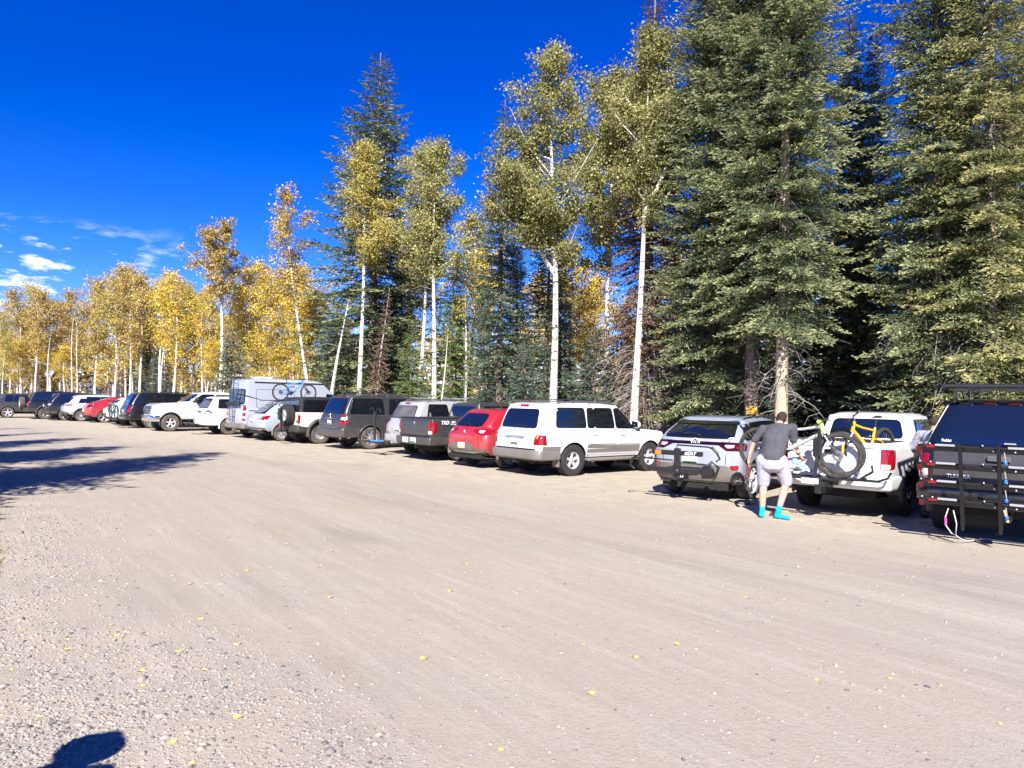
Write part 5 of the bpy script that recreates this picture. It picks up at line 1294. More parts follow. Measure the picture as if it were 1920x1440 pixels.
# 9 white boxy off roader with black roof
c9 = car('suv', 'boxy white off roader with black hardtop and spare wheel on its tail door', 'car', G(597, 832), 50, 'RR', CARS,
         L=4.7, W=1.93, H=1.86, ro=.90, wb=2.95, zs=.52, r=.42, tw=.30, rim=.225, style='mesh', zb=(1.22, 1.20), zh=1.16, xc=3.45, xw=3.05, xgb=.06, xg=.12, tum=.10, paint=PW, top=BLK, rc=(.06, .10), fc=(.12, .2), tread=True, roofr=.05, tail=.04, rimm=ALLOY)
rear_glass(c9, .72, .70, 1.30, 1.70, rad=.05); bumper(c9, .46, .74, .14, -.03, BLK, rc=(.10, .3)); arch_trim(c9, .10, .09, BLK); flaps(c9)
lamp_pair(c9, [('B', rpoly([(-.92, .82), (-.80, .82), (-.80, 1.14), (-.92, 1.14)], .03))], REDL, off=.05)
glass_side(c9, [(.22, 1.35, 1.35, .26), (1.50, 2.25, 2.25, 1.50), (2.35, 3.25, 3.05, 2.35)], rad=.05); windscreen(c9); mirrors(c9, 3.2, 1.34, BLK, 1.1)
door(c9, [(1.45, .66), (2.28, .66), (2.28, 1.22), (1.40, 1.22)], (1.6, 1.12), hm=BLK); door(c9, [(2.32, .66), (3.25, .66), (3.25, 1.2), (2.32, 1.22)], (2.45, 1.12), hm=BLK)
tm, wm = wheel_meshes(.42, .30, .225, 'split', RUBBER, ALLOY, True)
w = empty('spare_wheel', (-.12, -.10, 1.12), R(-90), c9['root']); link('tyre', tm, w); link('rim', wm, w)
bx(c9, 'spare_wheel_bracket', (-.05, -.24, .98), (.06, .04, 1.26), BLK); bx(c9, 'badge', (.025, -.70, .86), (.04, -.58, .90), BLK, .004)
wm2 = None

# 10 pale blue crossover
c10 = car('suv', 'ice blue crossover with black roof bars and a blue bicycle on top', 'car', G(527, 827), 50, 'RR', CARS,
          L=4.45, W=1.80, H=1.60, ro=.95, wb=2.66, zs=.40, r=.345, tw=.225, rim=.225, style='mesh', zb=(1.10, 1.00), zh=.90, xc=3.35, xw=2.65, xgb=.26, xg=.80, tum=.20, paint=PICE, rc=(.24, .5))
rear_glass(c10, .60, .50, 1.16, 1.44, rad=.05)
add(c10, 'rear_cladding', [('B', rpoly([(-.87, .38), (.87, .38), (.87, .56), (-.87, .56)], .04))], GRYP, .02, both=False); sill(c10, .40, .50, GRYP); arch_trim(c10, .05, .014, GRYP)
lamp_pair(c10, [('B', rpoly([(-.87, .86), (-.50, .93), (-.50, 1.0), (-.87, 1.06)], .02)), ('R', rpoly([(.10, .88), (.28, .90), (.46, 1.06), (.10, 1.06)], .02))], REDL, [('B', rpoly([(-.66, .93), (-.52, .94), (-.52, .99), (-.66, 1.0)], .01), WHTL)])
glass_side(c10, [(.72, 1.10, 1.18, 1.0, 1.16, 1.38), (1.18, 1.95, 1.92, 1.24), (2.02, 3.05, 2.62, 2.0)], rad=.03); windscreen(c10); mirrors(c10, 2.95, 1.12); plate(c10, 0, .84)
add(c10, 'spoiler', [('B', rpoly([(-.56, 1.50), (.56, 1.50), (.52, 1.54), (-.52, 1.54)], .01))], BLKG, .06, both=False, maxd=.4, skirt=.05)
roof_rails(c10, .85, 2.7, BLK, rise=.06, bars=(1.05, 2.2)); door(c10, [(1.2, .52), (1.97, .52), (1.97, 1.06), (1.08, 1.06)], (1.3, .96)); door(c10, [(2.01, .52), (3.0, .52), (3.0, 1.0), (2.01, 1.05)], (2.1, .95))

# 11 tall van
PVAN = paint('paint_van_silver', (.36, .385, .44), 0, dust=.2)
c11 = car('van', 'tall silver grey camper van with a black ladder on its rear door', 'van', G(497, 822), 46, 'RR', CARS,
          L=5.95, W=2.02, H=2.62, ro=1.0, wb=3.66, zs=.48, r=.355, tw=.24, rim=.2, style='six', zb=(1.25, 1.22), zh=1.02, xc=5.25, xw=3.9, xgb=.02, xg=.16, tum=.24, paint=PVAN, rc=(.06, .14), fc=(.35, .6), roofr=.14)
rear_glass(c11, .80, .74, 1.52, 2.12, rad=.08, grow=.03); bumper(c11, .42, .62, .10, -.02, GRYP, xend=.5, rc=(.1, .3))
lamp_pair(c11, [('B', rpoly([(-1.0, 1.22), (-.74, 1.22), (-.74, 1.45), (-1.0, 1.45)], .02)), ('B', rpoly([(-1.0, .78), (-.74, .78), (-.74, 1.12), (-1.0, 1.12)], .02))], REDL, [('B', [(-.99, .88), (-.75, .88), (-.75, .96), (-.99, .96)], WHTL)])
add(c11, 'side_panel_line', [('R', rpoly([(.55, 1.32), (2.35, 1.32), (2.35, 2.14), (.55, 2.14)], .12))], SEAM, .004); add(c11, 'side_panel', [('R', rpoly([(.565, 1.335), (2.335, 1.335), (2.335, 2.125), (.565, 2.125)], .11))], PVAN, .006)
add(c11, 'rub_strip', [('R', [(.2, 1.20), (5.0, 1.16), (5.0, 1.19), (.2, 1.23)])], BLK, .012); add(c11, 'awning', [('R', rpoly([(.5, 2.43), (3.9, 2.43), (3.9, 2.47), (.5, 2.47)], .01))], STEEL, .03, both=False, skirt=.1)
add(c11, 'rear_door_seam', [('B', [(-.006, .64), (.006, .64), (.006, 2.45), (-.006, 2.45)])], SEAM, .012, both=False)
glass_side(c11, [(3.95, 4.95, 4.30, 3.98, 1.40, 1.98, 1.92)], rad=.06); windscreen(c11); mirrors(c11, 4.75, 1.5, BLK, 1.6, .05); arch_trim(c11, .05, .012, GRYP)
mb = MB()
for y in (-.02, .36):
    mb.tube([(-.10, y, .72), (-.10, y, 2.45), (.02, y, 2.66), (.25, y, 2.68)], .018, 6)
for i in range(9): z = .80 + i * .23; mb.tube([(-.10, -.02, z), (-.10, .36, z)], .015, 6)
for z in (.9, 1.6, 2.3): mb.tube([(.03, -.02, z), (-.10, -.02, z)], .012, 5); mb.tube([(.03, .36, z), (-.10, .36, z)], .012, 5)
mb.build('ladder', [STEEL], c11['root']); bx(c11, 'cargo_tray', (-.09, -.55, 1.42), (-.02, .78, 1.56), BLK)
bx(c11, 'roof_vent', (.9, -.3, 2.60), (1.6, .3, 2.70), WHITE, .05)

# 12 white suv left of the van
c12 = car('suv', 'white suv with dusty rear glass and a folded bike rack, left of the camper van', 'car', G(428, 815), 50, 'RR', CARS,
          L=4.83, W=1.92, H=1.80, ro=1.1, wb=2.79, zs=.48, r=.395, tw=.265, rim=.22, style='mesh', zb=(1.20, 1.12), zh=1.06, xc=3.6, xw=2.95, xgb=.14, xg=.46, tum=.21, paint=PW, rimm=STEEL)
rear_glass(c12, .68, .58, 1.26, 1.58, m=GLASS_DUST, rad=.05); bumper(c12, .44, .66, .05, .0, PW); add(c12, 'spoiler', [('B', rpoly([(-.6, 1.63), (.6, 1.63), (.58, 1.69), (-.58, 1.69)], .02))], BLKG, .07, both=False, maxd=.3, skirt=.05)
lamp_pair(c12, [('B', rpoly([(-.95, .96), (-.70, .96), (-.66, 1.14), (-.95, 1.16)], .03)), ('R', rpoly([(.05, .98), (.25, 1.0), (.32, 1.14), (.05, 1.16)], .03))], mat('smoked_lens', (.10, .04, .04), .15, coat=1), [('B', [(-.90, 1.0), (-.76, 1.0), (-.74, 1.06), (-.90, 1.06)], WHTL)])
glass_side(c12, [(.60, 1.30, 1.42, .66), (1.70, 2.62, 2.58, 1.80), (2.7, 3.5, 3.0, 2.68)], rad=.05); windscreen(c12); mirrors(c12, 3.35, 1.25); bx(c12, 'garnish', (-.01, -.26, 1.03), (.03, .26, 1.09), BLK); arch_trim(c12, .05, .03, PW); roof_rails(c12, .8, 2.8, GRYP)

# 13 white heavy pickup facing the road
c13 = car('pickup_truck', 'white heavy pickup parked nose out with chrome bumper and grille', 'pickup', G(318, 809), 50 + 180, 'LF', CARS,
          L=6.1, W=2.06, H=2.0, ro=1.35, wb=3.9, zs=.60, r=.43, tw=.28, rim=.235, style='five', zb=(1.42, 1.40), zh=1.32, xc=4.55, xw=3.85, tum=.20, paint=PW, rimm=ALLOY, pickup=dict(cab=1.95, lean=.1), rc=(.08, .16), fc=(.22, .5))
bumper(c13, .50, .80, .10, .0, CHROME, front=True)
add(c13, 'grille', [('F', rpoly([(-.62, .84), (.62, .84), (.66, 1.26), (-.66, 1.26)], .04))], BLK, .02, both=False)
mb = MB()
for i in range(6):
    for k in range(1): panel(mb, c13['bvh'], [(-.62, .88 + i * .062), (.62, .88 + i * .062), (.62, .91 + i * .062), (-.62, .91 + i * .062)], 'F', .035, 0, .12)
mb.build('grille_bars', [CHROME], c13['root']); add(c13, 'badge', [('F', rpoly([(-.13, 1.03), (.13, 1.03), (.13, 1.10), (-.13, 1.10)], .02))], mat('badge_gold', (.6, .42, .1), .3, .8), .05, both=False)
for sg in (-1, 1):
    mb = MB(); panel(mb, c13['bvh'], rpoly([(sg * .68, .98), (sg * .95, .98), (sg * .98, 1.26), (sg * .68, 1.26)][::sg], .03), 'F', .02, 0, .06); panel(mb, c13['bvh'], rpoly([(5.80, 1.10), (6.06, 1.0), (6.06, 1.26), (5.72, 1.28)], .02), 'R' if sg < 0 else 'L', .014, 0, .06)
    panel(mb, c13['bvh'], [(sg * .70, 1.10), (sg * .94, 1.10), (sg * .94, 1.13), (sg * .70, 1.13)][::sg], 'F', .03, 1, .06)
    mb.build('headlight', [WHTL, BLKG], c13['root'])
windscreen(c13); glass_side(c13, [(2.15, 3.05, 3.02, 2.20), (3.15, 4.25, 3.72, 3.15)], rad=.06); door(c13, [(2.1, .75), (3.08, .75), (3.08, 1.42), (2.1, 1.42)], (2.25, 1.28)); door(c13, [(3.12, .75), (4.2, .75), (4.25, 1.40), (3.12, 1.42)], (3.27, 1.27))
mirrors(c13, 4.1, 1.55, BLK, 1.6, .10); arch_trim(c13, .04, .012, BLK); sill(c13, .52, .60, BLK)
add(c13, 'side_trim', [('R', [(3.15, 1.0), (3.75, 1.0), (3.75, 1.04), (3.15, 1.04)])], SILV, .02)

# 14 black suburban style with bikes rack
c14 = car('suv', 'long black suv with a teal bicycle hung on its tail', 'car', G(283, 803), 50, 'RR', CARS,
          L=5.5, W=2.04, H=1.92, ro=1.2, wb=3.3, zs=.5, r=.40, tw=.27, rim=.25, style='multi', zb=(1.22, 1.15), zh=1.1, xc=4.1, xw=3.45, xgb=.12, xg=.45, tum=.2, paint=PBLK)
rear_glass(c14, .78, .64, 1.30, 1.72, rad=.08); bumper(c14, .46, .72, .05, .0, PBLK); glass_side(c14, [(.6, 1.6, 1.6, .72), (1.85, 2.85, 2.85, 1.85), (2.95, 3.95, 3.4, 2.95)]); windscreen(c14); mirrors(c14, 3.8, 1.3)
lamp_pair(c14, [('B', rpoly([(-1.0, .88), (-.84, .88), (-.84, 1.22), (-1.0, 1.22)], .02)), ('R', [(.04, .88), (.18, .88), (.15, 1.22), (.04, 1.22)])], REDL); plate(c14, 0, .9); roof_rails(c14, .7, 3.4, BLK); arch_trim(c14, .03, .01, BLK)

# 15 pickup with dark tailgate and white bumper
c15 = car('pickup_truck', 'pickup with a dark grey tailgate, orange badge and white bumper', 'pickup', G(256, 799), 50, 'RR', CARS,
          L=5.4, W=1.95, H=1.78, ro=1.15, wb=3.3, zs=.58, r=.38, tw=.25, rim=.21, style='split', zb=(1.26, 1.2), zh=1.12, xc=3.95, xw=3.35, tum=.22, paint=PW, pickup=dict(cab=1.8, lean=.1), rc=(.07, .14))
add(c15, 'tailgate', [('B', rpoly([(-.76, .76), (.90, .76), (.90, 1.26), (-.76, 1.26)], .03))], PGRY2, .012, both=False); bumper(c15, .48, .70, .08, .0, PW); bx(c15, 'badge', (-.02, -.14, .95), (.0, .14, 1.02), ORGL, .004)
glass_side(c15, [(2.0, 2.75, 2.72, 2.12), (2.82, 3.65, 3.27, 2.82)]); rear_glass(c15, .64, .56, 1.34, 1.62); windscreen(c15)
lamp_pair(c15, [('B', rpoly([(-.965, .82), (-.80, .82), (-.80, 1.2), (-.965, 1.2)], .03))], REDL)

# 16 white small crossover
c16 = car('suv', 'small white crossover with dark lower cladding, right of the far red hatchback', 'car', G(235, 796), 50, 'RR', CARS,
          L=4.45, W=1.82, H=1.62, ro=.95, wb=2.66, zs=.42, r=.35, tw=.23, rim=.24, style='five', zb=(1.10, 1.0), zh=.9, xc=3.35, xw=2.65, xgb=.30, xg=.85, tum=.2, paint=PW, rc=(.24, .5))
rear_glass(c16, .58, .50, 1.16, 1.42, rad=.05); add(c16, 'rear_cladding', [('B', rpoly([(-.88, .40), (.88, .40), (.88, .66), (-.88, .66)], .06))], GRYP, .02, both=False)
lamp_pair(c16, [('B', rpoly([(-.88, .92), (-.5, .94), (-.5, 1.0), (-.88, 1.05)], .02)), ('R', [(.1, .92), (.4, .94), (.42, 1.04), (.1, 1.05)])], mat('smoked_lens'))
glass_side(c16, [(.85, 1.15, 1.2, 1.0, 1.16, 1.38), (1.2, 1.95, 1.92, 1.25), (2.02, 3.05, 2.62, 2.0)], rad=.03); windscreen(c16); arch_trim(c16, .05, .014, GRYP); sill(c16, .42, .54, GRYP); roof_rails(c16, .9, 2.7, BLK)
# 17 red sloping hatchback
c17 = car('hatchback', 'red sloping hatchback among the farther parked cars', 'car', G(195, 792.5), 50, 'RR', CARS,
          L=4.75, W=1.92, H=1.58, ro=1.0, wb=2.89, zs=.34, r=.36, tw=.25, rim=.26, style='five', zb=(1.12, 1.0), zh=.82, xc=3.8, xw=2.7, xgb=.18, xg=1.35, tum=.26, paint=PRED, rc=(.26, .55), fc=(.5, .7))
rear_glass(c17, .56, .52, 1.20, 1.46, rad=.05, maxd=1.2); add(c17, 'rear_cladding', [('B', rpoly([(-.92, .32), (.92, .32), (.92, .46), (-.92, .46)], .04))], BLK, .02, both=False)
lamp_pair(c17, [('B', rpoly([(-.92, .96), (-.40, 1.0), (-.40, 1.04), (-.92, 1.07)], .02)), ('R', [(.1, .96), (.45, 1.0), (.1, 1.07)])], mat('dark_red_lens'))
glass_side(c17, [(1.35, 2.15, 2.1, 1.5, 1.12, 1.36, 1.42), (2.22, 3.4, 2.75, 2.2, 1.08, 1.42, 1.40)], rad=.03); windscreen(c17); plate(c17, 0, .72); bx(c17, 'roof_glass', (1.5, -.5, 1.56), (2.6, .5, 1.585), GLASS, .01)
# 18 silvery white crossover
c18 = car('suv', 'silvery white crossover with black wheel arches, left of the far red hatchback', 'car', G(152, 790), 50, 'RR', CARS,
          L=4.6, W=1.86, H=1.70, ro=.95, wb=2.69, zs=.42, r=.36, tw=.235, rim=.24, style='mesh', zb=(1.14, 1.05), zh=.98, xc=3.5, xw=2.75, xgb=.24, xg=.68, tum=.2, paint=paint('paint_frost', (.46, .50, .54), 0), rimm=ALLOY, rc=(.22, .5))
rear_glass(c18, .60, .52, 1.20, 1.48, rad=.05); add(c18, 'rear_cladding', [('B', rpoly([(-.9, .40), (.9, .40), (.9, .62), (-.9, .62)], .06))], GRYP, .02, both=False); arch_trim(c18, .08, .014, BLK); sill(c18, .42, .56, BLK)
lamp_pair(c18, [('B', rpoly([(-.91, .98), (-.56, 1.0), (-.56, 1.05), (-.91, 1.10)], .02)), ('R', [(.1, .98), (.36, 1.0), (.42, 1.08), (.1, 1.10)])], REDL); glass_side(c18, [(.78, 1.12, 1.2, .92, 1.2, 1.42), (1.2, 2.0, 1.98, 1.26), (2.08, 3.15, 2.7, 2.05)], rad=.03); windscreen(c18); bx(c18, 'badge', (.0, -.2, 1.02), (.04, .2, 1.05), BLK, .004)
# 19 black suv
c19 = car('suv', 'glossy black suv between the spare wheel truck and the silvery crossover', 'car', G(122, 788.5), 50, 'RR', CARS,
          L=5.0, W=1.98, H=1.80, ro=1.1, wb=2.86, zs=.46, r=.38, tw=.25, rim=.25, style='five', zb=(1.16, 1.08), zh=1.0, xc=3.7, xw=3.0, xgb=.2, xg=.60, tum=.2, paint=PBLK, rc=(.2, .4))
rear_glass(c19, .66, .56, 1.24, 1.56, rad=.06); glass_side(c19, [(.7, 1.4, 1.4, .85), (1.5, 2.3, 2.3, 1.5), (2.4, 3.4, 2.9, 2.4)]); windscreen(c19); plate(c19, 0, .95); lamp_pair(c19, [('B', rpoly([(-.97, 1.0), (-.7, 1.0), (-.66, 1.12), (-.97, 1.14)], .02))], mat('smoked_lens'), [('B', [(-.93, 1.03), (-.78, 1.03), (-.78, 1.08), (-.93, 1.08)], WHTL)])
bumper(c19, .42, .62, .04, 0, BLK)
# 20 boxy dark truck with spare wheel
c20 = car('suv', 'boxy black truck with a dusty spare wheel on its tail', 'car', G(84, 786), 50, 'RR', CARS,
          L=4.8, W=1.99, H=1.88, ro=1.0, wb=2.84, zs=.55, r=.42, tw=.29, rim=.22, style='five', zb=(1.22, 1.18), zh=1.14, xc=3.6, xw=3.1, xgb=.08, xg=.34, tum=.16, paint=PBLK, tread=True, rc=(.08, .18))
rear_glass(c20, .72, .62, 1.32, 1.68, rad=.05); bumper(c20, .48, .76, .12, -.02, BLK); lamp_pair(c20, [('B', rpoly([(-.97, .86), (-.80, .86), (-.80, 1.20), (-.97, 1.20)], .04))], REDL); arch_trim(c20, .07, .05, BLK)
tm, wm = wheel_meshes(.42, .29, .22, 'five', RUBBERD, ALLOY, True); w = empty('spare_wheel', (-.16, .62, 1.05), R(-90), c20['root']); link('tyre', tm, w); link('rim', wm, w); bx(c20, 'badge', (-.01, -.16, .98), (.03, -.04, 1.04), CHROME, .004)
glass_side(c20, [(.4, 1.3, 1.3, .5), (1.5, 2.3, 2.3, 1.5), (2.4, 3.35, 3.0, 2.4)]); windscreen(c20)
# 21 dark car at the left edge
c21 = car('suv', 'dark blue grey suv at the far left edge of the row', 'car', G(14, 783.5), 50, 'RR', CARS,
          L=4.7, W=1.9, H=1.70, ro=1.0, wb=2.7, zs=.42, r=.37, tw=.24, rim=.24, style='five', zb=(1.1, 1.02), zh=.95, xc=3.5, xw=2.75, xgb=.2, xg=.65, tum=.2, paint=PGRY, rc=(.2, .45))
rear_glass(c21, .62, .54, 1.18, 1.50, rad=.05); glass_side(c21, [(.8, 1.25, 1.3, .92), (1.35, 2.05, 2.02, 1.4), (2.12, 3.2, 2.7, 2.1)]); windscreen(c21); lamp_pair(c21, [('B', rpoly([(-.92, .95), (-.6, .96), (-.6, 1.05), (-.92, 1.08)], .02))], REDL)
# ---------------------------------------------------------------- bicycles and hitch racks
def seat_on(o, S, M):
    """stand a free object on or behind a vehicle, M given in the vehicle's own frame"""
    r = S['root']; W = Matrix.Translation(r.location) @ Matrix.Rotation(r.rotation_euler[2], 4, 'Z') @ M
    o.matrix_world = W; return o
def TR_(x, y, z): return Matrix.Translation((x, y, z))
def RZ(a): return Matrix.Rotation(R(a), 4, 'Z')
BT = mat('bike_tyre', (.022, .021, .02), .9, col2=(.06, .052, .045), nscale=12)
BK = mat('bike_black', (.015, .015, .017), .35, coat=.5)
SPK = mat('spoke_grey', (.35, .35, .36), .35, .8)
def bike(name, label, frame_col, fork_col=None, r=.37, wb=1.24, steer=0, drop=0, accent=None, tyre_w=.033, rimc=None):
    fm = mat('frame_' + name + str(frame_col), frame_col, .3, coat=.8); fk = mat('fork' + str(fork_col), fork_col, .35, coat=.5) if fork_col else BK
    root = empty('bicycle', (0, 0, 0)); tag(root, label, 'bicycle')
    rm = rimc or BK
    def wheel(M, front):
        w = empty('wheel', (0, 0, 0), 0, root); w.matrix_local = M
        mb = MB(); MY = Matrix.Rotation(R(90), 4, 'X'); n = 12
        mb.lathe([(r - tyre_w + tyre_w * cos(2 * pi * i / n), tyre_w * sin(2 * pi * i / n)) for i in range(n)], 40, 0, MY, close=True)
        for i in range(60):
            for s_ in (-1, 0, 1):
                M2 = MY @ Matrix.Rotation(2 * pi * (i + (.5 if s_ else 0)) / 60, 4, 'Z'); mb.box((r - .006 - .006 * abs(s_), -.006, s_ * .017 - .007), (r + .004 - .005 * abs(s_), .008, s_ * .017 + .007), 0, M=M2)
        mb.build('tyre', [BT], w)
        mb = MB(); mb.lathe([(r - .055, -.014), (r - .04, -.016), (r - .04, .016), (r - .055, .014), (r - .062, 0)], 40, 0, MY, close=True)
        mb.tube([(0, -.05, 0), (0, .05, 0)], .018, 10, 0)
        for i in range(28):
            a = 2 * pi * i / 28; b = a + (.5 if i % 2 else -.5); s_ = .028 if (i // 2) % 2 else -.028
            mb.tube([(.02 * cos(b), s_, .02 * sin(b)), ((r - .055) * cos(a), 0, (r - .055) * sin(a))], .0016, 3, 1, False)
        mb.lathe([(.045, .0), (.09, 0), (.09, .003), (.045, .003)], 24, 1, MY @ TR_(0, 0, .04 if not front else .04), close=True)
        mb.build('rim', [rm, SPK], w)
        if not front:
            mb = MB()
            for k in range(6): mb.lathe([(.0, 0), (.095 - k * .012, 0), (.095 - k * .012, .003)], 24, 0, MY @ TR_(0, 0, .022 + k * .004))
            mb.build('cassette', [SPK], w)
    wheel(TR_(0, 0, r), False)
    hb, ht = Vector((wb - .235, 0, .73)), Vector((wb - .285, 0, .86)); ax = (ht - hb).normalized()
    Mst = TR_(*hb) @ Matrix.Rotation(R(steer), 4, ax) @ TR_(*(-hb))
    wheel(Mst @ TR_(wb, 0, r), True)
    bb = Vector((.44, 0, .335)); st = Vector((.30, 0, .70)); rock = Vector((.35, 0, .56))
    mb = MB()
    mb.tube([bb, bb.lerp(hb, .4) + Vector((0, 0, .02)), hb + ax * .015], [.034, .037, .03], 10); mb.tube([st, st.lerp(ht, .6) + Vector((0, 0, -.03)), ht - ax * .03], [.02, .022, .026], 10)
    mb.tube([bb, st, st + Vector((-.02, 0, .05))], [.028, .022, .02], 10); mb.tube([hb - ax * .02, ht + ax * .015], .03, 12)
    for s_ in (-1, 1):
        mb.tube([bb + Vector((-.03, s_ * .03, .03)), (.22, s_ * .055, .36), (0, s_ * .072, r)], [.016, .014, .013], 8); mb.tube([rock + Vector((0, s_ * .02, 0)), (.20, s_ * .055, .53), (0, s_ * .072, r)], [.013, .011, .011], 8)
    mb.sphere(bb, (.045, .045, .045), 10); mb.tube([rock, rock + Vector((.11, 0, .05))], .018, 8)
    mb.build('frame', [fm], root)
    mb = MB(); mb.tube([rock + Vector((.05, 0, .03)), rock + Vector((.25, 0, .05))], .022, 10, 0); mb.build('shock', [BK], root)
    mb = MB(); mb.M = Mst; fa = Vector((wb, 0, r)); cr = hb - ax * .05
    mb.tube([hb - ax * .04, hb], .024, 8); mb.tube([cr + Vector((0, -.065, 0)), cr + Vector((0, .065, 0))], .022, 8)
    for s_ in (-1, 1):
        o = Vector((0, s_ * .066, 0)); mid = cr.lerp(fa, .45); mb.tube([cr + o, mid + o], .016, 8, 1); mb.tube([mid + o, fa + o], [.024, .02], 8, 0)
    mb.tube([cr.lerp(fa, .42) + Vector((0, -.066, 0)), cr.lerp(fa, .38) + Vector((.05, 0, .03)), cr.lerp(fa, .42) + Vector((0, .066, 0))], .013, 6, 0)
    mb.build('fork', [fk, SILV], root)
    mb = MB(); mb.M = Mst; hc = ht + ax * .07
    mb.tube([ht, hc], .018, 8); mb.tube([hc, hc + Vector((.05, 0, .005))], .018, 8); c = hc + Vector((.05, 0, .005))
    pts = [c + Vector((-.04, -.39, .035)), c + Vector((-.025, -.22, .025)), c + Vector((0, -.05, 0)), c + Vector((0, .05, 0)), c + Vector((-.025, .22, .025)), c + Vector((-.04, .39, .035))]
    mb.tube(pts, .0125, 8)
    for s_ in (0, -1): mb.tube([pts[s_], pts[s_].lerp(pts[1 if s_ == 0 else -2], .75)], .017, 8)
    for s_ in (-1, 1): mb.tube([c + Vector((-.03, s_ * .24, .02)), c + Vector((.04, s_ * .26, .0)), c + Vector((.055, s_ * .34, .0))], .007, 5); mb.tube([c + Vector((0, s_ * .2, .02)), c + Vector((.10, s_ * .1, -.02)), c + Vector((.02, s_ * .03, -.22))], .004, 4)
    mb.build('handlebar', [BK], root)
    sp = st + Vector((-.06, 0, .20 - drop)); mb = MB(); mb.tube([st + Vector((-.02, 0, .04)), sp], .015, 8); mb.build('seat_post', [BK], root)
    mb = MB(); mb.tube([sp + Vector((-.12, 0, .03)), sp + Vector((-.04, 0, .035)), sp + Vector((.05, 0, .028)), sp + Vector((.15, 0, .02))], [.055, .06, .03, .018], 10, sq=.35); mb.build('saddle', [BK], root)
    mb = MB(); mb.lathe([(.03, .05), (.085, .05), (.085, .054), (.03, .054)], 28, 0, TR_(*bb) @ Matrix.Rotation(R(90), 4, 'X'), close=True)
    for s_, a in ((-1, R(20)), (1, R(200))):
        e = bb + Vector((.17 * cos(a), s_ * .075, .17 * sin(a))); mb.tube([bb + Vector((0, s_ * .06, 0)), e], [.016, .012], 6); mb.box(e + Vector((-.05, s_ * .015 - (.09 if s_ < 0 else 0), -.01)), e + Vector((.05, s_ * .015 + (.09 if s_ > 0 else 0), .01)), 0, .004)
    mb.tube([bb + Vector((0, -.05, .085)), (0, -.03, r + .05)], .004, 4); mb.tube([bb + Vector((0, -.05, -.085)), (.06, -.03, r - .09), (0, -.03, r - .045)], .004, 4)
    mb.build('crankset', [BK], root)
    return root

# white pickup: rack on the hitch, grey bicycle on it, yellow bicycle over the tailgate
b = bike('a', 'grey mountain bicycle with a lime green headset, upright on the hitch rack by the man', (.42, .44, .44), steer=4, wb=1.34)
seat_on(b, c2, TR_(-.60, 1.06, .755) @ RZ(-90) @ Matrix.Rotation(R(2), 4, 'Y'))
mb = MB(); mb.tube([(1.09, 0, .72), (1.03, 0, .90)], .036, 12); mb.sphere((1.02, 0, .90), (.06, .045, .045), 10); mb.build('headset_cover', [mat('lime', (.55, .72, .10), .4, coat=.5)], b)
mb = MB(); mb.box((1.0, -.05, .60), (1.06, .05, .78), 0, .02, M=TR_(0, 0, 0)); mb.build('number_bag', [BK], b)
b = bike('b', 'yellow mountain bicycle hung over the tailgate of the white pickup, rear wheel in the bed', (.85, .52, .0), (.03, .03, .03), steer=-50)
seat_on(b, c2, TR_(.80, -.60, .79) @ RZ(168) @ Matrix.Rotation(R(2), 4, 'Y'))
mb = MB(); mb.tube([(1.24 + .09, -.0, .30), (1.24 + .05, 0, .52)], .02, 8); mb.build('fork_guard', [mat('guard_yellow', (.8, .5, .02), .4)], b)
def rack_base(label, S, parts, mats, M=Matrix()):
    o = empty('bike_rack'); tag(o, label, 'bike rack'); seat_on(o, S, M)
    for nm, fn in parts:
        mb = MB(); fn(mb); mb.build(nm, mats, o)
    return o
rack_base('black tray style hitch rack carrying the grey bicycle behind the white pickup', c2, [
    ('hitch_arm', lambda m: (m.box((-1.0, -.03, .46), (.2, .03, .52), 0, .008), m.box((-1.02, -.05, .44), (-.40, .05, .70), 0, .02), m.box((-.62, -.20, .60), (-.40, .22, .70), 0, .02))),
    ('tray', lambda m: (m.box((-.95, -.30, .66), (-.85, 1.12, .70), 0, .015), m.tube([(-.90, -.25, .69), (-.90, -.62, .72), (-.90, -.82, .86), (-.90, -.80, .96)], .02, 6), m.tube([(-.86, -.25, .69), (-.86, -.60, .70), (-.88, -.72, .74)], .018, 6))),
    ('tray', lambda m: (m.box((-.62, -.85, .66), (-.52, 1.0, .70), 0, .015), m.tube([(-.57, -.80, .68), (-.57, -.95, .74), (-.57, -1.0, .84)], .02, 6))),
    ('wheel_clamp', lambda m: (m.tube([(-.97, .06, .70), (-.98, .02, 1.05), (-.95, .0, 1.30)], [.03, .026, .02], 8), m.box((-1.0, -.04, 1.04), (-.94, .09, 1.34), 0, .02), m.tube([(-.95, 0, 1.30), (-.92, -.12, 1.44)], .018, 6))),
    ('wheel_strap', lambda m: m.tube([(-.90, .86, .72), (-.96, .90, .78), (-.84, .96, .78), (-.90, .99, .72)], .012, 5)),
    ('tail_plate', lambda m: (m.box((-1.03, -.02, .60), (-1.02, .26, .69), 1, .002)))], [STEEL, PLATE], TR_(.30, 0, 0))

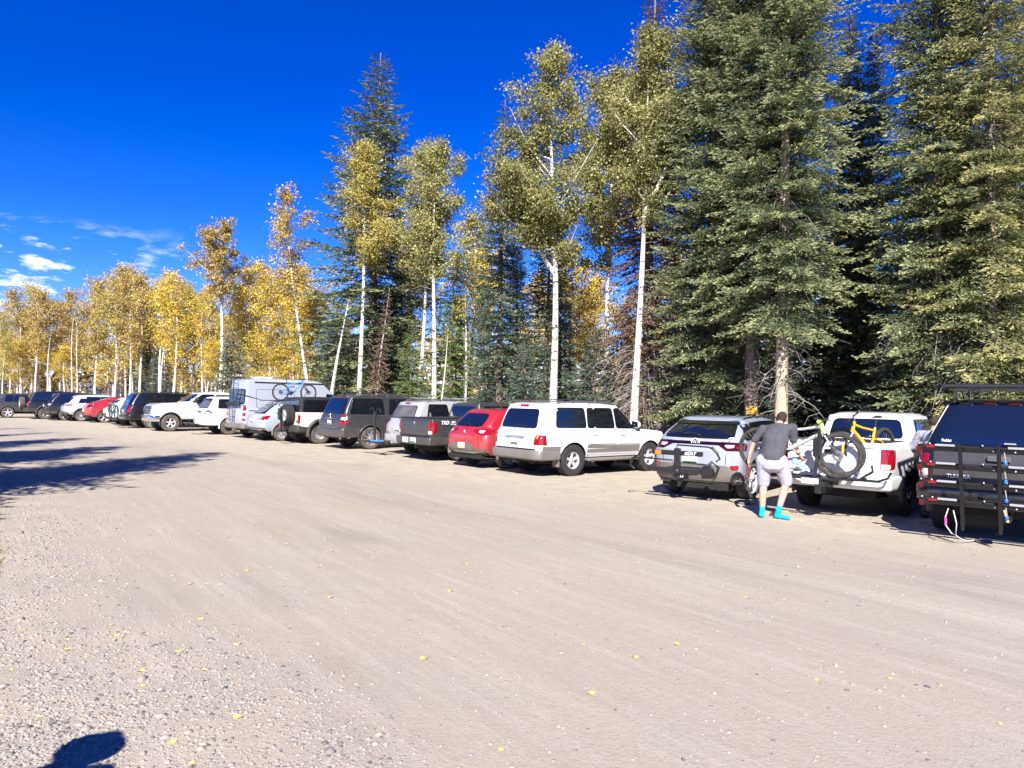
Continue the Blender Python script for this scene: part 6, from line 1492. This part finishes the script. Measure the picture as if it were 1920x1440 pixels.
# pale blue suv: folded hitch rack with white lettering
rk = rack_base('folded black hitch rack with white lettering and an orange reflector, on the pale blue suv', c3, [
    ('hitch_arm', lambda m: (m.box((-.50, .08, .40), (.2, .16, .48), 0, .01), m.box((-.48, .06, .42), (-.40, .18, 1.02), 0, .012), m.sphere((-.46, .12, .58), (.09, .10, .08), 10))),
    ('upper_tray', lambda m: (m.box((-.47, -.38, .88), (-.37, .66, .97), 0, .015), m.box((-.475, .45, .885), (-.465, .58, .965), 1, .003))),
    ('lower_tray', lambda m: (m.box((-.53, -.50, .55), (-.42, .72, .64), 0, .02), m.box((-.56, -.62, .50), (-.40, -.38, .72), 0, .05), m.tube([(-.48, -.38, .60), (-.50, -.60, .80), (-.48, -.72, .70), (-.48, -.66, .52), (-.48, -.4, .5)], .028, 7))),
    ('wheel_hook', lambda m: (m.tube([(-.42, .14, .98), (-.42, .14, 1.08), (-.42, -.50, 1.07), (-.42, -.60, 1.03)], .016, 6), m.tube([(-.42, -.56, 1.07), (-.44, -.66, .98), (-.42, -.72, .86), (-.42, -.64, .80)], [.03, .024, .02, .012], 7))),
    ('wheel_hook', lambda m: (m.tube([(-.44, .18, .68), (-.44, .22, .78), (-.46, .9, .80), (-.46, 1.0, .78)], .016, 6), m.tube([(-.46, .98, .82), (-.48, 1.10, .74), (-.46, 1.12, .62), (-.46, 1.02, .56)], [.03, .024, .02, .012], 7)))], [STEEL, ORGL])
text('lettering', 'KÜAT', .085, TR_(-.476, -.15, .925) @ REAR, WHITE, rk, bold=True, shear=.35)
text('lettering', '1.4', .06, TR_(-.565, -.02, .49) @ REAR, WHITE, rk, bold=True, shear=.2)

# crossover roof: blue bicycle
b = bike('c', 'blue mountain bicycle standing upright on the roof of the ice blue crossover', (.10, .30, .75), (.03, .03, .04), steer=0)
seat_on(b, c10, TR_(1.05, -.35, 1.66))
rack_base('roof tray under the blue bicycle with an upright clamp arm', c10, [('tray', lambda m: m.box((.75, -.40, 1.655), (2.75, -.30, 1.685), 0, .01)), ('wheel_clamp', lambda m: m.tube([(2.0, -.42, 1.68), (2.15, -.42, 2.0), (2.25, -.38, 2.1)], .014, 6)),
                                                                   ('tray', lambda m: (m.box((.45, .28, 1.66), (2.3, .36, 1.69), 0, .01), m.tube([(.45, .32, 1.70), (-.3, .32, 1.88), (-.55, .32, 1.90)], [.012, .03, .008], 6)))], [STEEL])
# long black suv: teal bicycle across the tail
b = bike('d', 'teal bicycle hung across the tail of the long black suv', (.05, .30, .36), steer=3)
seat_on(b, c14, TR_(-.45, .62, .48) @ RZ(-90))
rack_base('small hitch rack under the teal bicycle', c14, [('tray', lambda m: m.box((-.50, -.75, .44), (-.40, .75, .475), 0, .01)), ('hitch_arm', lambda m: m.box((-.50, -.04, .38), (.1, .04, .44), 0, .01))], [STEEL])
# upright folded rack behind the boxy off roader
rack_base('upright folded rack with a red strap behind the boxy white off roader', c9, [
    ('mast', lambda m: (m.box((-.62, -.66, .50), (-.56, -.58, 1.45), 0, .01), m.box((-.70, -.72, .95), (-.60, -.52, 1.40), 0, .03))), ('hitch_arm', lambda m: (m.box((-.62, -.04, .46), (.1, .04, .54), 0, .01), m.box((-.62, -.70, .46), (-.56, .1, .54), 0, .01))),
    ('strap', lambda m: m.box((-.635, -.67, .62), (-.62, -.57, .80), 1, .004)), ('hook', lambda m: m.tube([(-.60, -.62, 1.42), (-.66, -.52, 1.56), (-.60, -.45, 1.50)], .02, 6)), ('tray', lambda m: (m.tube([(-.60, -.75, .60), (-.60, -.80, 1.2), (-.60, -.74, 1.35)], .014, 6)))], [STEEL, REDL])
# mast rack of the silver wagon
BLST = mat('blue_strap', (.08, .22, .40), .6)
rack_base('grey mast bike rack with two hooks and a blue strap behind the silver wagon', c7, [
    ('mast', lambda m: (m.box((-.78, .12, .40), (-.72, .20, 1.30), 0, .01), m.box((-.80, .10, 1.22), (-.70, .22, 1.40), 0, .02))), ('hook', lambda m: m.tube([(-.75, .18, 1.38), (-.75, .34, 1.56), (-.75, .46, 1.52), (-.75, .50, 1.44)], .015, 6)),
    ('hook', lambda m: m.tube([(-.75, .14, 1.38), (-.75, .0, 1.54), (-.75, -.14, 1.52), (-.75, -.18, 1.42)], .015, 6)), ('hitch_arm', lambda m: m.box((-.80, -.0, .38), (.1, .08, .45), 0, .01)),
    ('tray', lambda m: (m.box((-.85, -.45, .40), (-.75, 1.15, .44), 0, .01), m.box((-.60, -.40, .40), (-.50, 1.05, .44), 0, .01), m.tube([(-.8, 1.05, .44), (-.8, 1.1, .6), (-.8, .95, .62), (-.8, .8, .5)], .014, 5))),
    ('strap', lambda m: m.box((-.88, -.20, .45), (-.60, .22, .50), 1, .01))], [STEEL, BLST])
rack_base('folded dark tray rack behind the white suv beside the camper van', c12, [('tray', lambda m: (m.box((-.55, -.95, .50), (-.45, .55, .55), 0, .01), m.tube([(-.5, -.9, .55), (-.5, -1.0, .68), (-.5, -1.1, .60)], .015, 5))), ('hitch_arm', lambda m: m.box((-.6, -.05, .42), (.1, .05, .50), 0, .01)), ('hook', lambda m: m.tube([(-.5, .1, .55), (-.5, -.1, .72), (-.5, -.3, .62)], .016, 5))], [STEEL])

# the rack wall on the tail of the black pickup: a leaning ladder mast with four cross bars
rk = empty('bike_rack'); tag(rk, 'tall black rack with four crossbars and red reflectors on the tail of the black pickup', 'bike rack')
seat_on(rk, c1, TR_(-.32, -.12, .58) @ Matrix.Rotation(R(-14), 4, 'Y'))
STN = mat('rack_satin', (.006, .006, .007), .4, coat=.15); SLT = mat('rack_slot', (.62, .64, .68), .25, .6)
Y0, Y1 = 1.03, -1.0
mb = MB()
for y in (.50, .06):
    mb.box((-.10, y - .019, -.36), (-.06, y + .019, .88), 0, .008); mb.box((-.085, y - .03, -.30), (-.075, y - .019, .80), 0)
mb.build('mast', [STN], rk)
mb = MB(); mb.box((.0, -.05, -.22), (.55, .05, -.12), 0, .01); mb.build('hitch_arm', [STN], rk)
for i, z in enumerate((.0, .26, .52, .78)):
    w = 1.02 - .0 * i
    mb = MB(); mb.box((-.03, -w, z - .035), (.02, w, z + .05), 0, .012); mb.build('crossbar', [STN], rk); cb_ = bpy.context.scene.collection.objects[-1] if False else mb
    bar = rk.children[-1] if rk.children else None
    for y0, y1 in ((.56, .80), (-.04, -.60)):
        m = MB(); m.box((-.06, min(y0, y1), z + .045), (-.025, max(y0, y1), z + .072), 0, .006); m.build('slot_rail', [SLT], rk)
    for y in (.86, -.82):
        m = MB(); m.box((-.05, y - .06, z + .015), (-.028, y + .06, z + .058), 0, .012); m.build('reflector', [REDL], rk)
    m = MB(); m.box((-.035, .97, z - .06), (-.0, 1.035, z + .02), 0, .006); m.build('end_cap', [mat('cap_red', (.10, .004, .006), .4)], rk)
    for y, dz, dx in ((.99, .075, 0), (.86, .075, 0), (.24, .075, 0), (-.24, .075, 0), (-.86, .075, 0), (.12, 0, .01), (-.12, 0, .01)):
        m = MB(); m.sphere((-.045 + dx, y, z + dz), .013, 8); m.build('bolt', [SLT], rk)
for i, z in enumerate((.66, .40, .14, -.10)):
    m = MB(); m.sphere((-.13, -.02, z), (.02, .024, .034), 10, 0); m.tube([(-.12, -.02, z + .04), (-.125, -.01, z + .14)], .008, 5, 1); m.build('strap_buckle', [mat('buckle_blue', (.02, .16, .62), .3, coat=.6), SLT], rk)
m = MB(); m.tube([(-.05, .02, -.02), (-.07, .0, -.10), (-.06, -.02, -.18)], [.016, .014, .02], 6); m.build('wooden_toggle', [mat('toggle', (.55, .42, .24), .6)], rk)
text('lettering', 'A CUT BLADES JACK', .055, TR_(-.04, .62, .13) @ REAR, WHITE, rk, bold=True) if False else None
# pale lettering low on the tailgate and on the topper glass, as far as it can be read
text('lettering', 'TUNDRA', .07, TR_(-.03, .48, .925) @ REAR, WHITE, c1['root'], bold=True)
text('lettering', 'Toklat', .05, TR_(.10, .66, 1.425) @ REAR, WHITE, c1['root'], bold=True, shear=.3)
# tow strap hanging to the ground
def cpt(S, x, y, z):
    r = S['root']; return Matrix.Translation(r.location) @ Matrix.Rotation(r.rotation_euler[2], 4, 'Z') @ Vector((x, y, z))
p0 = cpt(c1, -.34, .55, .50); g1 = G(1850, 1012); mb = MB()
side = Vector((.766, -.643, 0))
loop = [p0, p0 + side * -.035 + Vector((0, 0, -.12)), p0 + side * -.03 + Vector((0, 0, -.24)), p0 + side * .04 + Vector((0, 0, -.34)), p0 + side * .09 + Vector((0, 0, -.36)), p0 + side * .10 + Vector((0, 0, -.2)), p0 + side * .06 + Vector((0, 0, -.02))]
mb.tube(loop, .008, 6)
q = p0 + side * .09 + Vector((0, 0, -.36)); e = Vector((g1.x, g1.y, .01)); n_ = 8
mb.tube([q.lerp(e, i / n_) + Vector((0, 0, -.10 * sin(pi * i / n_) * (1 - i / n_))) for i in range(n_)] + [e, e + side * .25 + Vector((0, 0, .0)), e + side * .6 + Vector((-.05, -.05, 0))], .009, 6)
mb.tube([loop[1], loop[2]], .016, 6, 1)
o = mb.build('tow_strap', [mat('pale_rope', (.62, .58, .54), .8), mat('pink_tag', (.75, .08, .35), .6)]); tag(o, 'pale tow strap with a pink tag hanging from the black pickup to the dirt', 'strap')

# small yellow sign on the fir trunk
t = BIG2.location; d = (Vector((0, 0, 0)) - Vector((t.x, t.y, 0))).normalized(); c = Vector((t.x, t.y, 0)) + d * .25
zz = D(1405, 769, c.y).z
o = empty('notice_sign', (c.x, c.y, zz), atan2(d.y, d.x) + pi / 2 + pi * 0); tag(o, 'small yellow notice board nailed to the brown fir trunk', 'sign')
o.rotation_euler[2] = atan2(d.y, d.x) + pi / 2
mb = MB(); mb.box((-.15, -.012, -.115), (.15, 0, .115), 0, .006); mb.build('board', [mat('sign_yellow', (.62, .40, .03), .5)], o)
INK = mat('sign_ink', (.14, .03, .01), .6)
for i, w in enumerate(('NO', 'PARKING', 'HERE')): text('lettering', w, .062, Matrix.Translation((0, -.014, .068 - i * .068)) @ RSIDE, INK, o, bold=True)
# ---------------------------------------------------------------- people
def capsule(mb, a, ra, b, rb, sq=1.0, n=12):
    a, b = Vector(a), Vector(b); d = (b - a).normalized(); pts = []; rs = []
    for i in range(4): t = i / 4 * pi / 2; pts.append(a - d * ra * cos(t)); rs.append(max(.0008, ra * sin(t)))
    for i in range(5): t = i / 4; pts.append(a.lerp(b, t)); rs.append(lerp(ra, rb, t))
    for i in range(1, 5): t = i / 4 * pi / 2; pts.append(b + d * rb * sin(t)); rs.append(max(.0008, rb * cos(t)))
    mb.tube(pts, rs, n, 0, True, sq)
def blob(name, segs, m, parent, voxel=.008, smooth=4, ell=(), cutz=None):
    mb = MB()
    for s_ in segs: capsule(mb, *s_)
    for c, r_ in ell: mb.sphere(c, r_, 18)
    me = mb.mesh(name, [m]); o = bpy.data.objects.new(name, me); COL.objects.link(o)
    md = o.modifiers.new('r', 'REMESH'); md.mode = 'VOXEL'; md.voxel_size = voxel; md.use_smooth_shade = True
    ms = o.modifiers.new('s', 'SMOOTH'); ms.iterations = smooth; ms.factor = .6
    new = bpy.data.meshes.new_from_object(o.evaluated_get(bpy.context.evaluated_depsgraph_get())); o.modifiers.clear(); o.data = new
    new.materials.clear(); new.materials.append(m); new.polygons.foreach_set('use_smooth', [True] * len(new.polygons)); o.parent = parent
    return o
SKIN = mat('skin', (.56, .33, .24), .5, noise=.15, nscale=5)
HAIR = mat('brown_hair', (.032, .019, .013), .8, bump=.6, bscale=120)
TEE = mat('grey_shirt', (.075, .074, .085), .9, noise=.35, nscale=4, bump=1.0, bscale=9)
SHORTS = mat('lilac_grey_shorts', (.40, .38, .44), .85, noise=.1, bump=1.0, bscale=10)
SOCK = mat('cyan_sock', (.0, .36, .47), .85, bump=.3, bscale=80)
SHOEM = mat('pale_blue_shoe', (.25, .42, .48), .7); SOLE = mat('shoe_sole', (.6, .6, .58), .7)
def fingers(segs, palm, dirn, spread, n=(0, 0, 1), curl=.4, length=.075, thumb=1):
    palm, dirn, spread = Vector(palm), Vector(dirn).normalized(), Vector(spread).normalized(); nn = dirn.cross(spread).normalized() * curl
    segs.append((palm - dirn * .035, .026, palm + dirn * .03, .030, .62))
    for i, l in enumerate((.88, 1.0, .94, .76)):
        b = palm + dirn * .045 + spread * (-.033 + .022 * i); k = length * l
        m_ = b + dirn * k * .5 + nn * k * .25; e = m_ + dirn * k * .3 + nn * k * .75
        segs.append((b, .0098, m_, .009)); segs.append((m_, .009, e, .0078))
    b = palm - dirn * .01 - spread * .03 * thumb; segs.append((b, .013, b + dirn * .035 - spread * .035 * thumb, .011)); segs.append((b + dirn * .035 - spread * .035 * thumb, .011, b + dirn * .065 - spread * .03 * thumb + nn * .02, .0085))
# the man in the grey shirt, seen from behind, bent over the rack
f = G(1447, 971); man = empty('person', (f.x, f.y, 0), R(-19)); tag(man, 'man in grey shirt, lilac grey shorts and cyan socks bending over the rack', 'person')
sL, sR = Vector((-.205, .17, 1.43)), Vector((.25, .19, 1.47)); eL, eR = Vector((-.31, .20, 1.21)), Vector((.30, .26, 1.22)); hL, hR = Vector((-.355, .24, .93)), Vector((.41, .36, 1.00))
nk = Vector((.04, .23, 1.50)); hd = Vector((.065, .33, 1.615))
kL, kR = Vector((-.13, .07, .53)), Vector((.21, .09, .55)); aL, aR = Vector((-.145, -.02, .10)), Vector((.10, -.06, .13)); pL, pR = Vector((-.13, .0, .90)), Vector((.12, .0, .90))
seg = [((0, .01, .95), .125, (.01, .10, 1.25), .125), ((.01, .10, 1.25), .125, (.02, .18, 1.38), .10), (sL + Vector((.03, 0, 0)), .06, sR - Vector((.03, 0, 0)), .06), (nk - Vector((0, .01, .05)), .048, nk + Vector((.01, .05, .06)), .052),
       (sL, .055, eL, .043), (eL, .042, hL, .028), (sR, .055, eR, .043), (eR, .042, hR, .028), (pL, .10, kL, .062), (kL, .058, kL.lerp(aL, .35) + Vector((0, -.02, 0)), .062), (kL.lerp(aL, .35) + Vector((0, -.02, 0)), .062, aL, .037),
       (pR, .10, kR, .062), (kR, .058, kR.lerp(aR, .35) + Vector((0, -.02, 0)), .062), (kR.lerp(aR, .35) + Vector((0, -.02, 0)), .062, aR, .037),
       (aL, .036, (-.155, -.05, .045), .036), ((-.155, -.05, .045), .036, (-.16, .12, .03), .030), (aR, .036, (.07, -.03, .045), .036), ((.07, -.03, .045), .036, (.235, -.13, .03), .030)]
fingers(seg, hL + Vector((-.01, .01, -.05)), (-.05, .15, -1), (.2, 1, 0), curl=.5); fingers(seg, hR + Vector((.035, .03, -.045)), (.6, .35, -.75), (.5, -.7, .2), curl=-.8)
body = blob('body', seg, SKIN, man, .0075, 4, ell=[(hd, (.075, .092, .112)), (hd + Vector((0, .075, -.045)), (.05, .04, .055)), (hd + Vector((-.078, .0, -.01)), (.012, .02, .032)), (hd + Vector((.078, .0, -.01)), (.012, .02, .032)), (hd + Vector((0, .105, -.005)), (.012, .018, .022))])
blob('hair', [(hd + Vector((0, -.03, -.05)), .055, hd + Vector((0, -.035, .0)), .07)], HAIR, man, .007, 2, ell=[(hd + Vector((0, -.012, .032)), (.084, .098, .095)), (hd + Vector((0, -.03, -.005)), (.080, .075, .07))])
mb = MB()
for s_ in (-1, 1): mb.sphere(hd + Vector((.03 * s_, .085, .0)), .012, 10)
mb.build('eyes', [mat('eye_white', (.7, .7, .7), .2)], man); mb = MB(); mb.tube([hd + Vector((-.025, .108, -.055)), hd + Vector((0, .114, -.052)), hd + Vector((.025, .108, -.055))], .005, 5); mb.build('mouth', [mat('lips', (.4, .15, .12), .5)], man)
sl = .60
shirt = [((-.035, .0, .95), .150, (-.01, .09, 1.24), .165), ((.035, .0, .95), .150, (.04, .09, 1.24), .172), ((-.02, .09, 1.22), .172, (-.05, .16, 1.39), .135), ((.05, .09, 1.22), .172, (.09, .17, 1.39), .135), (sL + Vector((.02, 0, -.01)), .078, sR - Vector((.02, 0, .01)), .078),
         (sL, .075, sL.lerp(eL, .85), .066), (sR, .075, sR.lerp(eR, .85), .066), (nk - Vector((0, .07, .10)), .085, nk - Vector((0, .045, .035)), .078)]
blob('shirt', shirt, TEE, man, .009, 5, ell=[(nk + Vector((0, -.055, -.03)), (.10, .085, .075))])
mb = MB(); mb.lathe([(.062, -.02), (.066, 0), (.060, .022)], 20, 0, along(nk + Vector((0, -.02, -.01)), nk + Vector((.005, .05, .10)))); mb.build('collar', [mat('teal_collar', (.02, .42, .40), .8)], man)
sh = [((-.05, .0, .93), .138, (.06, .0, .93), .138), ((-.06, -.02, .86), .14, (.06, -.02, .86), .14), (pL, .125, kL + Vector((0, 0, .05)), .10), (pR, .125, kR + Vector((.0, 0, .05)), .105), (kL + Vector((0, 0, .12)), .10, kL + Vector((-.0, 0, .02)), .098), (kR + Vector((-.01, 0, .12)), .10, kR + Vector((0, 0, .03)), .10)]
blob('shorts', sh, SHORTS, man, .009, 4)
blob('sock', [(kL.lerp(aL, .62), .052, aL, .044), (aL, .044, (-.155, -.055, .045), .042), ((-.155, -.055, .042), .042, (-.162, .13, .034), .036)], SOCK, man, .007, 2)
blob('sock', [(kR.lerp(aR, .60), .052, aR, .044), (aR, .044, (.07, -.03, .045), .042), ((.07, -.03, .042), .042, (.24, -.135, .034), .036)], SOCK, man, .007, 2)
mb = MB(); mb.lathe([(.034, -.012), (.036, 0), (.034, .012)], 16, 0, along(hR.lerp(eR, .12), hR)); mb.build('wristband', [BLK], man)
# the shoe in his hand
sp = (Matrix.Translation(man.location) @ Matrix.Rotation(R(-19), 4, 'Z')) @ Vector((.46, .40, .86))
shoe = empty('shoe', sp, R(-19 - 12)); tag(shoe, 'pale blue cycling shoe held in the man\'s right hand', 'shoe')
blob('upper', [((-.12, 0, .03), .042, (-.02, 0, .03), .042), ((-.02, 0, .03), .042, (.13, 0, -.02), .036), ((-.12, 0, .03), .042, (-.11, 0, .09), .040)], SHOEM, shoe, .007, 3); mb = MB(); mb.tube([(-.15, 0, -.012), (-.02, 0, -.015), (.08, 0, -.045), (.165, 0, -.055)], [.036, .040, .042, .03], 10, sq=.35); mb.build('sole', [SOLE], shoe); mb = MB(); mb.lathe([(.036, .10), (.040, .12), (.034, .125)], 14, 0, TR_(-.11, 0, 0)); mb.build('cuff', [BLK], shoe); shoe.rotation_euler[1] = R(12)
# maroon gloves in the other hand
gp = (Matrix.Translation(man.location) @ Matrix.Rotation(R(-19), 4, 'Z')) @ Vector((-.385, .27, .78))
o = blob('gloves', [((0, 0, .14), .022, (.0, 0, .02), .036), ((0, 0, .02), .036, (-.01, 0, -.07), .026), ((-.02, 0, -.05), .014, (-.04, 0, -.12), .011), ((.01, 0, -.06), .014, (.015, 0, -.13), .011)], mat('maroon', (.16, .03, .035), .8), None, .008, 2)
o.location = gp; tag(o, 'maroon gloves hanging from the man\'s left hand', 'gloves')
man.scale = (1.05, 1.05, 1.05)
for ch in man.children:          # he bends forward and to his right from the hips
    for v in ch.data.vertices:
        k = max(0, v.co.z - 1.0)
        if k: v.co.x += k * .12; v.co.y += k * .15; v.co.z -= k * .06
# sandals lying by his feet
for i, (px, py, a) in enumerate(((1448, 966, 60), (1404, 946, 20))):
    mb = MB(); mb.tube([(-.12, 0, .012), (0, 0, .012), (.14, 0, .012)], [.036, .042, .03], 10, sq=.28); mb.tube([(-.02, -.04, .02), (0, 0, .06), (.02, .04, .02)], .01, 5)
    o = mb.build('sandal', [BLK]); o.location = G(px, py); o.rotation_euler[2] = R(a); tag(o, ['black sandal on the dirt between the man\'s feet', 'black sandal on the dirt left of the man, behind the blue car\'s wheel'][i], 'sandal')

# second person, mostly hidden between the two pickups
f = G(1729, 972); w2 = empty('person', (f.x + .16, f.y, 0), R(-50)); tag(w2, 'person in plaid shirt, dark shorts and black socks, half hidden between the two pickups', 'person')
PLAID = mat('plaid_shirt', (.20, .20, .30), .9, col2=(.45, .44, .50), nscale=22); DSH = mat('dark_shorts', (.05, .05, .055), .9)
sL, sR = Vector((-.21, .05, 1.42)), Vector((.21, .05, 1.42)); eL, eR = Vector((-.36, .10, 1.20)), Vector((.30, .12, 1.18)); hL, hR = Vector((-.20, .34, 1.22)), Vector((.20, .34, 1.12)); hd = Vector((0, .12, 1.62))
seg = [((0, 0, .95), .14, (0, .03, 1.38), .13), (sL, .06, sR, .06), ((0, .05, 1.45), .055, (0, .10, 1.56), .052), (sL, .052, eL, .042), (eL, .04, hL, .027), (sR, .052, eR, .042), (eR, .04, hR, .027)]
for s_ in (-1, 1): seg += [((.11 * s_, 0, .9), .10, (.12 * s_, .04, .50), .06), ((.12 * s_, .04, .50), .058, (.12 * s_, -.01, .35), .06), ((.12 * s_, -.01, .35), .06, (.12 * s_, -.02, .09), .036), ((.12 * s_, -.03, .05), .036, (.13 * s_, .15, .035), .032)]
fingers(seg, hL + Vector((.04, .04, .0)), (.7, .7, .1), (.1, -.1, 1), curl=.5); fingers(seg, hR + Vector((-.02, .06, .0)), (-.3, .9, .1), (.1, .1, -1), curl=.5)
blob('body', seg, SKIN, w2, .009, 3, ell=[(hd, (.075, .095, .11)), (hd + Vector((0, .10, -.01)), (.013, .02, .022)), (hd + Vector((-.077, 0, 0)), (.012, .02, .03)), (hd + Vector((.077, 0, 0)), (.012, .02, .03))])
blob('hair', [], HAIR, w2, .009, 2, ell=[(hd + Vector((0, -.015, .03)), (.086, .10, .098))]); blob('shirt', [((0, 0, .98), .165, (0, .03, 1.36), .16), (sL, .078, sR, .078), (sL, .075, eL, .065), (eL, .064, eL.lerp(hL, .6), .052), (sR, .075, eR, .065), (eR, .064, eR.lerp(hR, .6), .052)], PLAID, w2, .01, 4)
blob('shorts', [((-.08, 0, .93), .13, (.08, 0, .93), .13)] + [((.11 * s_, 0, .9), .12, (.12 * s_, .03, .56), .095) for s_ in (-1, 1)], DSH, w2, .01, 4)
for s_ in (-1, 1): blob('sock', [((.12 * s_, -.01, .32), .055, (.12 * s_, -.02, .09), .042)], BLK, w2, .009, 2); blob('shoe', [((.12 * s_, -.04, .05), .046, (.13 * s_, .17, .04), .04)], BLK, w2, .009, 2)
mb = MB()
for s_ in (-1, 1): mb.sphere(hd + Vector((.03 * s_, .085, .01)), .011, 8)
mb.build('eyes', [mat('eye_white')], w2)

# a companion standing beside the photographer: only the shadow of head and shoulder reaches the picture
t = G(196, 1392); k = 1.72 / tan(SUN_EL); h = Vector((SUN_DIR.x, SUN_DIR.y)).normalized()
w3 = empty('person', (t.x + h.x * k, t.y + h.y * k, 0), R(20)); tag(w3, 'person in sun hat beside the camera whose head throws the shadow on the gravel', 'person')
seg = [((0, 0, .95), .14, (0, .02, 1.35), .14), ((-.19, 0, 1.40), .06, (.19, 0, 1.40), .06), ((0, .02, 1.44), .055, (0, .04, 1.56), .052)]
for s_ in (-1, 1): seg += [((.10 * s_, 0, .9), .10, (.11 * s_, .02, .50), .06), ((.11 * s_, .02, .5), .058, (.11 * s_, 0, .09), .038), ((.11 * s_, -.03, .05), .036, (.12 * s_, .15, .035), .032)]
seg += [((-.21, 0, 1.40), .052, (-.26, .05, 1.12), .042), ((-.26, .05, 1.12), .04, (-.22, .2, .92), .027), ((.21, 0, 1.40), .052, (.26, .03, 1.12), .042), ((.26, .03, 1.12), .04, (.24, .1, .86), .027)]
fingers(seg, (-.21, .23, .88), (.1, .6, -.6), (.3, -.5, -.5)); fingers(seg, (.24, .12, .81), (0, .2, -1), (0, 1, .2))
blob('body', seg, SKIN, w3, .01, 3, ell=[((0, .05, 1.63), (.075, .095, .11)), ((0, .15, 1.62), (.013, .02, .022))]); blob('shirt', [((0, 0, .96), .16, (0, .02, 1.36), .16), ((-.20, 0, 1.39), .078, (.20, 0, 1.39), .078), ((-.21, 0, 1.40), .07, (-.25, .04, 1.2), .065), ((.21, 0, 1.40), .07, (.25, .03, 1.2), .065)], TEE, w3, .012, 3)
blob('trousers', [((-.08, 0, .93), .13, (.08, 0, .93), .13)] + [((.10 * s_, 0, .9), .11, (.11 * s_, .02, .12), .075) for s_ in (-1, 1)], SHORTS, w3, .012, 3)
mb = MB(); mb.lathe([(0, .17), (.06, .16), (.09, .12), (.10, .05), (.16, .035), (.17, .025), (.10, .03), (.09, .0)], 28, 0, TR_(0, .05, 1.60) @ Matrix.Rotation(R(8), 4, 'X')); mb.build('hat', [mat('straw', (.5, .4, .25), .8)], w3)
